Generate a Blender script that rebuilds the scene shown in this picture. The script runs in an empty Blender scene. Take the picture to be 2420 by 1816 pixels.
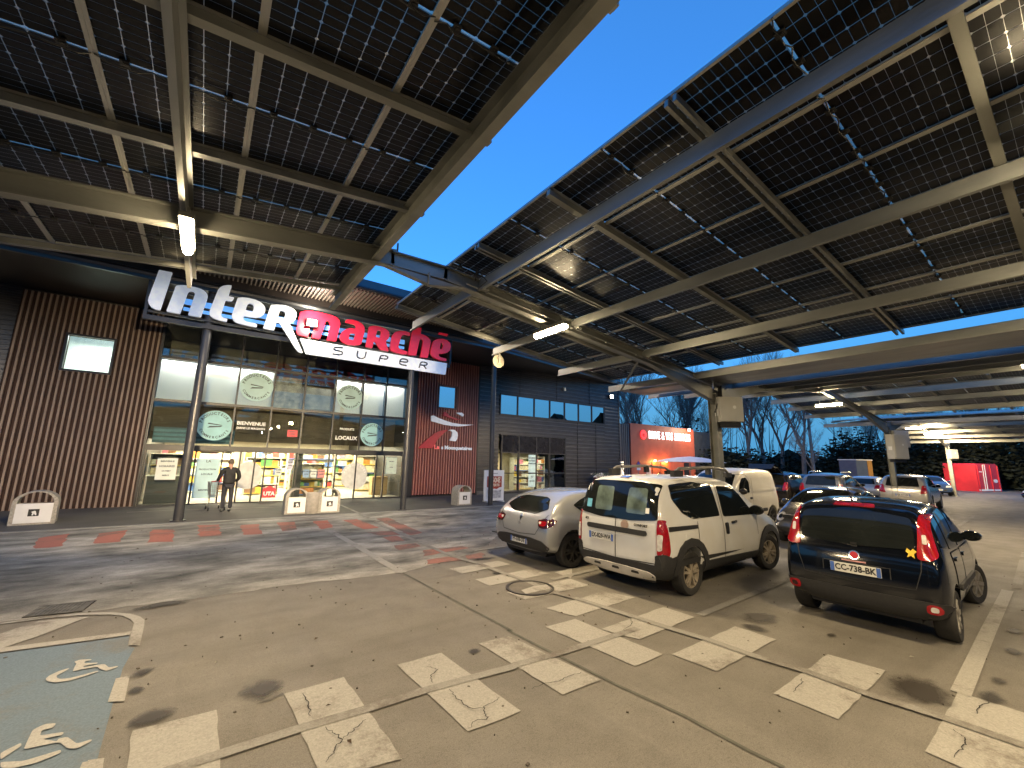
import bpy, bmesh, math, random
from mathutils import Vector, Matrix, geometry
from mathutils.bvhtree import BVHTree
random.seed(7)
SC = bpy.context.scene
COL = SC.collection
R = math.radians

# ---------------------------------------------------------------- camera
cam_d = bpy.data.cameras.new('camera')
cam = bpy.data.objects.new('camera', cam_d)
COL.objects.link(cam)
cam_d.sensor_width = 36.0
cam_d.lens = 36.0 * 993.0 / 2420.0
cam_d.clip_start = 0.05
cam_d.clip_end = 600.0
def _cam():
    yaw, pit, rol = R(35.81), R(10.26), R(1.22)
    f = Vector((math.sin(yaw)*math.cos(pit), math.cos(yaw)*math.cos(pit), math.sin(pit)))
    r = Vector((math.cos(yaw), -math.sin(yaw), 0))
    u = r.cross(f)
    r2 = r*math.cos(rol) + u*math.sin(rol)
    u2 = u*math.cos(rol) - r*math.sin(rol)
    m = Matrix((r2, u2, -f)).transposed().to_4x4()
    m.translation = Vector((0, 0, 1.95))
    return m
cam.matrix_world = _cam()
SC.camera = cam

# ---------------------------------------------------------------- sky (dusk), exposure
world = bpy.data.worlds.new('World')
SC.world = world
world.use_nodes = True
_nt = world.node_tree
_bg = _nt.nodes['Background']
_sky = _nt.nodes.new('ShaderNodeTexSky')
_sky.sky_type = 'NISHITA'
_sky.sun_disc = False
_sky.sun_elevation = R(1.0)
_sky.sun_rotation = R(200)
_sky.ozone_density = 5.0
_sky.dust_density = 0.0
_bg.inputs['Strength'].default_value = 2.0
_tc = _nt.nodes.new('ShaderNodeTexCoord'); _sx = _nt.nodes.new('ShaderNodeSeparateXYZ'); _nt.links.new(_tc.outputs['Generated'], _sx.inputs[0])
_rp = _nt.nodes.new('ShaderNodeMapRange'); _rp.interpolation_type = 'SMOOTHSTEP'; _rp.inputs['From Min'].default_value = 0.0; _rp.inputs['From Max'].default_value = 0.42
_rp.inputs['To Min'].default_value = 1.0; _rp.inputs['To Max'].default_value = 0.30
_nt.links.new(_sx.outputs['Z'], _rp.inputs['Value'])
_mx = _nt.nodes.new('ShaderNodeMix'); _mx.data_type = 'RGBA'          # twilight: the low sky stays a dusky blue
_mx.inputs['B'].default_value = (0.040, 0.182, 0.345, 1)
_nt.links.new(_rp.outputs[0], _mx.inputs['Factor']); _nt.links.new(_sky.outputs[0], _mx.inputs['A'])
_nt.links.new(_mx.outputs['Result'], _bg.inputs[0])
SC.view_settings.view_transform = 'Standard'
SC.view_settings.look = 'None'
SC.view_settings.exposure = 0.0
SC.view_settings.gamma = 1.0
SC.view_settings.use_curve_mapping = False
try:
    SC.cycles.use_denoising = True
    SC.cycles.denoiser = 'OPENIMAGEDENOISE'
    SC.cycles.denoising_input_passes = 'RGB_ALBEDO_NORMAL'
    SC.cycles.denoising_prefilter = 'ACCURATE'
    SC.cycles.max_bounces = 8
    SC.cycles.transparent_max_bounces = 16
    SC.cycles.sample_clamp_indirect = 4.0
    SC.cycles.caustics_reflective = False
    SC.cycles.caustics_refractive = False
except Exception:
    pass
WARM = (1.0, 0.76, 0.43)

# ---------------------------------------------------------------- materials
MATS = {}
def mat(name, col, rough=0.6, metal=0.0, var=0.12, scale=6.0, bump=0.0, bscale=40.0, spec=0.5, emit=None, es=0.0, coat=0.0, col2=None, stretch=None):
    if name in MATS: return MATS[name]
    m = bpy.data.materials.new(name); m.use_nodes = True
    nt = m.node_tree; b = nt.nodes['Principled BSDF']
    tc = nt.nodes.new('ShaderNodeTexCoord')
    src = tc.outputs['Object']
    if stretch:
        mp = nt.nodes.new('ShaderNodeMapping'); mp.inputs['Scale'].default_value = stretch
        nt.links.new(src, mp.inputs[0]); src = mp.outputs[0]
    n = nt.nodes.new('ShaderNodeTexNoise'); n.inputs['Scale'].default_value = scale; n.inputs['Detail'].default_value = 5
    nt.links.new(src, n.inputs['Vector'])
    mx = nt.nodes.new('ShaderNodeMix'); mx.data_type = 'RGBA'
    c2 = col2 if col2 else tuple(min(1, c*(1+var)) for c in col)
    c1 = col if col2 else tuple(c*(1-var) for c in col)
    mx.inputs['A'].default_value = (*c1, 1); mx.inputs['B'].default_value = (*c2, 1)
    rp = nt.nodes.new('ShaderNodeMapRange'); rp.inputs['From Min'].default_value = 0.3; rp.inputs['From Max'].default_value = 0.7
    nt.links.new(n.outputs['Fac'], rp.inputs['Value']); nt.links.new(rp.outputs[0], mx.inputs['Factor'])
    nt.links.new(mx.outputs['Result'], b.inputs['Base Color'])
    b.inputs['Roughness'].default_value = rough; b.inputs['Metallic'].default_value = metal
    b.inputs['Specular IOR Level'].default_value = spec
    if coat: b.inputs['Coat Weight'].default_value = coat; b.inputs['Coat Roughness'].default_value = 0.04
    if bump:
        n2 = nt.nodes.new('ShaderNodeTexNoise'); n2.inputs['Scale'].default_value = bscale; n2.inputs['Detail'].default_value = 6
        nt.links.new(src, n2.inputs['Vector'])
        bp = nt.nodes.new('ShaderNodeBump'); bp.inputs['Strength'].default_value = bump; bp.inputs['Distance'].default_value = 0.02
        nt.links.new(n2.outputs['Fac'], bp.inputs['Height']); nt.links.new(bp.outputs[0], b.inputs['Normal'])
    if emit:
        b.inputs['Emission Color'].default_value = (*emit, 1); b.inputs['Emission Strength'].default_value = es
    MATS[name] = m
    return m

def glass_mat(name, tint=(0.9, 0.95, 0.93), refl=1.0, rough=0.0, ior=1.45, minr=0.04):
    if name in MATS: return MATS[name]
    m = bpy.data.materials.new(name); m.use_nodes = True
    nt = m.node_tree; nt.nodes.clear()
    out = nt.nodes.new('ShaderNodeOutputMaterial')
    tr = nt.nodes.new('ShaderNodeBsdfTransparent'); tr.inputs[0].default_value = (*tint, 1)
    gl = nt.nodes.new('ShaderNodeBsdfGlossy'); gl.inputs['Roughness'].default_value = rough; gl.inputs[0].default_value = (0.95, 0.97, 1, 1)
    fr = nt.nodes.new('ShaderNodeFresnel'); fr.inputs[0].default_value = ior
    ma = nt.nodes.new('ShaderNodeMath'); ma.operation = 'MULTIPLY_ADD'
    n = nt.nodes.new('ShaderNodeTexNoise'); n.inputs['Scale'].default_value = 1.3
    bp = nt.nodes.new('ShaderNodeBump'); bp.inputs['Strength'].default_value = 0.02; bp.inputs['Distance'].default_value = 0.05
    tc = nt.nodes.new('ShaderNodeTexCoord'); nt.links.new(tc.outputs['Object'], n.inputs['Vector'])
    nt.links.new(n.outputs['Fac'], bp.inputs['Height']); nt.links.new(bp.outputs[0], gl.inputs['Normal'])
    ma.inputs[1].default_value = refl; ma.inputs[2].default_value = minr; ma.use_clamp = True
    mx = nt.nodes.new('ShaderNodeMixShader')
    nt.links.new(fr.outputs[0], ma.inputs[0]); nt.links.new(ma.outputs[0], mx.inputs[0])
    nt.links.new(tr.outputs[0], mx.inputs[1]); nt.links.new(gl.outputs[0], mx.inputs[2])
    nt.links.new(mx.outputs[0], out.inputs[0])
    MATS[name] = m
    return m

def paint_mat(name, col, wear=0.35, scale=9.0, dirt=(0.13, 0.11, 0.09)):
    """road paint: worn through to the asphalt in patches"""
    if name in MATS: return MATS[name]
    m = bpy.data.materials.new(name); m.use_nodes = True
    nt = m.node_tree; b = nt.nodes['Principled BSDF']
    tc = nt.nodes.new('ShaderNodeTexCoord')
    n = nt.nodes.new('ShaderNodeTexNoise'); n.inputs['Scale'].default_value = scale; n.inputs['Detail'].default_value = 12; n.inputs['Roughness'].default_value = 0.86
    n3 = nt.nodes.new('ShaderNodeTexNoise'); n3.inputs['Scale'].default_value = 1.1; n3.inputs['Detail'].default_value = 5
    v = nt.nodes.new('ShaderNodeTexNoise'); v.inputs['Scale'].default_value = 60; v.inputs['Detail'].default_value = 6; v.inputs['Roughness'].default_value = .8
    ad = nt.nodes.new('ShaderNodeMath'); ad.operation = 'ADD'
    rp = nt.nodes.new('ShaderNodeMapRange'); rp.inputs['From Min'].default_value = 1.0 + wear*0.45 - 0.22; rp.inputs['From Max'].default_value = 1.0 + wear*0.45 + 0.18 - wear*0.9 + 0.25
    nt.links.new(tc.outputs['Object'], n.inputs['Vector']); nt.links.new(tc.outputs['Object'], n3.inputs['Vector']); nt.links.new(tc.outputs['Object'], v.inputs['Vector'])
    nt.links.new(n.outputs['Fac'], ad.inputs[0]); nt.links.new(n3.outputs['Fac'], ad.inputs[1])
    rp.inputs['From Min'].default_value = 1.22 - wear*0.5; rp.inputs['From Max'].default_value = 1.42 - wear*0.5
    rp.inputs['To Max'].default_value = 0.85
    nt.links.new(ad.outputs[0], rp.inputs['Value'])
    mx = nt.nodes.new('ShaderNodeMix'); mx.data_type = 'RGBA'
    mx.inputs['A'].default_value = (*col, 1); mx.inputs['B'].default_value = (*dirt, 1)
    nt.links.new(rp.outputs[0], mx.inputs['Factor'])
    m2 = nt.nodes.new('ShaderNodeMix'); m2.data_type = 'RGBA'; m2.blend_type = 'MULTIPLY'
    r2 = nt.nodes.new('ShaderNodeMapRange'); r2.inputs['From Min'].default_value = 0.3; r2.inputs['From Max'].default_value = 0.7; r2.inputs['To Min'].default_value = 0.62; r2.inputs['To Max'].default_value = 1.14
    nt.links.new(v.outputs['Fac'], r2.inputs['Value'])
    m2.inputs['Factor'].default_value = 1.0
    nt.links.new(mx.outputs['Result'], m2.inputs['A']); nt.links.new(r2.outputs[0], m2.inputs['B'])
    nt.links.new(m2.outputs['Result'], b.inputs['Base Color'])
    b.inputs['Roughness'].default_value = 0.75
    MATS[name] = m
    return m

# ---------------------------------------------------------------- mesh helpers
class MB:
    def __init__(s): s.v = []; s.f = []; s.mi = []; s.cur = 0
    def add(s, vs, fs):
        b = len(s.v); s.v += [tuple(p) for p in vs]
        for f in fs: s.f.append(tuple(b+i for i in f)); s.mi.append(s.cur)
        return s
    def box(s, c, d, rz=0.0, m=None):
        hx, hy, hz = d[0]/2, d[1]/2, d[2]/2
        vs = [Vector((x, y, z)) for z in (-hz, hz) for y in (-hy, hy) for x in (-hx, hx)]
        if rz:
            q = Matrix.Rotation(rz, 3, 'Z'); vs = [q @ p for p in vs]
        if m: vs = [m @ p for p in vs]
        c = Vector(c)
        return s.add([p+c for p in vs], [(0, 2, 3, 1), (4, 5, 7, 6), (0, 1, 5, 4), (2, 6, 7, 3), (0, 4, 6, 2), (1, 3, 7, 5)])
    def b2(s, x0, x1, y0, y1, z0, z1): return s.box(((x0+x1)/2, (y0+y1)/2, (z0+z1)/2), (abs(x1-x0), abs(y1-y0), abs(z1-z0)))
    def bar(s, p, q, w, h, up=(0, 0, 1)):
        p, q = Vector(p), Vector(q); d = (q-p).normalized(); u = Vector(up); sd = d.cross(u).normalized(); u = sd.cross(d)
        vs = []
        for a in (p, q):
            for sx, sz in ((-1, -1), (1, -1), (1, 1), (-1, 1)): vs.append(a + sd*(sx*w/2) + u*(sz*h/2))
        return s.add(vs, [(0, 3, 2, 1), (4, 5, 6, 7), (0, 1, 5, 4), (1, 2, 6, 5), (2, 3, 7, 6), (3, 0, 4, 7)])
    def tube(s, pts, r, n=8, caps=True):
        pts = [Vector(p) for p in pts]; rs = r if isinstance(r, (list, tuple)) else [r]*len(pts)
        vs = []; fs = []
        d0 = (pts[1]-pts[0]).normalized(); up = Vector((0, 0, 1)) if abs(d0.z) < 0.9 else Vector((1, 0, 0))
        for i, p in enumerate(pts):
            d = (pts[min(i+1, len(pts)-1)] - pts[max(i-1, 0)]).normalized()
            a = d.cross(up)
            if a.length < 1e-4: a = d.cross(Vector((0, 1, 0)))
            a.normalize(); b = d.cross(a)
            for k in range(n):
                t = 2*math.pi*k/n; vs.append(p + a*(math.cos(t)*rs[i]) + b*(math.sin(t)*rs[i]))
        for i in range(len(pts)-1):
            for k in range(n):
                k2 = (k+1) % n; fs.append((i*n+k, i*n+k2, (i+1)*n+k2, (i+1)*n+k))
        if caps: fs.append(tuple(range(n))[::-1]); fs.append(tuple((len(pts)-1)*n+k for k in range(n)))
        return s.add(vs, fs)
    def lathe(s, prof, c=(0, 0, 0), n=20, m=None):
        """prof: (r, h) pairs about local z"""
        vs = []; fs = []; c = Vector(c)
        for r, h in prof:
            for k in range(n):
                t = 2*math.pi*k/n; p = Vector((r*math.cos(t), r*math.sin(t), h))
                vs.append((m @ p if m else p) + c)
        for i in range(len(prof)-1):
            for k in range(n):
                k2 = (k+1) % n; fs.append((i*n+k, i*n+k2, (i+1)*n+k2, (i+1)*n+k))
        return s.add(vs, fs)
    def prism(s, poly, holes, fn, depth):
        """poly in 2-D; fn(u, v, d) -> 3-D; front at d=0, back at d=depth"""
        loops = [poly]+list(holes)
        pts = []; edges = []
        for L in loops:
            b = len(pts); pts += [Vector(p) for p in L]
            edges += [(b+i, b+(i+1) % len(L)) for i in range(len(L))]
        r = geometry.delaunay_2d_cdt(pts, edges, [], 2 if not holes else 2, 1e-6)
        V2, E2, F2 = r[0], r[1], r[2]
        def inside(p, L):
            c = False
            for i in range(len(L)):
                (x1, y1), (x2, y2) = L[i][:2], L[i-1][:2]
                if (y1 > p[1]) != (y2 > p[1]) and p[0] < (x2-x1)*(p[1]-y1)/(y2-y1)+x1: c = not c
            return c
        tri = []
        for f in F2:
            cx = sum((V2[i] for i in f), Vector((0, 0)))/len(f)
            if inside(cx, poly) and not any(inside(cx, h) for h in holes): tri.append(tuple(f))
        vs = [fn(p[0], p[1], 0) for p in V2]; s.add(vs, tri)
        if depth:
            s.add([fn(p[0], p[1], depth) for p in V2], [t[::-1] for t in tri])
            for L in loops:
                n = len(L)
                s.add([fn(p[0], p[1], 0) for p in L]+[fn(p[0], p[1], depth) for p in L], [(i, (i+1) % n, n+(i+1) % n, n+i) for i in range(n)])
        return s
    def mesh(s, name, mats, off=(0, 0, 0), smooth=False, fix=True):
        me = bpy.data.meshes.new(name); o = Vector(off)
        me.from_pydata([tuple(Vector(p)-o) for p in s.v], [], s.f)
        for m in (mats if isinstance(mats, (list, tuple)) else [mats]): me.materials.append(m)
        if any(s.mi): me.polygons.foreach_set('material_index', s.mi)
        if fix:
            bm = bmesh.new(); bm.from_mesh(me); bmesh.ops.recalc_face_normals(bm, faces=bm.faces); bm.to_mesh(me); bm.free()
        if smooth:
            me.polygons.foreach_set('use_smooth', [True]*len(me.polygons))
            try: me.set_sharp_from_angle(angle=R(smooth if smooth is not True else 40))
            except Exception: pass
        return me
    def build(s, name, mats, parent=None, off=None, smooth=False, fix=True):
        if off is None: off = parent_loc(parent)
        return link(name, s.mesh(name, mats, off, smooth, fix), parent)

def parent_loc(p):
    o = Vector((0, 0, 0))
    while p is not None: o = o + Vector(p.location); p = p.parent
    return o
def link(name, data, parent=None, loc=None):
    o = bpy.data.objects.new(name, data); COL.objects.link(o)
    if parent is not None: o.parent = parent
    if loc is not None: o.location = loc
    return o
def tag(o, label=None, cat=None, group=None, kind=None):
    if label: o['label'] = label
    if cat: o['category'] = cat
    if group: o['group'] = group
    if kind: o['kind'] = kind
    return o
def empty(name, loc, label=None, cat=None, group=None, rz=0.0):
    o = bpy.data.objects.new(name, None); COL.objects.link(o); o.location = loc; o.rotation_euler = (0, 0, rz)
    o.empty_display_size = 0.2
    return tag(o, label, cat, group)
def copy_tree(o, parent=None):
    c = o.copy(); COL.objects.link(c)
    if parent is not None: c.parent = parent
    for ch in list(o.children): copy_tree(ch, c)
    return c
def area(parent, loc, sx, sy, power, col=WARM, rot=(0, 0, 0), spread=180):
    d = bpy.data.lights.new('lamp_light', 'AREA'); d.shape = 'RECTANGLE'; d.size = sx; d.size_y = sy; d.energy = power; d.color = col; d.spread = R(spread)
    o = bpy.data.objects.new('lamp_light', d); COL.objects.link(o); o.location = Vector(loc)-parent_loc(parent); o.rotation_euler = rot
    if parent is not None: o.parent = parent
    return o
def point(parent, loc, power, col=WARM, rad=0.1):
    d = bpy.data.lights.new('lamp_light', 'POINT'); d.energy = power; d.color = col; d.shadow_soft_size = rad
    o = bpy.data.objects.new('lamp_light', d); COL.objects.link(o); o.location = Vector(loc)-parent_loc(parent)
    if parent is not None: o.parent = parent
    return o
def text_mesh(txt, size, bold=0.0, depth=0.0, align='CENTER', sx=1.0):
    cu = bpy.data.curves.new('txt', 'FONT'); cu.body = txt; cu.size = size; cu.align_x = align; cu.align_y = 'CENTER'
    cu.offset = bold; cu.extrude = depth; cu.resolution_u = 2
    o = bpy.data.objects.new('txt', cu); COL.objects.link(o)
    dg = bpy.context.evaluated_depsgraph_get()
    me = bpy.data.meshes.new_from_object(o.evaluated_get(dg))
    bpy.data.objects.remove(o); bpy.data.curves.remove(cu)
    if sx != 1.0: me.transform(Matrix.Diagonal((sx, 1, 1, 1)))
    return me
def text_obj(name, txt, size, m, parent, loc, rot=(R(90), 0, 0), bold=0.0, depth=0.0, align='CENTER', sx=1.0, world=True):
    me = text_mesh(txt, size, bold, depth, align, sx); me.materials.clear(); me.materials.append(m); me.name = name
    l = Vector(loc) - (parent_loc(parent) if world else Vector((0, 0, 0)))
    o = link(name, me, parent, l); o.rotation_euler = rot
    return o
def chaikin(L, n=1, closed=True):
    for _ in range(n):
        o = []
        N = len(L)
        for i in range(N if closed else N-1):
            a, b = Vector(L[i]), Vector(L[(i+1) % N])
            o += [tuple(a*0.75+b*0.25), tuple(a*0.25+b*0.75)]
        L = o if closed else [L[0]]+o+[L[-1]]
    return L
def fillet(L, r):
    out = []; N = len(L)
    for i in range(N):
        p = Vector(L[i]); a = Vector(L[i-1])-p; b = Vector(L[(i+1) % N])-p
        la, lb = a.length, b.length
        if la < 1e-6 or lb < 1e-6: continue
        k = min(r, la*.42, lb*.42); A = p+a/la*k; B = p+b/lb*k
        for t in (0, .33, .67, 1):
            q = A*(1-t)**2 + p*2*t*(1-t) + B*t*t; out.append((q.x, q.y))
    return out
def strip(pts, w):
    """polyline -> list of quads of width w on the ground"""
    P = [Vector(p) for p in pts]; Lf = []; Rt = []
    for i, p in enumerate(P):
        d = (P[min(i+1, len(P)-1)] - P[max(i-1, 0)]); d.normalize(); n = Vector((-d.y, d.x))
        ww = w[i] if isinstance(w, (list, tuple)) else w
        Lf.append(p+n*ww/2); Rt.append(p-n*ww/2)
    return Lf, Rt

def stain_mat(name, col, dens=.85):
    m = bpy.data.materials.new(name); m.use_nodes = True
    nt = m.node_tree; b = nt.nodes['Principled BSDF']; out = nt.nodes['Material Output']; N = nt.nodes.new; Lk = nt.links.new
    tc = N('ShaderNodeTexCoord'); mp = N('ShaderNodeMapping'); mp.inputs['Location'].default_value = (-1, -1, 0); mp.inputs['Scale'].default_value = (2, 2, 0)
    ln = N('ShaderNodeVectorMath'); ln.operation = 'LENGTH'; n = N('ShaderNodeTexNoise'); n.inputs['Scale'].default_value = 4; n.inputs['Detail'].default_value = 10; n.inputs['Roughness'].default_value = .7
    ad = N('ShaderNodeMath'); ad.operation = 'MULTIPLY_ADD'; ad.inputs[1].default_value = 1.5; rp = N('ShaderNodeMapRange'); rp.interpolation_type = 'SMOOTHSTEP'
    rp.inputs['From Min'].default_value = 1.72; rp.inputs['From Max'].default_value = 1.05; rp.inputs['To Max'].default_value = dens
    Lk(tc.outputs['Generated'], mp.inputs[0]); Lk(mp.outputs[0], ln.inputs[0]); Lk(tc.outputs['Object'], n.inputs['Vector'])
    Lk(n.outputs['Fac'], ad.inputs[0]); Lk(ln.outputs['Value'], ad.inputs[2]); Lk(ad.outputs[0], rp.inputs['Value'])
    tr = N('ShaderNodeBsdfTransparent'); mx = N('ShaderNodeMixShader'); Lk(rp.outputs[0], mx.inputs[0]); Lk(tr.outputs[0], mx.inputs[1]); Lk(b.outputs[0], mx.inputs[2]); Lk(mx.outputs[0], out.inputs[0])
    b.inputs['Base Color'].default_value = (*col, 1); b.inputs['Roughness'].default_value = .5
    return m
# palette
M_galv = mat('galvanised_steel', (0.20, 0.205, 0.20), 0.40, 0.7, 0.2, 3.0, 0.10, 25, col2=(0.34, 0.345, 0.33), stretch=(1, .25, 1))
M_galv2 = mat('weathered_galvanised_steel', (0.155, 0.155, 0.140), 0.48, 0.55, 0.3, 2.2, 0.15, 25, col2=(0.27, 0.27, 0.245), stretch=(.35, 1, 1))
M_alu = mat('aluminium_frame', (0.40, 0.395, 0.37), 0.38, 0.7, 0.06, 8)
M_cell = mat('solar_cell', (0.0045, 0.0045, 0.006), 0.30, 0.0, 0.5, 3.0, spec=0.22)
M_black = mat('black_plastic', (0.012, 0.012, 0.013), 0.45, 0, 0.3, 20)
M_pane = glass_mat('solar_glass', (0.42, 0.235, 0.15), 0.7, 0.28, 1.4, 0.01)
M_gap = glass_mat('solar_gap_glass', (0.95, 0.62, 0.42), 0.5, 0.2, 1.4, 0.01)
M_dark = mat('anthracite_metal', (0.035, 0.036, 0.04), 0.45, 0.3, 0.15, 4)
M_dark2 = mat('anthracite_frame', (0.022, 0.022, 0.025), 0.4, 0.2, 0.15, 4)
M_white = mat('white_paint', (0.78, 0.78, 0.76), 0.5, 0, 0.04, 6)
M_lampglow = mat('lamp_glow', (1, 0.9, 0.7), 0.5, emit=(1.0, 0.80, 0.50), es=14.0)
M_tube = mat('lamp_tube', (1, 0.9, 0.7), 0.5, emit=(1.0, 0.79, 0.47), es=190.0)
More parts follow.
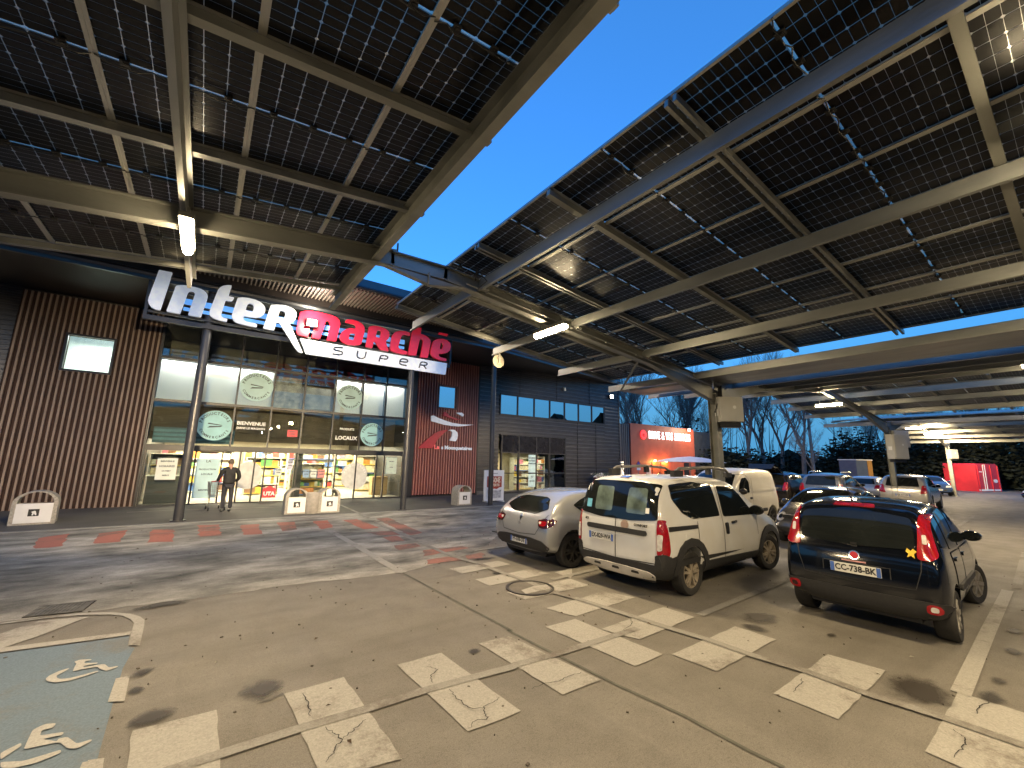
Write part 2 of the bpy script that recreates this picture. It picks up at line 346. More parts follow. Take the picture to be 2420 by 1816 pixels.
D={'WHITE':[([(-1.691,7.25),(-1.376,7.257),(-1.505,6.048),(-1.612,6.045),(-1.715,6.093),(-1.778,6.173),(-1.81,6.267),(-1.807,6.348)],[]),([(-1.248,6.874),(-1.141,6.922),(-1.018,6.949),(-0.891,6.948),(-0.774,6.949),(-0.641,6.93),(-0.539,6.879),(-0.476,6.809),(-0.454,6.729),(-0.461,6.634),(-0.543,6.043),(-0.857,6.041),(-0.777,6.693),(-0.773,6.756),(-0.809,6.808),(-0.874,6.814),(-0.928,6.784),(-0.95,6.725),(-1.045,6.036),(-1.368,6.043)],[]),([(0.111,7.252),(0.011,7.236),(-0.097,7.191),(-0.176,7.118),(-0.226,7.017),(-0.354,6.302),(-0.347,6.195),(-0.316,6.14),(-0.237,6.088),(-0.11,6.054),(0.115,6.033),(0.127,6.13),(0.103,6.14),(0.014,6.152),(-0.04,6.187),(-0.053,6.246),(0.007,6.735),(0.158,6.741),(0.192,6.781),(0.219,6.876),(0.066,6.878)],[]),([(0.309,6.883),(0.427,6.931),(0.583,6.951),(0.784,6.944),(0.938,6.899),(1.057,6.812),(1.106,6.708),(1.109,6.592),(1.066,6.483),(0.98,6.395),(0.877,6.35),(0.732,6.334),(0.548,6.33),(0.529,6.265),(0.564,6.192),(0.633,6.156),(0.872,6.154),(0.937,6.119),(0.929,6.028),(0.713,6.032),(0.489,6.048),(0.384,6.066),(0.295,6.118),(0.241,6.201),(0.22,6.291)],[[(0.599,6.75),(0.654,6.793),(0.736,6.776),(0.778,6.72),(0.779,6.63),(0.758,6.519),(0.564,6.531)]]),([(1.245,6.871),(1.409,6.922),(1.592,6.95),(1.767,6.941),(1.919,6.891),(2.017,6.802),(2.041,6.687),(2.019,6.562),(1.965,6.447),(1.856,6.364),(2.367,5.405),(2.231,5.424),(2.15,5.503),(1.558,6.318),(1.466,6.323),(1.427,6.024),(1.109,6.033)],[[(1.528,6.74),(1.612,6.759),(1.687,6.734),(1.711,6.663),(1.683,6.496),(1.489,6.503)]])],'RED':[([(2.141,6.831),(2.293,6.904),(2.457,6.948),(2.706,6.961),(2.961,6.948),(3.172,6.942),(3.34,6.899),(3.448,6.805),(3.476,6.684),(3.459,6.499),(3.396,6.013),(3.089,6.008),(3.151,6.561),(3.123,6.68),(3.047,6.717),(2.987,6.677),(2.964,6.575),(2.853,5.993),(2.581,5.999),(2.649,6.578),(2.583,6.616),(2.524,6.586),(2.474,5.995),(2.172,6.013),(2.098,6.084),(2.091,6.218)],[]),([(3.677,6.898),(3.885,6.933),(4.1,6.918),(4.263,6.848),(4.352,6.731),(4.366,6.566),(4.339,6.415),(4.286,6.095),(4.233,6.034),(4.044,5.979),(3.816,5.968),(3.623,6.024),(3.52,6.135),(3.511,6.234),(3.554,6.383),(3.673,6.519),(3.837,6.603),(4.008,6.618),(4.06,6.701),(4.006,6.762),(3.879,6.777),(3.648,6.799)],[[(3.836,6.388),(4.004,6.442),(4.046,6.409),(3.999,6.165),(3.817,6.171)]]),([(4.516,6.807),(4.684,6.867),(4.888,6.885),(5.12,6.858),(5.275,6.77),(5.317,6.628),(5.286,6.471),(5.18,6.344),(5.334,5.977),(5.021,5.976),(4.794,6.251),(4.732,6.26),(4.694,5.982),(4.452,6.001)],[[(4.828,6.723),(4.94,6.746),(4.996,6.693),(4.954,6.44),(4.788,6.45)]]),([(6.144,6.879),(5.94,6.905),(5.721,6.878),(5.531,6.789),(5.424,6.627),(5.364,6.142),(5.393,6.04),(5.482,5.992),(5.677,5.96),(5.896,5.954),(6.071,5.979),(6.085,6.095),(5.84,6.129),(5.728,6.164),(5.7,6.245),(5.782,6.631),(5.841,6.73),(5.971,6.778),(6.141,6.756)],[]),([(6.608,7.187),(6.447,7.154),(6.314,7.07),(6.231,6.941),(6.116,5.969),(6.454,5.981),(6.551,6.622),(6.614,6.724),(6.696,6.717),(6.725,6.632),(6.64,5.956),(6.965,5.986),(7.046,6.623),(7.026,6.756),(6.912,6.849),(6.743,6.907),(6.59,6.922)],[]),([(7.347,6.852),(7.591,6.91),(7.794,6.878),(7.938,6.787),(7.983,6.654),(7.943,6.459),(7.798,6.33),(7.602,6.262),(7.431,6.238),(7.436,6.165),(7.513,6.098),(7.786,6.085),(7.817,5.986),(7.52,5.973),(7.249,6.032),(7.099,6.132),(7.067,6.263),(7.141,6.64),(7.206,6.767)],[[(7.502,6.73),(7.601,6.737),(7.644,6.64),(7.58,6.443),(7.469,6.447)]])],'ACCENT':[(7.404,7.153),(7.829,7.155),(7.772,7.05),(7.36,7.063)],'BAR':[(2.227,5.905),(7.847,5.887),(7.799,5.398),(2.473,5.398)],'SUPER':[[(3.641,5.822),(3.372,5.797),(3.331,5.739),(3.351,5.692),(3.614,5.68),(3.661,5.631),(3.612,5.549),(3.308,5.538)],[(4.179,5.799),(4.153,5.602),(4.207,5.53),(4.411,5.538),(4.457,5.631),(4.482,5.81)],[(4.988,5.52),(5.023,5.735),(5.078,5.771),(5.275,5.776),(5.321,5.727),(5.265,5.641),(5.015,5.65)],[(6.08,5.524),(5.838,5.531),(5.786,5.587),(5.814,5.714),(5.887,5.775),(6.09,5.764),(6.127,5.72),(6.093,5.654),(5.797,5.647)],[(6.611,5.509),(6.654,5.726),(6.721,5.776),(6.92,5.766),(6.953,5.722),(6.892,5.646),(6.637,5.639)],[(6.799,5.641),(6.917,5.51)]],'EMB':{'brim':[(9.58,4.121),(9.616,4.177),(9.708,4.204),(9.983,4.102),(10.4,3.984),(10.881,3.879),(11.456,3.842),(12.241,3.873),(11.752,3.784),(11.26,3.715),(10.833,3.713),(10.33,3.755),(9.917,3.839),(9.607,3.89)],'crown':[(10.293,4.425),(10.43,4.437),(10.634,4.277),(10.864,4.194),(11.386,4.093),(11.042,4.068),(10.699,4.118),(10.443,4.212),(10.276,4.224)],'feather':[(11.079,4.465),(11.425,4.493),(11.562,4.388),(11.494,4.267),(11.374,4.335),(11.139,4.414)],'cape':[(8.958,2.457),(9.077,2.579),(9.416,2.925),(9.817,3.258),(10.184,3.425),(10.62,3.5),(10.461,3.367),(10.252,3.184),(9.973,2.878),(9.758,2.472)],'collar':[(10.636,3.471),(10.843,3.518),(11.013,3.511),(11.191,3.382),(11.228,3.208),(11.181,3.005),(11.102,2.889),(10.735,2.923),(10.863,3.14),(10.893,3.366),(10.79,3.455)]},'ZEBRA':[[(-0.164,4.284),(0.329,4.257),(0.33,3.305),(-0.131,3.557)],[(0.794,4.221),(1.267,4.232),(1.308,2.95),(0.83,3.042)],[(1.744,4.191),(2.208,4.195),(2.275,2.939),(1.8,2.948)],[(2.646,4.174),(3.031,4.161),(3.17,2.918),(2.713,2.927)],[(3.552,4.14),(4.028,4.123),(4.101,2.92),(3.641,2.911)],[(3.834,7.121),(3.874,6.719),(4.978,6.828),(4.939,7.171)],[(3.878,6.293),(3.889,5.872),(5.184,5.942),(5.055,6.342)],[(3.92,5.459),(3.96,5.045),(5.261,5.064),(5.259,5.501)],[(3.981,4.614),(4.094,4.19),(5.382,4.267),(5.217,4.719)],[(4.061,3.726),(4.201,3.291),(5.396,3.339),(5.383,3.79)],[(4.18,2.869),(4.221,2.415),(5.532,2.43),(5.525,2.884)],[(4.255,1.928),(4.282,1.469),(5.65,1.494),(5.584,1.952)],[(4.337,0.983),(4.299,0.542),(5.697,0.397),(5.679,1.009)],[(-0.272,4.018),(-0.261,3.864),(-0.378,3.897),(-0.373,4.048)]],'TRI':[(5.311,5.954),(5.767,5.99),(5.445,5.638),(5.287,5.511)],'LINEA':[(0.039,3.648),(0.347,3.652),(0.819,3.655),(1.295,3.63),(1.783,3.628),(2.265,3.588),(2.634,3.552),(2.688,3.569),(3.173,3.526),(3.597,3.517),(4.114,3.506),(4.446,3.498)],'LINEB':[(4.787,18.335),(4.66,14.959),(4.42,11.681),(4.359,9.828),(4.363,9.408),(4.339,8.394),(4.381,7.65),(4.481,7.125),(4.478,6.702),(4.496,6.272),(4.538,5.81),(4.504,5.074),(4.598,4.684),(4.674,4.114),(4.761,3.344),(4.841,2.877),(4.861,2.387),(4.945,1.926),(4.937,1.449),(5.004,1.006),(5.027,0.483)],'LINEC':[(2.987,12.137),(3.014,9.601),(3.002,8.381),(3.031,7.288)],'CRACKJ':[(3.031,7.288),(3.082,5.98),(3.152,4.264),(3.115,4.306),(3.171,3.564),(3.23,2.766),(3.308,2.184),(3.311,1.692),(3.335,1.48)],'RTILE':[[(-0.818,14.511),(-0.347,14.325),(-0.305,12.357),(-0.732,12.499)],[(0.129,14.797),(0.595,14.706),(0.622,12.712),(0.173,12.787)],[(1.098,14.361),(1.518,14.299),(1.445,12.5),(1.07,12.584)],[(2.008,14.373),(2.443,14.318),(2.302,12.826),(1.928,12.753)],[(2.946,14.234),(3.354,14.205),(3.206,12.778),(2.85,12.601)],[(3.784,14.077),(4.197,14.055),(4.276,12.129),(3.815,12.08)],[(-2.762,14.218),(-2.328,14.658),(-2.1,12.812),(-2.482,12.77)],[(-1.762,14.347),(-1.32,14.679),(-1.221,12.884),(-1.655,12.836)],[(4.773,13.957),(5.175,13.955),(4.972,10.755),(4.529,10.611)],[(3.738,11.498),(4.412,11.542),(4.416,10.736),(3.848,10.987)],[(3.842,10.628),(4.209,10.726),(4.174,9.987),(3.829,9.966)],[(3.733,9.563),(4.248,9.572),(4.227,9.183),(3.63,9.063)],[(4.585,7.918),(5.029,7.95),(5.02,7.786),(4.787,7.562),(4.51,7.573)],[(4.09,8.801),(5.026,8.73),(5.04,8.482),(3.85,8.27)],[(3.778,7.933),(4.253,7.954),(4.426,7.549),(3.662,7.648)]],'WTILE':[[(4.407,9.586),(4.925,9.676),(4.984,9.312),(4.457,9.198)]],'THIN':[(-1.202,13.723),(-0.35,13.672),(1.054,13.64),(2.376,13.496),(3.154,13.356),(4.503,13.428)],'WLINE':[(-1.75,18.828),(-0.559,18.899),(1.168,18.579),(2.734,18.528),(4.608,18.575),(5.531,18.485)],'DIS_OUT':[(-1.85,7.597),(-1.622,7.581),(-1.261,7.574),(-0.997,7.54),(-0.892,7.51),(-0.67,7.384),(-0.474,7.198),(-0.366,7.018),(-0.312,6.853),(-0.297,6.652),(-0.278,6.009)],'DIS_IN':[(-1.828,7.519),(-1.609,7.53),(-1.247,7.507),(-0.983,7.455),(-0.877,7.409),(-0.656,7.277),(-0.539,7.158),(-0.451,6.971),(-0.401,6.8),(-0.396,6.663),(-0.376,6.072)],'DIS_TRI':[(-1.606,7.101),(-1.515,7.158),(-1.297,7.455),(-0.852,7.333),(-0.942,7.214),(-1.171,6.866),(-1.384,6.645),(-1.455,6.543)],'DIS_LINE':[(-1.533,6.652),(-1.386,6.652),(-0.39,6.506),(-0.397,6.39),(-1.35,6.513),(-1.494,6.511)],'BLUE':[(-1.545,6.526),(-1.347,6.501),(-0.396,6.377),(-0.376,6.072),(-0.314,5.979),(-0.35,5.499),(-0.304,3.946),(-0.282,3.664),(-0.951,4.12)],'DASH':[[(-0.371,5.28),(-0.278,5.273),(-0.261,4.787),(-0.365,4.841)],[(-0.351,4.046),(-0.272,4.018),(-0.263,3.877),(-0.362,3.921)]],'GRATE':[(-1.397,7.69),(-1.426,8.086),(-0.965,8.021),(-0.964,7.643)],'WC':[[[(-0.738,5.74),(-0.795,5.718),(-0.847,5.648),(-0.857,5.585),(-0.83,5.519),(-0.772,5.457),(-0.686,5.439),(-0.597,5.468),(-0.512,5.516),(-0.527,5.539),(-0.604,5.512),(-0.696,5.494),(-0.757,5.519),(-0.79,5.572),(-0.792,5.62),(-0.758,5.678),(-0.741,5.717)],[(-0.735,5.877),(-0.699,5.908),(-0.609,5.861),(-0.615,5.834),(-0.652,5.841),(-0.651,5.786),(-0.549,5.743),(-0.556,5.715),(-0.642,5.728),(-0.642,5.685),(-0.525,5.681),(-0.492,5.664),(-0.452,5.56),(-0.395,5.561),(-0.385,5.536),(-0.439,5.501),(-0.464,5.498),(-0.514,5.567),(-0.539,5.638),(-0.656,5.647),(-0.7,5.637),(-0.706,5.753),(-0.705,5.822)]],[[(-0.729,4.663),(-0.682,4.711),(-0.615,4.682),(-0.623,4.617),(-0.676,4.628),(-0.671,4.549),(-0.547,4.517),(-0.545,4.473),(-0.647,4.489),(-0.559,4.401),(-0.56,4.436),(-0.514,4.429),(-0.446,4.297),(-0.374,4.305),(-0.371,4.28),(-0.435,4.228),(-0.485,4.268),(-0.545,4.386),(-0.714,4.409),(-0.723,4.54)],[(-0.823,4.443),(-0.749,4.515),(-0.737,4.47),(-0.8,4.35)],[(-0.792,4.32),(-0.679,4.256),(-0.58,4.265),(-0.516,4.275),(-0.508,4.23),(-0.614,4.187),(-0.705,4.2),(-0.774,4.247)]]],'STAIN':[[(-0.493,7.336),(-0.324,7.427),(-0.143,7.524),(0.052,7.534),(0.129,7.441),(0.058,7.29),(-0.179,7.315),(-0.354,7.247)],[(0.483,4.306),(0.518,4.488),(0.608,4.563),(0.714,4.563),(0.806,4.502),(0.811,4.406),(0.752,4.291),(0.662,4.246),(0.563,4.221)],[(-0.195,4.289),(-0.171,4.417),(-0.093,4.503),(0.018,4.471),(0.099,4.356),(0.082,4.281),(0.002,4.268),(-0.101,4.273)],[(-0.302,5.211),(-0.292,5.397),(-0.193,5.358),(-0.065,5.405),(-0.155,5.282),(-0.224,5.182)],[(-0.261,4.901),(-0.255,5.044),(-0.157,4.936),(-0.18,4.867)],[(5.859,3.067),(6.134,3.007),(6.385,2.812),(6.324,2.658),(5.969,2.67),(5.829,2.865)],[(5.525,2.884),(5.734,2.821),(5.837,2.555),(5.607,2.607)],[(5.123,1.458),(5.708,1.456),(5.759,1.037),(5.094,0.989)],[(8.469,0.963),(8.518,0.83),(8.245,0.811),(8.165,0.958)],[(7.555,0.905),(7.581,0.766),(7.263,0.744),(7.309,0.864)],[(4.491,7.511),(4.77,7.534),(5.109,7.49),(4.9,7.343),(4.583,7.346)],[(4.324,6.492),(4.479,6.458),(4.378,6.287),(4.277,6.348)],[(2.439,4.057),(2.574,4.097),(2.558,3.979),(2.44,3.965)],[(6.156,2.16),(6.309,2.154),(6.247,2.056),(6.118,2.095)],[(6.239,0.89),(6.408,0.838),(6.362,0.75),(6.176,0.816)],[(5.75,0.935),(5.987,0.831),(5.88,0.696),(5.615,0.824)]],'CRACK':[[(0.876,3.161),(0.946,3.248),(1.023,3.35),(0.992,3.445),(0.962,3.553)],[(1.023,3.35),(1.128,3.416),(1.23,3.478)],[(1.819,2.961),(1.893,3.008),(1.996,2.979),(2.007,3.054),(2.055,3.13),(2.152,3.133),(2.238,3.169)],[(2.049,3.121),(1.947,3.158),(1.931,3.327),(1.943,3.514)],[(2.532,3.123),(2.667,3.139),(2.818,3.094),(2.976,3.103),(3.117,3.087)],[(4.242,3.533),(4.494,3.615),(4.627,3.741)],[(0.916,4.119),(0.919,3.9),(0.899,3.751)],[(4.406,1.828),(4.661,1.847),(4.734,1.884)],[(5.302,0.85),(5.515,0.844),(5.698,0.818)],[(4.399,0.859),(4.644,0.826),(4.759,0.855),(4.838,0.914)],[(1.962,3.993),(2.015,3.879),(1.907,3.799),(1.873,3.68)]],'MANH':(4.348,5.439),'BAYL':[[(5.539,3.389),(8.587,3.506),(8.587,3.407),(5.48,3.283)],[(5.615,1.037),(14.124,1.357),(13.729,1.186),(5.761,0.94)]],'BAYC':[(5.331,5.539),(5.861,5.561),(7.349,5.601)]}
# ================================================================ GROUND
def ground_mat():
    m = bpy.data.materials.new('asphalt'); m.use_nodes = True
    nt = m.node_tree; b = nt.nodes['Principled BSDF']; N = nt.nodes.new; Lk = nt.links.new
    tc = N('ShaderNodeTexCoord'); ob = tc.outputs['Object']
    def noise(sc, det=6, rough=0.55, st=None):
        n = N('ShaderNodeTexNoise'); n.inputs['Scale'].default_value = sc; n.inputs['Detail'].default_value = det; n.inputs['Roughness'].default_value = rough
        if st:
            mp = N('ShaderNodeMapping'); mp.inputs['Scale'].default_value = st; Lk(ob, mp.inputs[0]); Lk(mp.outputs[0], n.inputs['Vector'])
        else: Lk(ob, n.inputs['Vector'])
        return n.outputs['Fac']
    def ramp(v, a, c, lo=0.0, hi=1.0):
        r = N('ShaderNodeMapRange'); r.inputs['From Min'].default_value = a; r.inputs['From Max'].default_value = c; r.inputs['To Min'].default_value = lo; r.inputs['To Max'].default_value = hi
        Lk(v, r.inputs['Value']); return r.outputs[0]
    def mix(f, A, B, mode='MIX'):
        x = N('ShaderNodeMix'); x.data_type = 'RGBA'; x.blend_type = mode
        for k, val in (('A', A), ('B', B)):
            if isinstance(val, tuple): x.inputs[k].default_value = (*val, 1)
            else: Lk(val, x.inputs[k])
        if isinstance(f, float): x.inputs['Factor'].default_value = f
        else: Lk(f, x.inputs['Factor'])
        return x.outputs['Result']
    base = mix(ramp(noise(0.35, 4), 0.35, 0.65), (0.160, 0.148, 0.126), (0.190, 0.176, 0.152))
    base = mix(ramp(noise(2.2, 8, 0.65), 0.42, 0.72), base, (0.134, 0.122, 0.104))
    base = mix(ramp(noise(9, 6, 0.7), 0.6, 0.75, 0, 0.5), base, (0.088, 0.08, 0.07))
    base = mix(ramp(noise(34, 5, 0.75), 0.50, 0.68, 0, 0.55), base, (0.082, 0.072, 0.058))
    base = mix(ramp(noise(48, 4, 0.75), 0.56, 0.72, 0, 0.5), base, (0.25, 0.232, 0.20))
    base = mix(ramp(noise(1.0, 5, 0.6, (.22, 1.7, 1)), 0.50, 0.66, 0, 0.42), base, (0.098, 0.088, 0.073))
    base = mix(ramp(noise(1.0, 4, 0.6, (1.9, .3, 1)), 0.58, 0.70, 0, 0.35), base, (0.10, 0.09, 0.075))
    g = ramp(noise(120, 3, 0.7), 0.3, 0.7, 0.62, 1.36)
    cg = N('ShaderNodeCombineXYZ')
    for i in range(3): Lk(g, cg.inputs[i])
    base = mix(1.0, base, cg.outputs[0], 'MULTIPLY')
    Lk(base, b.inputs['Base Color'])
    Lk(ramp(noise(1.5), 0.3, 0.7, 0.55, 0.8), b.inputs['Roughness'])
    bp = N('ShaderNodeBump'); bp.inputs['Strength'].default_value = 0.35; bp.inputs['Distance'].default_value = 0.006
    Lk(noise(220, 2), bp.inputs['Height']); Lk(bp.outputs[0], b.inputs['Normal'])
    return m
def worn_mat():
    """the road in front of the shop: frosted, scuffed light patches on darker asphalt"""
    m = bpy.data.materials.new('worn_road'); m.use_nodes = True
    nt = m.node_tree; b = nt.nodes['Principled BSDF']; N = nt.nodes.new; Lk = nt.links.new
    tc = N('ShaderNodeTexCoord')
    def noise(sc, st, det=8, rough=0.65):
        n = N('ShaderNodeTexNoise'); n.inputs['Scale'].default_value = sc; n.inputs['Detail'].default_value = det; n.inputs['Roughness'].default_value = rough
        mp = N('ShaderNodeMapping'); mp.inputs['Scale'].default_value = st; mp.inputs['Rotation'].default_value = (0, 0, R(-12)); Lk(tc.outputs['Object'], mp.inputs[0]); Lk(mp.outputs[0], n.inputs['Vector'])
        return n.outputs['Fac']
    cr = N('ShaderNodeValToRGB'); e = cr.color_ramp.elements
    e[0].position = 0.34; e[0].color = (0.060, 0.060, 0.053, 1); e[1].position = 0.70; e[1].color = (0.44, 0.43, 0.40, 1)
    x = e.new(0.46); x.color = (0.17, 0.168, 0.152, 1); y = e.new(0.58); y.color = (0.29, 0.285, 0.262, 1)
    Lk(noise(1.0, (0.8, 1.5, 1)), cr.inputs[0])
    cr2 = N('ShaderNodeValToRGB'); e = cr2.color_ramp.elements
    e[0].position = 0.3; e[0].color = (0.62, 0.62, 0.62, 1); e[1].position = 0.7; e[1].color = (1.35, 1.3, 1.25, 1)
    Lk(noise(0.35, (0.7, 1.3, 1), 5), cr2.inputs[0])
    mx = N('ShaderNodeMix'); mx.data_type = 'RGBA'; mx.blend_type = 'MULTIPLY'; mx.inputs['Factor'].default_value = 1.0
    Lk(cr.outputs[0], mx.inputs['A']); Lk(cr2.outputs[0], mx.inputs['B'])
    gr = N('ShaderNodeTexNoise'); gr.inputs['Scale'].default_value = 90; Lk(tc.outputs['Object'], gr.inputs['Vector'])
    rr = N('ShaderNodeMapRange'); rr.inputs['From Min'].default_value = 0.3; rr.inputs['From Max'].default_value = 0.7; rr.inputs['To Min'].default_value = 0.75; rr.inputs['To Max'].default_value = 1.25
    Lk(gr.outputs['Fac'], rr.inputs['Value'])
    m2 = N('ShaderNodeMix'); m2.data_type = 'RGBA'; m2.blend_type = 'MULTIPLY'; m2.inputs['Factor'].default_value = 1.0
    Lk(mx.outputs['Result'], m2.inputs['A']); Lk(rr.outputs[0], m2.inputs['B'])
    Lk(m2.outputs['Result'], b.inputs['Base Color']); b.inputs['Roughness'].default_value = 0.7
    return m
M_asph = ground_mat(); M_worn = worn_mat()
def flat(name, polys, z, m, kind='structure', parent=None, label=None, cat=None):
    mb = MB()
    for p in polys: mb.prism([tuple(q) for q in p], [], lambda u, v, d: (u, v, z-d), 0)
    o = mb.build(name, m, parent, off=(0, 0, 0) if parent is None else None, fix=False)
    me = o.data
    if me.polygons and sum(p.normal.z for p in me.polygons) < 0: me.flip_normals()
    if kind: o['kind'] = kind
    return o
def jag(poly, step, amp, seed=1):
    rnd = random.Random(seed); out = []
    for i in range(len(poly)):
        a, b = Vector(poly[i]), Vector(poly[(i+1) % len(poly)]); n = max(1, int((b-a).length/step))
        for k in range(n):
            p = a.lerp(b, k/n); out.append((p.x+rnd.uniform(-amp, amp), p.y+rnd.uniform(-amp, amp)))
    return out
flat('ground', [[(-120, -60), (240, -60), (240, 200), (-120, 200)]], 0.0, M_asph)
M_walk = mat('walkway_asphalt', (0.075, 0.072, 0.066), 0.8, 0, 0.3, 1.2, 0.25, 120, col2=(0.10, 0.096, 0.088))
# worn road strip in front of the shop and the walkway beyond it
flat('road', [jag([(-14, 7.75), (-1.6, 7.65), (0.15, 7.5), (1.5, 7.5), (3.0, 7.3), (4.6, 7.9), (5.6, 8.6), (6.6, 9.6), (8.0, 11.5), (9.8, 13.9), (9.6, 15.35), (-14, 15.55)], 0.16, 0.035, 3)], 0.004, M_worn)
walk = MB(); walk.b2(-14, 25.5, 15.55, 20.9, -0.05, 0.012)
walk.build('pavement', M_walk)['kind'] = 'structure'
kb = MB(); kb.b2(-14, 11.0, 15.40, 15.55, -0.05, 0.016)
kb.build('kerb', mat('kerb_concrete', (0.22, 0.22, 0.21), 0.8, 0, 0.2, 5, 0.2, 60))['kind'] = 'structure'

mk_white = paint_mat('white_road_paint', (0.36, 0.345, 0.31), 0.34, 7)
mk_old = paint_mat('old_white_road_paint', (0.27, 0.26, 0.235), 0.50, 8)
mk_red = paint_mat('red_road_paint', (0.38, 0.135, 0.10), 0.42, 5, (0.12, 0.10, 0.09))
mk_redold = paint_mat('faded_red_road_paint', (0.33, 0.15, 0.115), 0.58, 5, (0.12, 0.105, 0.095))
mk_blue = paint_mat('blue_road_paint', (0.135, 0.185, 0.235), 0.40, 3, (0.15, 0.155, 0.155))
flat('blue_bay_paint', [[(-4.6, 6.65), (-1.545, 6.526), (-1.347, 6.501), (-0.396, 6.377), (-0.376, 6.072), (-0.314, 5.979), (-0.35, 5.499), (-0.304, 3.946), (-0.282, 3.664), (-0.3, 3.1), (-4.6, 3.3)]], 0.004, mk_blue)
for i, z in enumerate(D['ZEBRA']): flat('zebra_stripe', [jag(z, 0.12, 0.006, i)], 0.008, mk_white)
flat('zebra_stripe', [D['TRI']], 0.008, mk_white)
def line(name, pts, w, m, z=0.012):
    L, Rr = strip(pts, w); mb = MB()
    for i in range(len(L)-1):
        mb.add([(*L[i], z), (*L[i+1], z), (*Rr[i+1], z), (*Rr[i], z)], [(0, 3, 2, 1)])
    o = mb.build(name, m, None, off=(0, 0, 0)); o['kind'] = 'structure'
    me = o.data
    if sum(p.normal.z for p in me.polygons) < 0: me.flip_normals()
    return o
line('painted_line', D['LINEA'], 0.10, mk_old)
line('painted_line', D['LINEB'], 0.11, mk_old, 0.016)
line('painted_line', D['LINEC'], 0.16, mk_white)
line('painted_line', [D['THIN'][0], D['THIN'][1], D['THIN'][3], D['THIN'][5]], 0.05, mk_old, 0.018)
line('painted_line', D['WLINE'], 0.10, mk_old, 0.018)
M_bay = D['BAYL']
line('painted_line', [(5.52, 3.34), (8.6, 3.46), (11.0, 3.53)], 0.11, mk_old)
line('painted_line', [(5.66, 0.99), (8.0, 1.075), (11.0, 1.17)], 0.13, mk_white)
line('painted_line', [(4.95, 5.62), (6.2, 5.72), (10.8, 5.86)], 0.11, mk_old)
line('painted_line', [(5.0, 8.2), (10.8, 8.4)], 0.11, mk_old)
for yy in (8.55, 6.0, 3.5, 1.1): line('painted_line', [(11.3, yy), (16.4, yy+0.25)], 0.11, mk_old)
for yy in (8.3, 5.7, 3.2): line('painted_line', [(21.6, yy), (26.8, yy+0.25)], 0.11, mk_old)
for i, t in enumerate(D['RTILE']): flat('red_paving_mark', [jag(t, 0.15, 0.03, 50+i)], 0.008, mk_red if i < 8 else mk_redold)
for t in D['WTILE']: flat('zebra_stripe', [t], 0.008, mk_old)
o_, i_ = D['DIS_OUT'], D['DIS_IN']
flat('bay_outline', [[(-4.5, o_[0][1]+0.25)]+[tuple(p) for p in o_]+[tuple(p) for p in i_[::-1]]+[(-4.5, i_[0][1]+0.25)]], 0.010, mk_white)
flat('bay_hatching', [D['DIS_TRI']], 0.008, mk_white)
flat('bay_outline', [D['DIS_LINE']], 0.012, mk_white)
for p in D['DASH']: flat('bay_outline', [p], 0.0105, mk_white)
mk_sym = paint_mat('symbol_paint', (0.42, 0.41, 0.38), 0.22, 7)
for W in D['WC']: flat('wheelchair_symbol', [fillet(p, .02) for p in W], 0.012, mk_sym)
# stains, joint, cracks
M_stain = mat('iron_dark', (0.035, 0.03, 0.026), 0.5, 0, 0.3, 6); M_stain1 = stain_mat('oil_stain', (.022, .018, .015), .72)
M_stain2 = stain_mat('damp_stain', (.035, .029, .024), .8)
def grow_(p, k):
    c = sum((Vector(q) for q in p), Vector((0, 0)))/len(p); return [tuple(c+(Vector(q)-c)*k) for q in p]
for i, p in enumerate(D['STAIN']): flat('asphalt_stain', [jag(grow_(chaikin(p, 1), 1.22), 0.07, 0.012, 90+i)], 0.020 if i in (2, 14) else 0.0145, M_stain2 if i in (0, 1, 2, 5, 7) else M_stain1)
M_joint = mat('joint_sealant', (0.085, 0.085, 0.068), 0.7, 0, 0.3, 8)
line('asphalt_joint', D['CRACKJ'], 0.035, M_joint, 0.006)
rnd = random.Random(5)
M_crk = mat('crack_dark', (0.018, 0.016, 0.014), 0.9, 0, 0.2, 9)  # dark tone of the crack lines
for c in D['CRACK']:
    P = []
    for i in range(len(c)-1):
        a, b = Vector(c[i]), Vector(c[i+1])
        for k in range(6):
            q = a.lerp(b, k/6); P.append((q.x+rnd.uniform(-.012, .012), q.y+rnd.uniform(-.012, .012)))
    P.append(c[-1]); n = len(P)
    line('asphalt_crack', P, [0.003+0.006*math.sin(math.pi*min(1, (i+0.5)/n))*rnd.uniform(.5, 1.2) for i in range(n)], M_crk, 0.022)
# scattered small cracks, chips and crumbs
mb = MB(); rnd = random.Random(11)
for i in range(520):
    x, y = rnd.uniform(-1.5, 13), rnd.uniform(0.9, 14.5); s = rnd.uniform(.006, .02)
    mb.box((x, y, 0.004), (s, s*rnd.uniform(.6, 1.5), 0.012), rnd.uniform(0, 3))
o = mb.build('gravel_crumbs', mat('crumbs', (0.10, 0.085, 0.07), 0.9, 0, 0.5, 30)); o['kind'] = 'stuff'
mb = MB(); rnd = random.Random(12)
for i in range(90):
    x, y = rnd.uniform(-1.2, 12), rnd.uniform(1.2, 14); s = rnd.uniform(.015, .035); a = rnd.uniform(0, 6.28); mb.cur = 0 if rnd.random() < .7 else 1
    c_, s_ = math.cos(a)*s, math.sin(a)*s; mb.add([(x-c_, y-s_, .020), (x+s_*.5, y-c_*.5, .032), (x+c_, y+s_, .022), (x-s_*.5, y+c_*.5, .027)], [(0, 1, 2, 3)])
o = mb.build('fallen_leaves', [mat('dead_leaf', (.07, .042, .02), .8, 0, .4, 20), mat('pale_scrap', (.35, .33, .28), .8)], fix=False); o['kind'] = 'stuff'
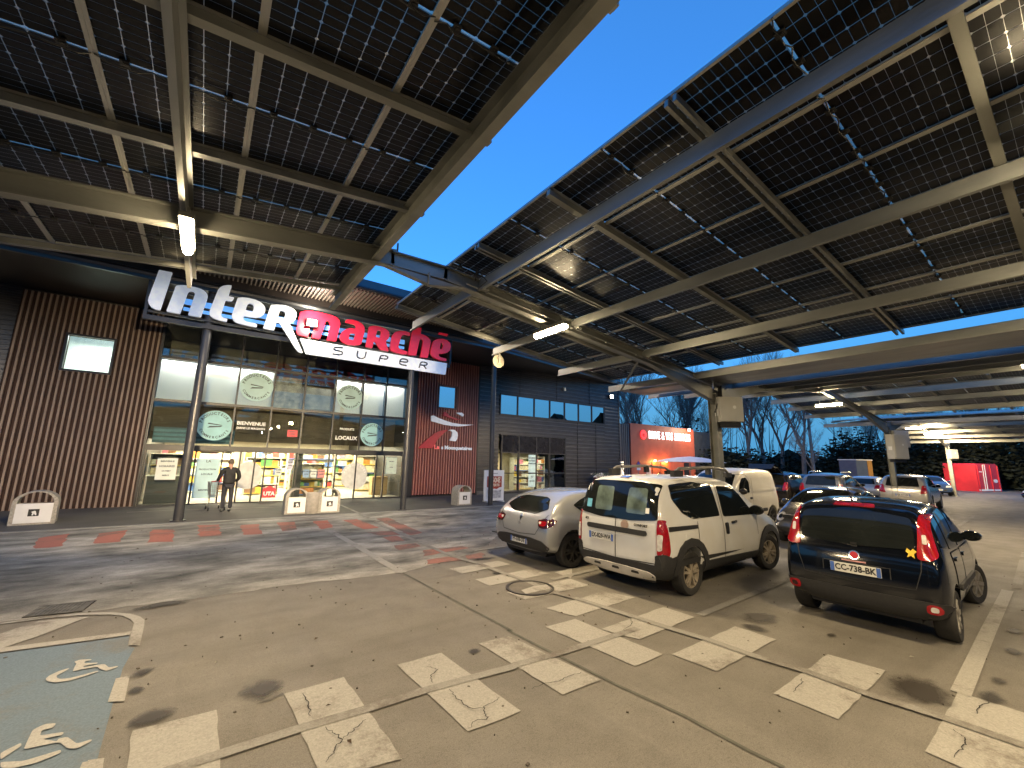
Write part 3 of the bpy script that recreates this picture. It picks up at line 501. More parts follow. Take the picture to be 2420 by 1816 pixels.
# drain grate, real bars over a black sheet painted as the pit's shade
gp = D['GRATE']; c0 = sum((Vector(p) for p in gp), Vector((0, 0)))/4
gr = empty('drain_grate', (c0.x, c0.y, 0), 'rectangular slotted iron drain grate in the road beside the blue bay', 'drain grate')
ax = (Vector(gp[2])-Vector(gp[1])); ay = (Vector(gp[0])-Vector(gp[1])); Lx, Ly = ax.length, ay.length; ang = math.atan2(ax.y, ax.x)
M_iron = mat('cast_iron', (0.15, 0.142, 0.128), 0.6, 0.5, 0.3, 12, 0.2, 60)
q = Matrix.Rotation(ang, 3, 'Z')
def gb(x0, x1, y0, y1, z0=0.006, z1=0.016):
    c = q @ Vector(((x0+x1)/2, (y0+y1)/2, 0)); return (c0.x+c.x, c0.y+c.y, (z0+z1)/2), (x1-x0, y1-y0, z1-z0), ang
mb = MB(); mb.box(*gb(-Lx/2-.03, Lx/2+.03, -Ly/2-.03, Ly/2+.03, 0.005, 0.010)); mb.build('pit', mat('pit_shade', (0.006, 0.006, 0.006), 0.9), gr)
mb = MB()
for s in (-1, 1): mb.box(*gb(-Lx/2-.03, Lx/2+.03, s*Ly/2-.02, s*Ly/2+.02)); mb.box(*gb(s*Lx/2-.02, s*Lx/2+.02, -Ly/2, Ly/2))
mb.box(*gb(-Lx/2, Lx/2, -.015, .015, .0105, .0150)); mb.build('frame', M_iron, gr)
for i in range(1, 12):
    x = -Lx/2+Lx*i/12; mb = MB(); mb.box(*gb(x-.015, x+.015, -Ly/2, Ly/2, .0105, .0145)); mb.build('grate_bar', M_iron, gr)
gx, gy = 7.15, 9.9
gr2 = empty('drain_grate', (gx, gy, 0), 'small broken drain grate among the faded red tiles', 'drain grate')
mb = MB(); mb.box((gx, gy, .0105), (.9, .42, .004), .1); mb.build('pit', mat('pit_shade', (0.006, 0.006, 0.006), 0.9), gr2)  # black sheet standing in for the shaded pit
for i in range(6): mb = MB(); mb.box((gx-.4+.16*i, gy, .017), (.03, .42, .014), .1); mb.build('grate_bar', M_iron, gr2)
# manhole
mx_, my_ = D['MANH']
mh = empty('manhole_cover', (mx_, my_, 0), 'round manhole cover ringed in black across a white stripe behind the silver hatchback', 'manhole cover')
mb = MB(); mb.lathe([(0.335, .0165), (0.335, .022), (0.375, .022), (0.375, .006)], (mx_, my_, 0), 40); mb.build('ring', M_stain, mh, smooth=True)
mb = MB(); mb.lathe([(0.001, .0145), (0.33, .0145), (0.33, .006)], (mx_, my_, 0), 40); mb.build('lid', mat('lid_asphalt', (0.12, 0.108, 0.092), .75, 0, .2, 6, .2, 90), mh)
mb = MB(); mb.prism([(mx_-.25, my_-.22), (mx_+.24, my_-.22), (mx_+.32, my_-.02), (mx_+.10, my_+.02), (mx_-.20, my_-.04)], [], lambda u, v, d: (u, v, .0195-d), .003); mb.build('paint', mk_white, mh)
# scraps of litter
pc = MB(); pc.add([(.58, 4.205, .03), (.68, 4.225, .022), (.79, 4.285, .03), (.77, 4.245, .05), (.67, 4.195, .045)], [(0, 1, 2, 3, 4)]); pc.add([(.58, 4.205, .022), (.68, 4.225, .021), (.67, 4.195, .045)], [(0, 1, 2)])
tag(pc.build('paper_scrap', M_white, None, off=(.68, 4.22, .02)), 'crumpled white paper scrap lying on a dark oil stain', 'litter').location = (.68, 4.22, .02)
# ================================================================ SUPERMARKET BUILDING
FY = 20.8
M_clad = mat('corrugated_cladding', (0.060, 0.060, 0.066), 0.34, 0.55, 0.12, 2.0)
M_soff = mat('soffit_board', (0.012, 0.008, 0.007), 0.5, 0, 0.25, 3)
M_slat_d = mat('wood_slat', (0.175, 0.125, 0.10), 0.6, 0, 0.3, 2.0, 0.15, 30, col2=(0.27, 0.205, 0.165), stretch=(6, 6, .6))
M_slat_b = mat('wood_backing', (0.030, 0.012, 0.008), 0.8, 0, 0.3, 4)
M_red_s = mat('red_slat', (0.37, 0.16, 0.13), 0.5, 0, 0.2, 3, stretch=(6, 6, .6))
M_red_b = mat('red_backing', (0.11, 0.012, 0.012), 0.7, 0, 0.2, 4)
M_fglass = glass_mat('shop_glass', (0.86, 0.90, 0.88), 1.3, 0.0, 1.5, 0.03)
M_mirror = glass_mat('reflective_glass', (0.12, 0.14, 0.15), 1.0, 0.0, 1.5, 0.62)
M_plinth = mat('plinth_concrete', (0.10, 0.098, 0.093), 0.85, 0, 0.2, 4, 0.2, 50)
shop = empty('supermarket', (10.0, FY, 0), 'long dark supermarket building with a glazed entrance between wooden and red slatted panels', 'supermarket')
def corrug(x0, x1, z0, z1, pitch, dep=0.03, y=FY):
    mb = MB(); prof = []; z = z0
    while z < z1:
        prof += [(0, z), (0, z+pitch*.42), (-dep, z+pitch*.55), (-dep, z+pitch*.87)]; z += pitch
    prof = [(d, min(z, z1)) for d, z in prof]
    vs = [(x0, y+d, z) for d, z in prof]+[(x1, y+d, z) for d, z in prof]; n = len(prof)
    mb.add(vs, [(i, i+1, n+i+1, n+i) for i in range(n-1)])
    return mb
# walls: left, and the right wing with openings cut out of the sheet
mb = corrug(-14, -5.62, 0, 7.9, .165); mb.build('wall_cladding', M_clad, shop)
ZT = 8.05
for (x0, x1, z0, z1) in ((12.6, 14.1, .18, ZT), (23.34, 24.95, .18, ZT), (14.1, 23.34, 5.90, ZT), (14.1, 23.34, 3.48, 4.62), (19.5, 23.34, .18, 3.48)):
    corrug(x0, x1, z0, z1, .25, .045).build('wall_cladding', M_clad, shop)
mb = MB(); mb.b2(-14, -4.35, 20.88, 21.1, 0, 8.0); mb.b2(-3.02, -1.8, 20.88, 21.1, 0, 8.0); mb.b2(-4.35, -3.02, 20.88, 21.1, 0, 4.68); mb.b2(-4.35, -3.02, 20.88, 21.1, 6.02, 8.0); mb.b2(8.3, 14.05, 20.88, 21.1, 0, 8.0); mb.b2(14.05, 24.93, 20.88, 21.1, 5.95, 8.0); mb.b2(14.05, 24.93, 20.88, 21.1, 3.5, 4.58); mb.b2(19.55, 24.93, 20.88, 21.1, 0, 3.5)
mb.b2(23.4, 24.93, 20.88, 21.1, 4.58, 5.95); mb.b2(24.75, 24.93, 21.1, 40, 0, 8.0)
mb.b2(-14, 24.93, 39.8, 40, 0, 8)
mb.b2(8.3, 8.4, 21.1, 31, 0, 7.4); mb.b2(-1.9, -1.8, 21.1, 31, 0, 7.4); mb.b2(14.0, 14.1, 21.1, 27, 0, 4); mb.b2(19.6, 19.7, 21.1, 27, 0, 4)
mb.build('wall', M_dark, shop)
for a_, b_ in ((12.6, 24.9), (-14, -5.6)): mb = MB(); mb.b2(a_, b_, 20.72, 20.85, 0, .17); mb.build('plinth', M_plinth, shop)
mb = MB(); mb.tube([(24.95, FY-.03, 0), (24.95, FY-.03, 8.0)], .05, 8); mb.build('corner_trim', M_dark, shop)
for x in (15.6, 18.7, 21.8):
    mb = MB(); mb.b2(x-.012, x+.012, FY-.058, FY-.02, 5.94, 7.9); mb.build('sheet_joint', M_dark2, shop)
for x in (20.6, 22.4):
    mb = MB(); mb.b2(x-.012, x+.012, FY-.058, FY-.02, .2, 4.56); mb.build('sheet_joint', M_dark2, shop)
# roof
mb = MB(); mb.b2(-14, 24.9, 21.0, 40, 8.0, 8.3); mb.build('roof', M_dark, shop)
mb = MB()
mb.add([(-14, 15.7, 6.98), (10.3, 15.7, 6.98), (24.97, 20.75, 7.86), (24.97, 21.0, 7.86), (-14, 21.0, 7.42), (12.4, 21.0, 7.42)], [(0, 1, 5, 4), (1, 2, 3, 5)])
mb.add([(-14, 15.72, 7.28), (10.3, 15.72, 7.28), (24.99, 20.77, 8.1), (24.97, 21.0, 8.1), (-14, 21.0, 8.1), (12.4, 21.0, 8.1)], [(4, 5, 1, 0), (5, 3, 2, 1)])
mb.build('soffit', M_soff, shop)
M_fasc = mat('fascia_metal', (0.085, 0.088, 0.098), 0.32, 0.8, 0.1, 2)
mb = MB()
for a, b in (((-14, 15.66, 7.12), (10.3, 15.66, 7.10)), ((10.3, 15.66, 7.10), (24.99, 20.72, 7.96))):
    mb.bar(a, b, .10, .34); mb.tube([a, b], .10, 8)
mb.build('gutter', M_fasc, shop, smooth=True)
# porch roof, further out, with slatted soffit
mb = MB(); mb.b2(-14, 9.6, 13.75, 15.6, 7.48, 7.74); mb.b2(-14, 9.6, 15.6, 15.72, 7.2, 8.0); mb.build('porch_roof', M_soff, shop)
mb = MB(); mb.bar((-14, 13.7, 7.62), (9.6, 13.7, 7.62), .14, .34); mb.tube([(-14, 13.64, 7.48), (9.6, 13.64, 7.48)], .07, 8); mb.bar((9.6, 13.7, 7.62), (9.6, 15.6, 7.62), .1, .34); mb.build('porch_fascia', M_fasc, shop, smooth=True)
sl = MB(); sl.b2(-.022, .022, -.9, .9, -.035, .035); sme = sl.mesh('soffit_slat', mat('soffit_slat_wood', (0.075, 0.062, 0.052), .4, 0, .2, 5))
for i in range(120):
    x = -5.0+.122*i
    link('soffit_slat', sme, shop, Vector((x, 14.66, 7.44))-parent_loc(shop))
# wooden slat panels
def slat_panel(x0, x1, z0, z1, n, win, ms, mbk, wx=.055, dp=.07, step=0.0):
    mb = MB(); wx0, wx1, wz0, wz1 = win
    mb.b2(x0, wx0, 20.70, 20.87, z0, z1); mb.b2(wx1, x1, 20.70, 20.87, z0, z1); mb.b2(wx0, wx1, 20.70, 20.87, z0, wz0); mb.b2(wx0, wx1, 20.70, 20.87, wz1, z1)
    mb.build('panel_backing', mbk, shop)
    for i in range(n):
        x = x0+(i+.5)*(x1-x0)/n
        segs = [(z0, z1)] if not (wx0-.02 < x < wx1+.02) else [(z0, wz0-.06), (wz1+.06, z1)]
        for a, b in segs:
            m2 = MB(); m2.b2(x-wx/2, x+wx/2, 20.70-dp, 20.705, a, b); m2.build('slat', ms, shop)
    fr = MB(); t = .07
    fr.b2(wx0-t, wx0, 20.60, 20.72, wz0-t, wz1+t); fr.b2(wx1, wx1+t, 20.60, 20.72, wz0-t, wz1+t); fr.b2(wx0, wx1, 20.60, 20.72, wz0-t, wz0); fr.b2(wx0, wx1, 20.60, 20.72, wz1, wz1+t)
    f = fr.build('window', M_dark2 if ms is M_slat_d else mat('red_brown_frame', (0.12, 0.05, 0.04), .5), shop)
    return f
wf = slat_panel(-5.58, -1.80, .02, 7.3, 25, (-4.28, -3.10, 4.74, 5.95), M_slat_d, M_slat_b)
# lit office behind the left window
mb = MB(); mb.b2(-4.28, -3.10, 20.74, 20.75, 4.74, 5.95); mb.build('pane', M_fglass, wf)
M_offw = mat('office_wall', (0.72, 0.74, 0.70), .7, emit=(0.86, 0.93, 0.86), es=0.0)
mb = MB(); mb.b2(-5.3, -2.0, 23.3, 23.35, 3.6, 6.6); mb.b2(-5.3, -5.25, 21.1, 23.3, 3.6, 6.6); mb.b2(-2.05, -2.0, 21.1, 23.3, 3.6, 6.6); mb.b2(-5.3, -2.0, 21.1, 23.3, 6.4, 6.45); mb.b2(-5.3, -2.0, 21.1, 23.3, 3.6, 3.65)
mb.build('office_room', M_offw, shop)
mb = MB(); mb.b2(-4.0, -2.6, 22.4, 22.7, 6.33, 6.38); tb = mb.build('office_light', mat('office_tube', (1, 1, 1), .5, emit=(1, 1, .95), es=6), shop)
area(shop, (-3.6, 22.2, 6.2), 1.6, 1.2, 150, (0.92, 1.0, 0.93))
wr = slat_panel(8.78, 12.55, .10, 7.3, 25, (10.03, 11.10, 4.70, 5.87), M_red_s, M_red_b)
mb = MB(); mb.b2(10.03, 11.10, 20.74, 20.75, 4.70, 5.87); mb.build('pane', M_mirror, wr)
for a_, b_, c_ in ((8.28, 8.78, 20.66), (-1.80, -1.72, 20.60), (12.55, 12.62, 20.62)): mb = MB(); mb.b2(a_, b_, c_, 20.9, 0, 7.35); mb.build('wall_return', M_dark2, shop)
# curtain wall
cols = [-1.75, -.40, .87, 2.19, 3.42, 4.72, 6.0, 7.16, 8.25]; rows = [2.15, 3.93, 5.60, 7.25]
cw = empty('curtain_wall', (0, 0, 0)); cw.parent = shop; cw.location = Vector((3.2, FY, 0))-Vector(shop.location)
def mull(x0, x1, z0, z1, y0=20.70, y1=20.86, name='mullion', m=None):
    mb = MB(); mb.b2(x0, x1, y0, y1, z0, z1); mb.build(name, m or M_dark2, cw)
for x in cols: mull(x-.03, x+.03, 2.20, 7.22)
for z in rows: mull(-1.78, 8.28, z-.05, z+.05, 20.68, 20.87)
mull(-1.78, 8.28, 2.04, 2.26, 20.62, 20.9); mull(-1.78, 8.28, 0, .05, 20.66, 20.9)
for r in range(3):
    for c in range(8):
        mb = MB(); a = (c*7+r*3) % 5*.0011
        mb.b2(cols[c]+.03, cols[c+1]-.03, 20.765, 20.775, rows[r]+.05, rows[r+1]-.05); mb.build('pane', M_fglass, cw)
base = [-1.70, -.20, .67, 1.28, 1.81, 2.19, 3.42, 4.72, 5.03, 5.95, 6.91, 7.29, 8.22]
for x in base: mull(x-.028, x+.028, .05, 2.05, 20.71, 20.84)
mull(3.36, 3.66, .05, 2.05, 20.9, 21.2, 'column')
doors = ((-.20, .67), (.67, 1.28), (1.28, 1.81), (1.81, 2.19), (4.72, 5.03), (5.03, 5.95), (5.95, 6.91))
for i in range(len(base)-1):
    if (base[i], base[i+1]) == (.67, 1.28): continue     # the sliding door stands open here
    mb = MB(); mb.b2(base[i]+.03, base[i+1]-.03, 20.76, 20.77, .06, 2.03); mb.build('sliding_door' if (base[i], base[i+1]) in doors else 'pane', M_fglass, cw)
mb = MB(); mb.b2(-.2, 2.2, 20.55, 20.66, 2.08, 2.22); mb.b2(4.7, 6.95, 20.55, 20.66, 2.08, 2.22); mb.build('door_drive', M_dark2, cw)
for x in (.95, 5.9): mull(x-.08, x+.08, 2.0, 2.1, 20.5, 20.6, 'door_sensor', M_black)
# strip window of the right wing
sw = [14.13+ (23.31-14.13)*i/7 for i in range(8)]
sf = MB(); sf.b2(14.1, 23.34, 20.70, 20.86, 4.60, 4.68); sf.b2(14.1, 23.34, 20.70, 20.86, 5.84, 5.92)
for x in sw: sf.b2(x-.035, x+.035, 20.705, 20.855, 4.68, 5.84)
sfo = sf.build('strip_window', M_dark2, shop)
for i in range(7): mb = MB(); mb.b2(sw[i]+.035, sw[i+1]-.035, 20.76, 20.77, 4.68, 5.84); mb.build('pane', M_mirror, sfo)
# vitrine
vx = [14.30, 15.57, 16.95, 18.05, 19.42]
vf = MB(); vf.b2(14.2, 19.5, 20.68, 20.86, 2.36, 2.42); vf.b2(14.2, 19.5, 20.68, 20.86, .02, .12); vf.b2(14.2, 19.5, 20.69, 20.85, 3.42, 3.48)
for x in vx: vf.b2(x-.04, x+.04, 20.70, 20.84, .12, 3.42)
vf.b2(14.3, 19.42, 20.70, 20.84, 1.15, 1.21)
vfo = vf.build('display_window', M_dark2, shop)
for i in range(4):
    mb = MB(); mb.b2(vx[i]+.04, vx[i+1]-.04, 20.76, 20.77, .12, 2.36); mb.build('pane', M_fglass, vfo)
    mb = MB(); mb.b2(vx[i]+.04, vx[i+1]-.04, 20.75, 20.76, 2.42, 3.42); mb.build('dark_pane', mat('dark_panel_glass', (0.02, 0.02, 0.024), .06, 0, .2, 3, spec=.7), vfo)
# roof columns
for x, y, r in ((-.34, 15.9, .125), (6.35, 15.68, .115), (10.33, 15.74, .11)):
    mb = MB(); mb.tube([(x, y, .0), (x, y, 7.05)], r, 16); mb.lathe([(0.001, .045), (r+.07, .045), (r+.07, .012)], (x, y, 0), 16)
    mb.build('column', mat('column_paint', (0.045, 0.046, 0.052), .38, .3, .15, 3), shop, smooth=True)
# wall camera, corner floodlight
mb = MB(); mb.lathe([(.001, -.09), (.07, -.06), (.085, 0), (.07, .06), (.06, .1)], (19.3, 20.62, 6.69), 14); mb.b2(19.24, 19.36, 20.6, 20.78, 6.75, 6.85)
tag(mb.build('security_camera', M_white, None, off=(19.3, 20.7, 6.7), smooth=True), 'small white dome camera high on the dark ribbed wall', 'camera').location = (19.3, 20.7, 6.7)
def flood(x, y, z, name, label, power, col=(1, .88, .66), dirv=(0, -1, -.6), par=None):
    f = empty(name, (x, y, z), label, 'floodlight')
    mb = MB(); mb.box((x, y+.05, z), (.34, .12, .26)); mb.box((x, y+.16, z-.02), (.06, .16, .06)); mb.build('housing', M_dark2, f)
    mb = MB(); mb.box((x, y-.025, z), (.28, .02, .20)); mb.build('lens', mat('flood_glow', (1, .95, .85), .5, emit=(1, .93, .75), es=60), f)
    d = Vector(dirv).normalized(); q = d.to_track_quat('-Z', 'Y').to_euler()
    area(f, (x, y-.06, z), .28, .2, power, col, tuple(q), 170)
    return f
flood(23.95, 20.58, 6.72, 'floodlight', 'glaring floodlight at the right corner of the dark ribbed wall', 500)

# ---- shop interior -----------------------------------------------------------
M_fl = mat('shop_floor_tiles', (0.50, 0.46, 0.39), .25, 0, .08, 2)
M_wallin = mat('shop_inner_wall', (0.62, 0.56, 0.45), .7, 0, .1, 2)
M_brown = mat('brown_bulkhead', (0.24, 0.18, 0.125), .7, 0, .25, 1.0)
mb = MB(); mb.b2(-7, 13.9, 20.9, 38, -.05, .02); mb.build('shop_floor', M_fl, shop)
mb = MB(); mb.b2(-7, 13.9, 31, 31.1, .02, 4.0); mb.build('back_wall', M_wallin, shop)
mb = MB(); mb.b2(-1.8, 8.3, 21.0, 31, 3.93, 4.0); mb.build('shop_ceiling', M_brown, shop)
mb = MB(); mb.b2(-1.8, 8.3, 22.3, 22.4, 2.5, 3.93); mb.build('bulkhead', mat('dark_bulkhead', (.10, .072, .05), .6, 0, .4, 1.2), shop)
M_blind = mat('frosted_film', (0.70, 0.70, 0.68), .6, 0, .06, .8)
for a, b in ((-1.72, -.43), (-.37, .84), (.90, 2.16), (4.75, 5.97), (6.03, 7.13), (7.19, 8.22)):
    mb = MB(); mb.b2(a, b, 21.05, 21.07, 3.99, 5.54); mb.build('frosted_blind', M_blind, shop)
mb = MB(); mb.b2(-1.8, 8.3, 25.0, 25.1, 4.0, 7.3); mb.build('upper_wall', mat('upper_wall_paint', (0.38, 0.33, 0.26), .7, 0, .3, 1), shop)
mb = MB(); mb.b2(-1.8, 8.3, 21.0, 25, 7.2, 7.25); mb.b2(-1.8, 8.3, 20.9, 25, 5.72, 5.78); mb.build('upper_ceiling', M_dark, shop)
for x, w in ((-.9, 1.7), (1.2, 1.7), (5.4, 1.7), (7.2, 1.5)): area(shop, (x, 20.90, 5.66), w, .12, 100, (1, .95, .86), (R(-18), 0, 0))
area(shop, (3.4, 23.0, 5.6), 3.0, 1.0, 90, (1, .9, .7))
# strip ceiling lights and shop lamps
M_ctube = mat('ceiling_tube', (1, 1, 1), .5, emit=(1, .95, .82), es=9)
for y in (23.4, 25.6, 28.4):
    for x in (-.6, 1.9, 4.9, 7.2):
        z = 2.9
        mb = MB(); mb.b2(x-.7, x+.7, y-.06, y+.06, z, z+.05); mb.build('ceiling_light', M_ctube, shop)
for y, pw in ((23.2, 420), (26.0, 520), (29.0, 420)):
    for x in (0.2, 3.4, 6.6): area(shop, (x, y, 2.65), 2.2, .5, pw, (1, .84, .56))
mb = MB(); mb.b2(-1.7, 1.05, 22.22, 22.28, 2.36, 2.98); mb.build('aisle_sign_band', mat('blue_band', (0.10, .20, .28), .5, 0, .2, 2), shop)
for k in range(3): mb = MB(); mb.b2(-1.68, 1.0, 22.17, 22.22, 2.46+.17*k, 2.56+.17*k); mb.build('blue_stripe', mat('blue_stripe_paint', (0.16, .34, .46), .5), shop)
# rear wall display window room
mb = MB(); mb.b2(14.1, 19.6, 23.6, 23.7, .02, 3.4); mb.b2(14.1, 19.6, 21.1, 23.6, 2.5, 2.6); mb.b2(14.1, 19.6, 20.9, 23.6, -.05, .02); mb.build('display_room', mat('display_room_wall', (.48, .42, .30), .7, 0, .2, 1.2), shop)
area(shop, (15.3, 22.0, 2.4), 1.6, .8, 85, (1, .86, .55)); area(shop, (18.0, 22.0, 2.4), 2.0, .8, 75, (1, .9, .66))
PROD = [mat('product_%s' % n, c, .45, 0, .35, 9) for n, c in (('red', (.5, .05, .04)), ('yellow', (.65, .45, .06)), ('white', (.68, .66, .6)), ('green', (.10, .28, .08)), ('blue', (.06, .14, .4)), ('orange', (.6, .22, .04)), ('pink', (.55, .18, .25)), ('brown', (.2, .1, .05)), ('cream', (.66, .56, .38)))]
rnd = random.Random(21)
def shelf(x, y, w, d, h, lv, rz, label, seed, grp='shelf units inside the shop', dark=False):
    t = empty('shelf_unit', (x, y, .02), label, 'shelf', grp, rz)
    rr = random.Random(seed); mb = MB()
    mb.b2(-w/2, w/2, d/2-.03, d/2, 0, h); mb.b2(-w/2, -w/2+.04, -d/2, d/2, 0, h); mb.b2(w/2-.04, w/2, -d/2, d/2, 0, h)
    for k in range(lv+1): z = .10+(h-.12)*k/lv; mb.b2(-w/2+.04, w/2-.04, -d/2, d/2-.03, z-.02, z)
    mb.build('rack', mat('shelf_white', (.62, .60, .54), .5) if not dark else M_brown, t, off=(0, 0, 0))
    pr = MB()
    for k in range(lv):
        z = .10+(h-.12)*k/lv; gap = (h-.12)/lv; xx = -w/2+.06
        while xx < w/2-.12:
            n = rr.randint(2, 7); bw = rr.uniform(.03, .095); bh = gap*rr.uniform(.45, .85); pr.cur = rr.randrange(len(PROD)) if rr.random() > .35 else rr.choice((2, 8))
            for i in range(n):
                if xx+bw > w/2-.06: break
                hh = bh*rr.uniform(.93, 1.0)
                pr.b2(xx, xx+bw*.93, -d/2+.02, d/2-.1, z, z+hh); xx += bw
        pr.cur = 4 if rr.random() < .2 else 1 if rr.random() < .5 else 2
        pr.b2(-w/2+.05, w/2-.05, -d/2-.012, -d/2-.002, z-.045, z+.0)
    o = pr.build('products', PROD, t, off=(0, 0, 0)); o['kind'] = 'stuff'
    return t
shelf(-1.05, 23.2, 1.3, .6, 1.9, 4, 0, 'bright packed shelf unit behind the leftmost entrance pane', 1, None)
shelf(.3, 27.0, 2.0, .6, 2.1, 5, 0, 'tall packed shelf unit seen through the open sliding door', 2, None)
shelf(2.55, 24.8, 1.5, .6, 1.8, 4, 0, 'shelf unit of packets behind the pane with the red house sticker', 3, None)
shelf(4.3, 23.2, 1.5, .5, 1.55, 4, 0, 'shelf of coloured goods left of the right-hand sliding doors', 4, None)
shelf(5.4, 28.2, 2.6, .6, 2.2, 5, 0, 'long back shelf unit behind the right-hand sliding doors', 5, None)
shelf(7.75, 25.2, 1.2, .5, 2.0, 4, 0, 'shelf unit behind the rightmost entrance pane', 6, None)
shelf(3.2, 29.6, 2.4, .6, 2.2, 5, 0, 'far back wall shelf unit at the middle of the shop', 7, None)
shelf(7.6, 29.5, 2.0, .6, 2.2, 5, 0, 'far back wall shelf unit at the right of the shop', 8, None)
shelf(-.8, 29.6, 2.0, .6, 2.2, 5, 0, 'far back wall shelf unit at the left of the shop', 9, None)
shelf(17.3, 22.8, 1.5, .5, 2.1, 5, 0, 'rack of cream boxes in the right-hand display window', 10, None)
shelf(14.95, 22.7, 1.0, .5, 1.2, 4, 0, 'low rack of white boxes at the left of the display window', 12, None)
shelf(18.75, 22.9, 1.1, .5, 2.2, 5, 0, 'pale rack at the right end of the display window', 13, None)
mb = MB(); mb.b2(-1.6, -.5, 21.5, 21.8, .02, 1.05); mb.cur = 1; mb.b2(-1.65, -.45, 21.45, 21.85, 1.05, 1.09)
tag(mb.build('shop_counter', [mat('counter_dark', (.03, .033, .03), .3), M_white], None, off=(-1, 21.6, 0)), 'dark low counter behind the leftmost entrance pane', 'counter').location = (-1, 21.6, 0)
cb = MB(); cb.b2(7.3, 8.1, 22.3, 22.8, .02, .95); cb.build('wooden_counter', mat('counter_wood', (.45, .30, .14), .5, 0, .2, 4, stretch=(1, 1, 8)), None, off=(7.7, 22.5, 0)).location = (7.7, 22.5, 0)
tag(bpy.data.objects['wooden_counter'], 'pale wooden counter behind the rightmost entrance pane', 'counter')
# round stickers and posters on the glass
M_teal = mat('teal_sticker', (.30, .56, .60), .6, 0, .08, 3)
M_teal2 = mat('pale_teal_sticker', (.42, .62, .66), .6, 0, .08, 3)
M_ink = mat('dark_ink', (.05, .07, .08), .6)
def disc(x, z, r, m, name='round_sticker', y=20.752, half=None):
    mb = MB(); P = []
    for k in range(40):
        t = 2*math.pi*k/40; P.append((x+r*math.cos(t), z+r*math.sin(t)))
    if half: P = [(min(max(p[0], half[0]), half[1]), p[1]) for p in P]
    mb.prism(P, [], lambda u, v, d: (u, y+d, v), .004); return mb.build(name, m, cw)
def txt_on(s, x, z, size, m, y=20.745, bold=0.0, rot=0.0, sx=1.0, name='lettering', par=None):
    o = text_obj(name, s, size, m, par or cw, (x, y, z), (R(90), 0, 0), bold, 0.0, 'CENTER', sx); o.rotation_euler = (R(90), rot, 0); return o
def arc_txt(s, x, z, r, size, a0, a1, m):
    for i, ch in enumerate(s):
        a = R(a0+(a1-a0)*i/(len(s)-1)); txt_on(ch, x+r*math.cos(a), z+r*math.sin(a), size, m, 20.744, .004, -(a-R(90)) if a0 > a1 else -(a+R(90)))
for x, z, r, m in ((1.54, 4.80, .62, M_teal2), (.27, 3.07, .60, M_teal), (5.41, 4.75, .60, M_teal2), (6.60, 3.03, .56, M_teal)):
    disc(x, z, r, m)
    arc_txt('PRODUCTEURS', x, z, r*.80, .15, 165, 25, M_ink); arc_txt('COMMERÇANTS', x, z, r*.80, .13, 205, 335, M_ink)
    for k in range(2):
        mb = MB(); mb.prism([(x-.22+k*.05, z+.10-k*.13), (x+.26, z+.03-k*.03), (x+.20, z+.01-k*.06), (x-.24, z+.05-k*.15)], [], lambda u, v, d: (u, 20.744+d, v), .003); mb.build('sticker_mark', M_ink, cw)
arc_txt('PRODUCTEURS', 5.93, 1.06, .5, .11, 160, 20, M_white)
def poster(x0, x1, z0, z1, m, lines=(), y=20.748, par=None, ink=None):
    mb = MB(); mb.b2(x0, x1, y, y+.004, z0, z1); o = mb.build('poster', m, par or cw)
    for s, fz, sz in lines: txt_on(s, (x0+x1)/2, z0+(z1-z0)*fz, sz, ink or M_ink, y-.005, .003, par=par)
    return o
M_paper = mat('poster_paper', (.62, .66, .62), .6, 0, .04, 5)
poster(-.14, .62, .24, 1.76, M_teal2, (('LA', .93, .14), ('PRODUCTION', .72, .085), ('LOCALE', .6, .10), ('BIENVENUE', .2, .08))); disc(1.62, 1.10, .55, mat('translucent_sticker', (.55, .56, .54), .5), half=(1.31, 2.1)); disc(5.93, 1.06, .62, mat('translucent_sticker', (.55, .56, .54), .5), half=(5.35, 6.5))
poster(-1.33, -.72, .95, 1.75, M_paper, (('BIENVENUE', .85, .08), ('HORAIRES', .62, .10), ('OUVERT', .4, .07), ('MERCI', .2, .07)))
txt_on('BIENVENUE', 1.52, 3.22, .20, M_white, bold=.006); txt_on('DANS LE MAGASIN', 1.52, 3.02, .12, M_white, bold=.004)
txt_on('PRODUITS', 5.40, 3.22, .14, M_white, bold=.004); txt_on('LOCAUX', 5.40, 2.80, .24, M_white, bold=.008)
M_utar = mat('house_sticker_red', (.55, .03, .05), .5)
mb = MB(); mb.prism([(2.22, .18), (2.72, .18), (2.72, .48), (2.78, .50), (2.47, .68), (2.16, .50), (2.22, .48)], [], lambda u, v, d: (u, 20.748+d, v), .004); mb.build('sticker', M_utar, cw)
txt_on('UTA', 2.47, .34, .21, M_white, bold=.012)
for x0, x1, z0, z1, m in ((3.7, 3.95, 1.0, 1.35, mat('poster_blue', (.2, .33, .5), .5)), (4.0, 4.25, 1.0, 1.35, M_paper), (4.3, 4.6, .98, 1.36, mat('poster_red', (.5, .2, .2), .5)), (2.6, 2.85, 1.1, 1.4, M_paper), (3.05, 3.25, 1.35, 1.75, mat('poster_lilac', (.5, .5, .62), .5)), (7.4, 7.95, 1.15, 1.95, mat('poster_green', (.55, .66, .55), .5)), (2.9, 3.3, 2.75, 3.05, M_utar)):
    poster(x0, x1, z0, z1, m, (('PROMO', .75, .07), ('OFFRE', .4, .06)))
mb = MB(); mb.b2(3.45, 4.65, 21.3, 21.4, 4.1, 5.1); mb.build('wall_picture', mat('grey_photo_print', (.30, .30, .29), .6, 0, .6, 3), shop)
mb = MB(); mb.b2(2.25, 3.35, 21.3, 21.4, 4.05, 5.45); mb.build('wall_picture', mat('grey_photo_print2', (.34, .32, .28), .6, 0, .7, 4), shop)
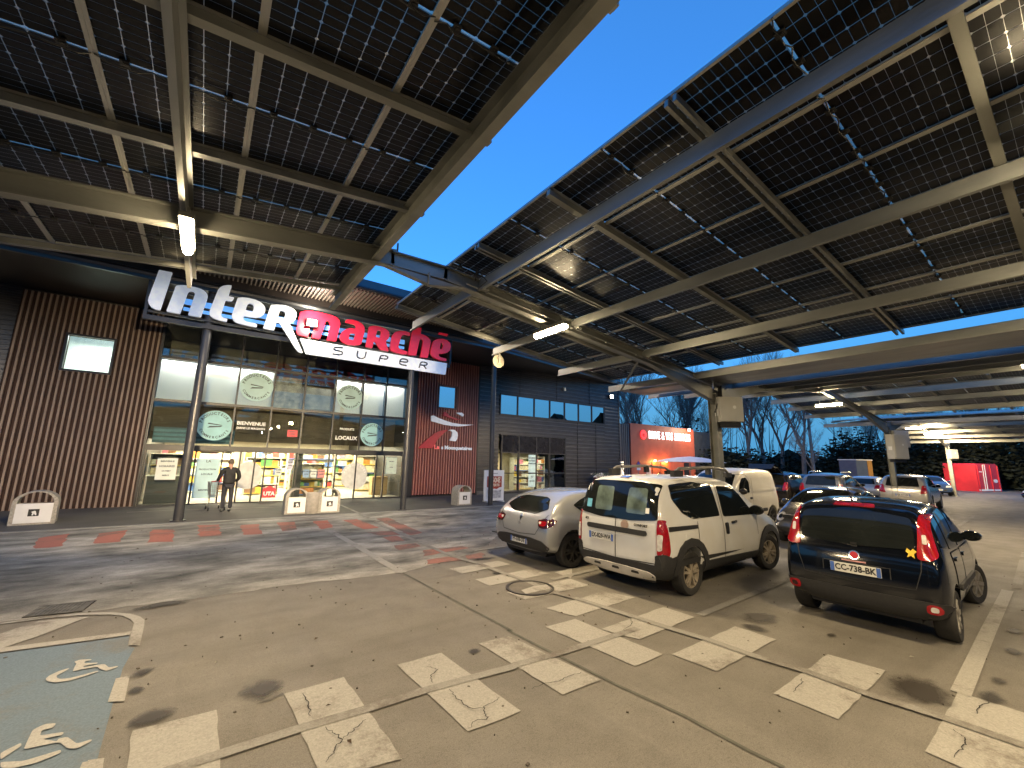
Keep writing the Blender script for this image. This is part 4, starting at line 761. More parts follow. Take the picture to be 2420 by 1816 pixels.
pv = MB(); pv.b2(16.35, 16.92, 20.748, 20.752, .35, 2.30); pv.build('poster', mat('blue_poster', (.46, .64, .66), .6), vfo)
for s, z, sz in (('LE DRIVE', 2.1, .13), ('RETRAIT', 1.93, .13), ('EN MAGASIN', 1.76, .11), ('7J/7', .95, .16), ('SERVICES', .70, .10)): txt_on(s, 16.64, z, sz, M_ink, 20.742, .004, par=vfo)

# ================================================================ MAIN SIGN
sign = empty('shop_sign', (3.1, 15.6, 5.4), 'long sign reading Intermarché SUPER in white and red letters above the entrance', 'sign')
M_lw = mat('white_sign_face', (.72, .76, .82), .35, emit=(.78, .86, 1.0), es=.22)  # weak glow added to the unlit white letters
M_lr = mat('red_sign_face', (.58, .012, .035), .3, emit=(1.0, .03, .06), es=.20, coat=.3)  # same weak glow added to the red letters
M_lb = mat('blue_sign_slat', (.09, .32, .72), .4, emit=(.16, .45, 1.0), es=.50)  # blue paint with a glow added
def letters(L, m):
    for poly, holes in L:
        mb = MB(); mb.prism(fillet(poly, .03), [fillet(h, .03) for h in holes], lambda u, v, d: (u, 15.55+d, v), .10)
        mb.build('letter', m, sign)
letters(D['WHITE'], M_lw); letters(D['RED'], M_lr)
mb = MB(); mb.prism(D['ACCENT'], [], lambda u, v, d: (u, 15.55+d, v), .10); mb.build('accent', M_lr, sign)
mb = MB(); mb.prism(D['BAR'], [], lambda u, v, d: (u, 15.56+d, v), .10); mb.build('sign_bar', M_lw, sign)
for s in D['SUPER']:
    mb = MB(); P = chaikin(s, 2, False); mb.tube([(x, 15.555, z) for x, z in P], .028, 6); mb.build('bar_letter', mat('dark_letter', (.02, .03, .06), .4), sign)
for z0, z1 in ((6.41, 6.585), (6.21, 6.315)):
    mb = MB(); mb.b2(-1.0, 6.0, 15.72, 15.76, z0, z1); mb.build('blue_slat', M_lb, sign)
for z in (6.02, 6.76, 7.06):
    mb = MB(); mb.b2(-1.85, 8.02, 15.74, 15.80, z-.03, z+.03); mb.build('louvre', M_dark2, sign)
mb = MB(); mb.b2(-1.88, 8.05, 15.70, 15.84, 5.76, 5.90); mb.b2(7.98, 8.06, 15.62, 15.84, 5.90, 7.16); mb.b2(-1.88, -1.80, 15.70, 15.84, 5.90, 7.16); mb.build('back_panel', M_dark2, sign)
sp = flood(2.52, 15.36, 6.47, 'floodlight', 'glaring floodlight in front of the red letter m of the main sign', 10)
point(sp, (2.52, 15.0, 6.5), 330, (1, .86, .62), .12)
sp['label'] = 'glaring floodlight in front of the red letter m of the main sign'
d = area(sp, (2.5, 15.30, 6.62), .4, .3, 45, (1, .93, .78), tuple(Vector((0, -.45, 1)).to_track_quat('-Z', 'Y').to_euler()), 150)
# emblem on the red panel
em = empty('shop_emblem', (10.6, 20.6, 2.4), 'white and red hat and cape emblem lettered les Mousquetaires on the red slats', 'emblem')
M_ew = mat('emblem_white', (.74, .77, .82), .4, emit=(.8, .88, 1), es=.12); M_er = mat('emblem_red', (.42, .015, .03), .4)  # weak glow added to the emblem's white faces
for k, m in (('brim', M_ew), ('crown', M_er), ('feather', M_ew), ('cape', M_er), ('collar', M_ew)):
    mb = MB(); mb.prism(fillet(D['EMB'][k], .02), [], lambda u, v, d: (u, 20.53+d, v), .09); mb.build(k, m, em)
text_obj('lettering', 'Le', .30, mat('glow_red_letter', (.7, .1, .1), .4, emit=(1, .2, .2), es=.35), em, (10.0, 20.57, 2.54), bold=.012, depth=.02)  # glow added to the plain red letters
text_obj('lettering', 's Mousquetaires', .27, M_ew, em, (11.22, 20.57, 2.53), bold=.010, depth=.02, sx=1.06)
# ================================================================ DRIVE BUILDING
drive = empty('drive_building', (36, 24, 0), 'low orange-red fronted service building with illuminated lettering beyond the main shop', 'building')
M_or = mat('orange_red_cladding', (.40, .085, .045), .55, 0, .15, 1.2)
mb = MB(); mb.b2(30.3, 40.3, 24, 24.3, 0, 5.41); mb.build('front_panel', M_or, drive)
mb = MB()
for i in range(9): mb.b2(28.0+.25*i, 28.0+.25*i+.18, 24.06, 24.12, 0, 5.3)
mb.b2(27.2, 44.2, 24.12, 34, 0, 5.25)
for i in range(15): mb.b2(40.35+.25*i, 40.35+.25*i+.18, 24.06, 24.12, 0, 5.0)
mb.build('wall', mat('grey_ribbed_wall', (.07, .072, .078), .45, .4, .15, 2), drive)
M_lit = mat('lit_white_letter', (1, 1, 1), .5, emit=(1, 1, .98), es=2.2); M_litr = mat('lit_red_badge', (1, .1, .1), .5, emit=(1, .02, .02), es=1.6)
s_ = 'DRIVE & VOS SERVICES'; n_ = len(s_)
wch = {' ': .55, '&': 1.15, 'I': .55, 'V': 1.05, 'O': 1.08}
tot = sum(wch.get(c, .95) for c in s_); xx = 32.85
for c in s_:
    w = wch.get(c, .95)*(39.55-32.85)/tot
    if c != ' ':
        text_obj('letter', c, 1.0, M_lit, drive, (xx+w/2, 23.93, 4.46), bold=.010, depth=.03, sx=.58)
    xx += w
mb = MB(); mb.prism([(32.05+.42*math.cos(t*math.pi/10), 4.46+.42*math.sin(t*math.pi/10)) for t in range(20)], [], lambda u, v, d: (u, 23.92+d, v), .06); mb.build('round_badge', M_litr, drive)
text_obj('badge_mark', 'e', .6, mat('badge_dark_red', (.3, .0, .0), .5), drive, (32.05, 23.90, 4.47), bold=.01, depth=.01)
for x0, x1, m, nm in ((33.2, 34.35, mat('door_orange', (.42, .10, .03), .5), 'door'), (34.5, 35.7, mat('door_orange', (.42, .10, .03), .5), 'door'), (38.3, 39.1, M_dark2, 'door'), (32.3, 32.95, mat('pale_cabinet', (.5, .42, .38), .5), 'cabinet')):
    mb = MB(); mb.b2(x0, x1, 23.94, 24.02, 0, 2.05 if nm == 'door' else 1.75); d_ = mb.build(nm, m, drive)
    if nm == 'door': mb = MB(); mb.b2(x1-.16, x1-.10, 23.88, 23.95, .95, 1.15); mb.build('handle', M_black, d_)
for x in (33.5, 35.2):
    mb = MB(); mb.lathe([(.02, .12), (.10, .08), (.12, -.06), (.02, -.08)], (x, 23.85, 2.14), 10); mb.build('wall_lamp', mat('orange_lamp_glow', (1, .7, .3), .5, emit=(1, .55, .16), es=26), drive)
    point(drive, (x, 23.6, 2.0), 90, (1, .42, .10), .08)
fd = flood(39.24, 23.85, 5.3, 'floodlight', 'glaring floodlight on top of the orange-red building', 150)
point(fd, (38.9, 22.6, 5.2), 380, (1, .86, .62), .15)
# ================================================================ SOLAR CARPORTS
PW, PL = 1.0, 1.65
def panel_mesh():
    mb = MB(); hx, hy = PW/2-.0005, PL/2-.002
    mb.cur = 0
    for s in (-1, 1):
        mb.b2(s*hx, s*(hx-.028), -hy, hy, 0, .006); mb.b2(s*hx, s*(hx-.004), -hy, hy, .004, .036)
        mb.b2(-hx+.028, hx-.028, s*hy, s*(hy-.02), 0, .036)
    mb.cur = 1
    for ya, yb, mi in ((-hy+.02, -.011, 1), (-.011, .011, 2), (.011, hy-.02, 1)):
        mb.cur = mi; mb.add([(-hx+.004, ya, .030), (hx-.004, ya, .030), (hx-.004, yb, .030), (-hx+.004, yb, .030)], [(0, 1, 2, 3)])
    return mb.mesh('solar_panel', [M_alu, M_pane, M_gap], fix=False)
def cell_mesh():
    mb = MB(); c = .1545; gx = .0035; ch = .013
    for half in (0, 1):
        for j in range(10):
            y0 = -.80+.012 + j*.0782 if half == 0 else .018+j*.0782
            for i in range(6):
                x0 = -3*.1595+i*.1595+.001; x1 = x0+c-gx*.3; y1 = y0+.0757
                a, b = (ch, 0) if j % 2 == 0 else (0, ch)
                P = []
                P += [(x0+a, y0), (x1-a, y0)] if a else [(x0, y0), (x1, y0)]
                if a: P += [(x1, y0+a)]
                P += [(x1, y1-b)] if b else [(x1, y1)]
                if b: P += [(x1-b, y1), (x0+b, y1), (x0, y1-b)]
                else: P += [(x0, y1)]
                if a: P += [(x0, y0+a)]
                mb.add([(p[0], p[1], .026) for p in P], [tuple(range(len(P)))])
    return mb.mesh('solar_cells', M_cell, fix=False)
def jb_mesh():
    mb = MB()
    for x in (0,):
        mb.box((x, 0, .012), (.06, .075, .018)); mb.box((x+.01, 0, .0), (.04, .04, .010))
    return mb.mesh('junction_box', M_black)
def cable_mesh(seed):
    r = random.Random(seed); P = []
    for k in range(13):
        t = k/12; P.append((-.5+t, r.uniform(-.022, .022), .004-.022*abs(math.sin(t*math.pi*3))-r.uniform(0, .01)))
    return MB().tube(P, .006, 5).mesh('cable', M_black)
ME_P, ME_C, ME_J = panel_mesh(), cell_mesh(), jb_mesh(); ME_W = [cable_mesh(i) for i in range(4)]
ZR = 5.05; SL = .108
rndc = random.Random(33)
def az_ok(x, y, a0=-26, a1=97):
    if math.hypot(x, y) < 3.5: return y > -2.5
    a = math.degrees(math.atan2(x, y)); return a0 < a < a1
def ibeam(mb, p, q, h, bw, tf=.018, tw=.012, up=(0, 0, 1)):
    p, q = Vector(p), Vector(q); u = Vector(up)
    mb.bar(p-u*tf/2, q-u*tf/2, bw, tf); mb.bar(p-u*(h-tf/2), q-u*(h-tf/2), bw, tf); mb.bar(p-u*h/2, q-u*h/2, tw, h-2*tf)
def lamp(x, y, z, label, power, added_fill=()):
    t = empty('tube_lamp', (x, y, z), label, 'lamp', 'tube lamps under the solar carports')
    mb = MB(); mb.b2(x-.07, x+.07, y-.45, y+.45, z+.03, z+.09); mb.box((x, y-.3, z+.14), (.03, .03, .14)); mb.box((x, y+.3, z+.14), (.03, .03, .14)); mb.build('housing', M_galv2, t)
    mb = MB(); mb.tube([(x, y-.43, z), (x, y+.43, z)], .055, 10); mb.build('tube', M_tube, t, smooth=True)
    for dx, dy, pw in added_fill: area(t, (x+dx*.1, y+dy*.52, z-.10), .12, .12 if dy else .8, pw, WARM, tuple(Vector((dx, dy, -.22)).to_track_quat('-Z', 'Y').to_euler()), 62)  # unseen fill lights added to brighten the shop front and surroundings
    area(t, (x, y, z-.08),   .14, .85, power, WARM)
    return t
def wing(cp, xr, xl, rails, y_end, purl, ridge_ext, zr, npan, dirn, panels=True, detail=True, single=False):
    """one wing: xr = ridge edge x of the panels, running in direction dirn (+1: away to the right, falling)"""
    zf = lambda x: zr - SL*abs(x-xr)
    off = .125
    ang = SL*dirn
    # panels
    for i in range(npan):
        xc = xr+dirn*(i+.5)*PW*.9942; 
        for j in range(len(rails)-1):
            yc = (rails[j]+rails[j+1])/2
            zc = zf(xc)+off
            p = link('solar_panel', ME_P, cp, Vector((xc, yc, zc))-parent_loc(cp)); p.rotation_euler = (0, math.atan(SL)*dirn, 0)
            link('solar_cells', ME_C, p)
            d2 = math.hypot(xc, yc)
            if detail and d2 < 16:
                [link('junction_box', ME_J, p, (u, 0, 0)) for u in (-.33, 0, .33)]
                w = link('cable', rndc.choice(ME_W), p)
    # purlins along y
    for x in purl:
        mb = MB(); z = zf(x)-.005; h = .185 if abs(x-xr) > 1 else .215
        y0, y1 = rails[-1]-.4, y_end
        s = dirn
        mb.b2(x-.004, x+.004, y0, y1, z-h, z)                       # web
        mb.b2(x, x+.05, y0, y1, z-.006, z); mb.b2(x-.05, x, y0, y1, z-h, z-h+.006)
        mb.b2(x+.045, x+.05, y0, y1, z-.02, z-.006); mb.b2(x-.05, x-.045, y0, y1, z-h+.006, z-h+.022)
        mb.build('purlin', M_galv, cp)
    # rails along x
    x0, x1 = xr, xr+dirn*npan*PW
    for k, y in enumerate(rails):
        if y > 9 or not (az_ok(xr+dirn*3, y, -40, 104)): pass
        for s in ((0,) if single or k % 2 else (-.042, .042)):
            mb = MB(); a = Vector((x0-dirn*.0, y+s, zf(x0)+.075)); b = Vector((x1, y+s, zf(x1)+.075))
            mb.bar(a, b, .058 if s == 0 else .036, .075)
            if s == 0: mb.bar(a+Vector((0, .036, -.034)), b+Vector((0, .036, -.034)), .03, .008)
            mb.build('rail', M_galv2 if k % 2 else M_galv, cp)
def frame(cp, y, xp, left, right, zp=3.78, post=True, label=None):
    """frame in the plane y: post at xp, arms to ridge x on both sides"""
    mb = MB()
    for xr, on in ((left, True), (right, True)):
        if xr is None: continue
        s = 1 if xr > xp else -1; L = abs(xr-xp)
        top = lambda x: ZR - SL*abs(xr-x)
        ibeam(mb, (xr, y, top(xr)-.002), (xp+s*.05, y, top(xp)-.002), .255, .14)
        # haunch towards the post
        xh = xp+s*L*.34
        vs = []
        for dy in (-.07, .07): vs += [(xh, y+dy, top(xh)-.255), (xp+s*.1, y+dy, top(xp)-.255), (xp+s*.1, y+dy, top(xp)-.56)]
        mb.add(vs, [(0, 1, 2), (3, 5, 4), (0, 2, 5, 3)])
    mb.build('frame_beam', M_galv2, cp)
    if post:
        mb = MB(); w = .22
        mb.b2(xp-w/2, xp+w/2, y-w/2, y-w/2+.014, 0, zp); mb.b2(xp-w/2, xp+w/2, y+w/2-.014, y+w/2, 0, zp); mb.b2(xp-.006, xp+.006, y-w/2+.014, y+w/2-.014, 0, zp)
        mb.b2(xp-.2, xp+.2, y-.2, y+.2, 0, .03); mb.b2(xp-.16, xp+.16, y-.14, y+.14, zp-.02, zp+.02)
        for s in (-1, 1): mb.bar((xp+s*.05, y, zp-.25), (xp+s*.75, y, zp+.28), .08, .05)
        mb.build('post', M_galv2, cp)
YR = [8.42, 6.77, 5.12, 3.47, 1.82, .17, -1.48, -3.13]
YL = [8.06, 6.41, 4.80, 3.20, 1.58, -.05, -1.68, -3.31]
# --- carport whose post stands in front of the van: two wings
cpA = empty('solar_carport', (10.97, 5.9, 0), 'nearest solar carport, on the post with a grey cabinet by the white vans', 'carport', 'solar carports over the car park')
wing(cpA, 2.98, None, YR, 8.75, [3.50, 5.70, 7.94, 10.05], .4, ZR, 7, 1)
wing(cpA, 19.15, None, YR, 8.75, [18.6, 16.4, 14.2, 12.05], .4, ZR, 7, -1)
for y in (5.9, -.5, -6.3): frame(cpA, y, 10.97, 2.84, 19.2, 3.80)
# cleats that bolt the purlins to the frame beams
for x in (3.50, 5.70, 7.94):
    for y, sy in ((5.9, 1), (5.9, -1)):
        z = ZR-SL*abs(x-2.98); mb = MB(); mb.box((x+.05, y+sy*.15, z-.12), (.10, .12, .19))
        for dz in (-.05, .05): mb.lathe([(.001, .012), (.014, .012), (.014, 0)], (x+.105, y+sy*.17, z-.12+dz), 8, Matrix.Rotation(R(90), 3, 'Y'))
        mb.build('cleat', M_galv2, cpA)
for y in (5.80,):
    mb = MB(); P = [(x, y-.02, ZR-SL*abs(x-2.84)-.20) for x in (3.2, 5, 7, 9, 10.7)]; mb.tube(P, .016, 6)
    for x in (3.6, 4.6, 5.6, 6.6, 7.6, 8.6, 9.6): mb.box((x, y-.01, ZR-SL*abs(x-2.84)-.20), (.03, .05, .05))
    mb.build('conduit', M_galv, cpA)
# centre gutter
mb = MB(); mb.b2(10.3, 11.65, -6.5, 8.6, 4.16, 4.18); mb.b2(10.28, 10.3, -6.5, 8.6, 4.16, 4.30); mb.b2(11.65, 11.67, -6.5, 8.6, 4.16, 4.30); mb.build('valley_gutter', M_galv, cpA)
# braces
for a, b in (((8.0, 6.0, 4.35), (9.6, 7.9, 4.0)), ((9.9, 5.9, 4.0), (10.4, 8.2, 4.15))):
    mb = MB(); mb.tube([a, b], .03, 8); mb.build('brace', M_galv2, cpA)
mb = MB(); P = [(3.35, 5.75, 4.9), (3.28, 5.6, 5.02), (3.42, 5.5, 4.82), (3.36, 5.7, 4.72)]; mb.tube(P, .012, 6); mb.build('loose_cable', M_black, cpA)
for k in range(4):
    mb = MB(); mb.tube([(10.86+.06*k, 5.84, 3.3), (10.88+.06*k, 5.72, 3.6+.04*k), (10.95+.05*k, 5.74, 3.95+.03*k), (11.15+.06*k, 5.86, 4.05)], .016, 6); mb.build('cable_loop', M_black, cpA)
# --- carport over the left: its right-hand wing is in view
cpB = empty('solar_carport', (-6.0, 5.9, 0), 'solar carport overhead on the left, between camera and shop sign', 'carport', 'solar carports over the car park')
wing(cpB, 1.97, None, YL, 8.35, [-.48, -2.75, -5.0], .4, ZR, 7, -1, single=True)
mb = MB()
x = 1.76; h = .25; z = ZR-.01
mb.b2(x-.006, x+.006, -6.6, 8.5, z-h, z+.06); mb.b2(x-.10, x-.006, -6.6, 8.5, z-h, z-h+.01); mb.b2(x-.08, x-.006, -6.6, 8.5, z+.05, z+.06); mb.b2(x-.10, x-.09, -6.6, 8.5, z-h+.01, z-h+.04)
mb.build('ridge_beam', M_galv2, cpB)
for y in (1.7, 3.3, 4.9, 6.3, .2):
    mb = MB(); mb.box((1.80, y, z+.03), (.10, .04, .03)); mb.box((1.80, y+.16, z+.0), (.08, .03, .03)); mb.build('bolt_bracket', M_galv2, cpB)
for y in (5.9, -.5, -6.3): frame(cpB, y, -6.0, None, 2.0, 3.9)
for y in (5.9, -.5):       # the tie across the open ridge, with its gusset
    mb = MB(); ibeam(mb, (1.95, y, ZR-.03), (2.9, y, ZR-.01), .24, .14)
    mb.add([(1.75, y-.05, ZR-.265), (2.6, y-.05, ZR-.40), (3.2, y-.05, ZR-.29), (1.75, y+.05, ZR-.265), (2.6, y+.05, ZR-.40), (3.2, y+.05, ZR-.29)], [(0, 1, 2), (3, 5, 4), (0, 3, 4, 1), (1, 4, 5, 2)])
    mb.box((2.55, y-.06, ZR-.32), (.02, .08, .2)); mb.tube([(2.04, y, ZR), (2.04, y, ZR+.14)], .015, 6)
    mb.build('ridge_tie', M_galv2, cpB)
# --- the further carports
cpC = empty('solar_carport', (26.9, 5.9, 0), 'second solar carport, on the post with two pale cabinets beyond the parked cars', 'carport', 'solar carports over the car park')
wing(cpC, 20.85, None, YR, 8.75, [21.4, 23.2, 25.2], .4, ZR, 6, 1, detail=False, single=True)
wing(cpC, 34.9, None, YR, 8.75, [34.3, 32.1, 29.9, 27.7], .4, ZR, 7, -1, detail=False, single=True)
for y in (5.9, -.5): frame(cpC, y, 26.9, 18.6, 34.9, 3.75)
cpD = empty('solar_carport', (45.7, 6.66, 0), 'farthest solar carport, on the thin post by the red container', 'carport', 'solar carports over the car park')
wing(cpD, 37.2, None, YR, 8.75, [37.8, 40.0, 42.2, 44.4], .4, ZR-.2, 8, 1, detail=False, single=True)
for y in (6.66, -.5): frame(cpD, y, 45.7, 37.0, 52.5, 3.7)
# unseen plain deck added behind and beside the viewer to shut out blue sky
M_deck = mat('added_deck', (.012, .013, .017), .3, 0, .3, .6)
def deck(cp, xr, dirn, n, y0, y1, zr=ZR):
    mb = MB(); x1 = xr+dirn*n; za, zb = zr+.13, zr-SL*n+.13
    vs = [(xr, y0, za), (x1, y0, zb), (x1, y1, zb), (xr, y1, za)]
    mb.add(vs+[(a, b, c+.03) for a, b, c in vs], [(0, 3, 2, 1), (4, 5, 6, 7), (0, 1, 5, 4), (1, 2, 6, 5), (2, 3, 7, 6), (3, 0, 4, 7)]); mb.build('added_deck', M_deck, cp)
for cp, xr, dn, n in ((cpA, 2.98, 1, 7), (cpA, 19.15, -1, 7), (cpB, 1.97, -1, 7), (cpC, 20.85, 1, 6), (cpC, 34.9, -1, 7)): deck(cp, xr, dn, n, -30, -3.4)
deck(cpB, -14.2, 1, 7, -30, 8.3)
cpE = empty('solar_carport', (-23, 5.9, 0), 'added unseen solar carport on the far left, screening the low sky', 'carport', 'solar carports over the car park')  # carport added out of view to screen off the sky
deck(cpE, -15.2, -1, 7, -30, 8.3); deck(cpE, -30.9, 1, 7, -30, 8.3); deck(cpE, -32.5, -1, 12, -30, 8.3); frame(cpE, 5.9, -23, None, -15.2, 3.9); frame(cpE, -6.3, -23, None, -15.2, 3.9)
# inverter cabinets
M_inv = mat('cabinet_grey', (.50, .49, .45), .45, 0, .06, 3)
def cabinet(x, y, z, w, h, d, rz, label, grp):
    t = empty('inverter_cabinet', (x, y, z), label, 'cabinet', grp, rz)
    mb = MB(); mb.box((0, 0, 0), (w, d, h)); mb.build('body', M_inv, t, off=(0, 0, 0))
    mb = MB(); mb.box((0, -d/2-.02, 0), (w*.97, .04, h*.97)); o = mb.build('door', M_inv, t, off=(0, 0, 0))
    bv = o.modifiers.new('bevel', 'BEVEL'); bv.width = .03; bv.segments = 3
    mb = MB(); mb.lathe([(.001, 0), (.045, 0)], (w*.12, -d/2-.043, h*.08), 14, Matrix.Rotation(R(90), 3, 'X')); mb.build('badge', M_white, t, off=(0, 0, 0))
    mb = MB(); mb.box((0, .02, -h/2-.07), (w*.85, d*.7, .14)); mb.build('cable_box', M_black, t, off=(0, 0, 0))
    mb = MB(); mb.box((-w/2-.005, 0, -.08), (.01, d*.5, .17)); mb.build('notice', M_white, t, off=(0, 0, 0))
    return t
cabinet(11.16, 5.62, 3.38, .62, .66, .30, R(-38), 'grey inverter cabinet with a white badge on the nearest carport post', None)
cabinet(26.55, 5.55, 2.95, .9, 1.15, .3, R(-20), 'tall pale cabinet on the left of the second carport post', None)
cabinet(27.3, 5.6, 3.35, .75, .8, .3, R(-35), 'smaller pale cabinet high on the right of the second carport post', None)
cabinet(45.9, 6.5, 3.1, .6, .7, .3, R(-35), 'small cabinet on the thin farthest carport post', None)
# lamps
LP = 200; TH = 270
lamp(5.12, 5.88, 4.40, 'lit tube lamp under the beam between the sky gap and the nearest post', LP, ((0, 1, TH),))
lamp(-.45, 5.88, 4.42, 'lit tube lamp overhead at the left, above the white letters of the sign', LP, ((0, 1, TH),))
lamp(5.12, -.42, 4.42, 'lit tube lamp at the upper right edge of the view', LP)
lamp(-.45, -.5, 4.42, 'added unseen tube lamp above and behind the camera position', LP)  # this lamp and the next five are unseen, added for fill
lamp(5.12, -5.4, 4.42, 'added unseen tube lamp behind the camera on the right', LP)
lamp(-.45, -5.4, 4.42, 'added unseen tube lamp behind the camera on the left', LP)
lamp(5.12, -13.2, 4.42, 'added unseen tube lamp far behind the camera on the right', LP)
lamp(-.45, -13.2, 4.42, 'added unseen tube lamp far behind the camera on the left', LP)
lamp(-11.5, 5.9, 4.42, 'added unseen tube lamp on the far left', LP, ((0, 1, TH*1.5),))
lamp(16.6, 6.35, 4.66, 'lit tube lamp under the far wing of the nearest carport', LP*1.1, ((0, 1, TH*.6),))
lamp(16.4, .40, 4.55, 'lit tube lamp at the right edge under the far wing of the nearest carport', LP)
lamp(20.25, 6.15, 4.42, 'lit tube lamp under the left wing of the second carport', LP*1.1, ((0, 1, TH*.6),))
lamp(35.0, 6.35, 4.40, 'lit tube lamp under the right wing of the second carport', LP*1.1, ((0, 1, TH*.6), (1, 0, TH*.6)))
lamp(21.0, .2, 4.55, 'added unseen tube lamp at the far right under the second carport', LP)  # lamp added out of view for fill
lamp(40.0, 6.4, 4.3, 'lit tube lamp under the farthest carport', LP, ((0, 1, TH*.6), (1, 0, TH*.6)))
lamp(51.5, 6.4, 4.3, 'lit tube lamp at the end of the farthest carport', LP, ((1, 0, TH*.7),))
# round plate hung from the purlin end
t = empty('round_plate', (5.86, 8.72, 4.45), 'pale round sign plate seen from behind, hung from the end of a carport purlin', 'sign')
mb = MB(); mb.lathe([(.001, -.008), (.17, -.008), (.17, .008), (.001, .008)], (5.86, 8.74, 4.44), 28, Matrix.Rotation(R(90), 3, 'X')); mb.build('plate', mat('plate_beige', (.11, .10, .075), .7, 0, .1, 6), t)
mb = MB(); mb.b2(5.84, 5.88, 8.68, 8.71, 4.36, 4.74); mb.b2(5.80, 5.92, 8.69, 8.705, 4.36, 4.385); mb.b2(5.80, 5.92, 8.69, 8.705, 4.50, 4.525); mb.build('bracket', M_galv2, t)
# ================================================================ CARS
def interp(L, x):
    if x <= L[0][0]: return L[0][1]
    for (a, b), (c, d) in zip(L, L[1:]):
        if x <= c:
            t = (x-a)/(c-a) if c > a else 0
            return b+(d-b)*t
    return L[-1][1]
def smoothi(L, x, w=.10): return (interp(L, x-w)+2*interp(L, x)+interp(L, x+w))/4
M_cglass = mat('car_glass', (.010, .012, .012), .05, 0, .3, 2, spec=.5)
M_tyre = mat('tyre_rubber', (.018, .017, .016), .75, 0, .3, 12, .2, 60)
M_rim = mat('alloy_rim', (.42, .40, .37), .35, .8, .15, 8)
M_rimd = mat('dark_rim', (.07, .068, .065), .4, .6, .2, 8)
M_rimdirty = mat('dusty_rim', (.36, .31, .24), .55, .4, .25, 8)
M_tl = mat('tail_light_red', (.28, .006, .012), .15, 0, .25, 14, coat=.5, emit=(1, .02, .03), es=.02)
M_tlw = mat('clear_lens', (.62, .60, .58), .12, 0, .2, 18, coat=.8)
M_tld = mat('dark_lens', (.05, .012, .012), .1, 0, .3, 18, coat=.8)
M_clad2 = mat('bumper_plastic', (.019, .019, .020), .62, 0, .2, 30, .15, 150)
M_chrome = mat('chrome', (.75, .75, .75), .12, 1.0, .05, 5)
M_plate = mat('plate_white', (.66, .66, .62), .45, 0, .04, 9)
M_plb = mat('plate_blue', (.05, .12, .42), .45)
M_ptx = mat('plate_black', (.012, .012, .014), .5)
def car_paint(name, col, rough=.22, metal=.0, dirt=None):
    return mat(name, col, rough, metal, .05 if not dirt else .1, 1.6, coat=.45, col2=dirt)
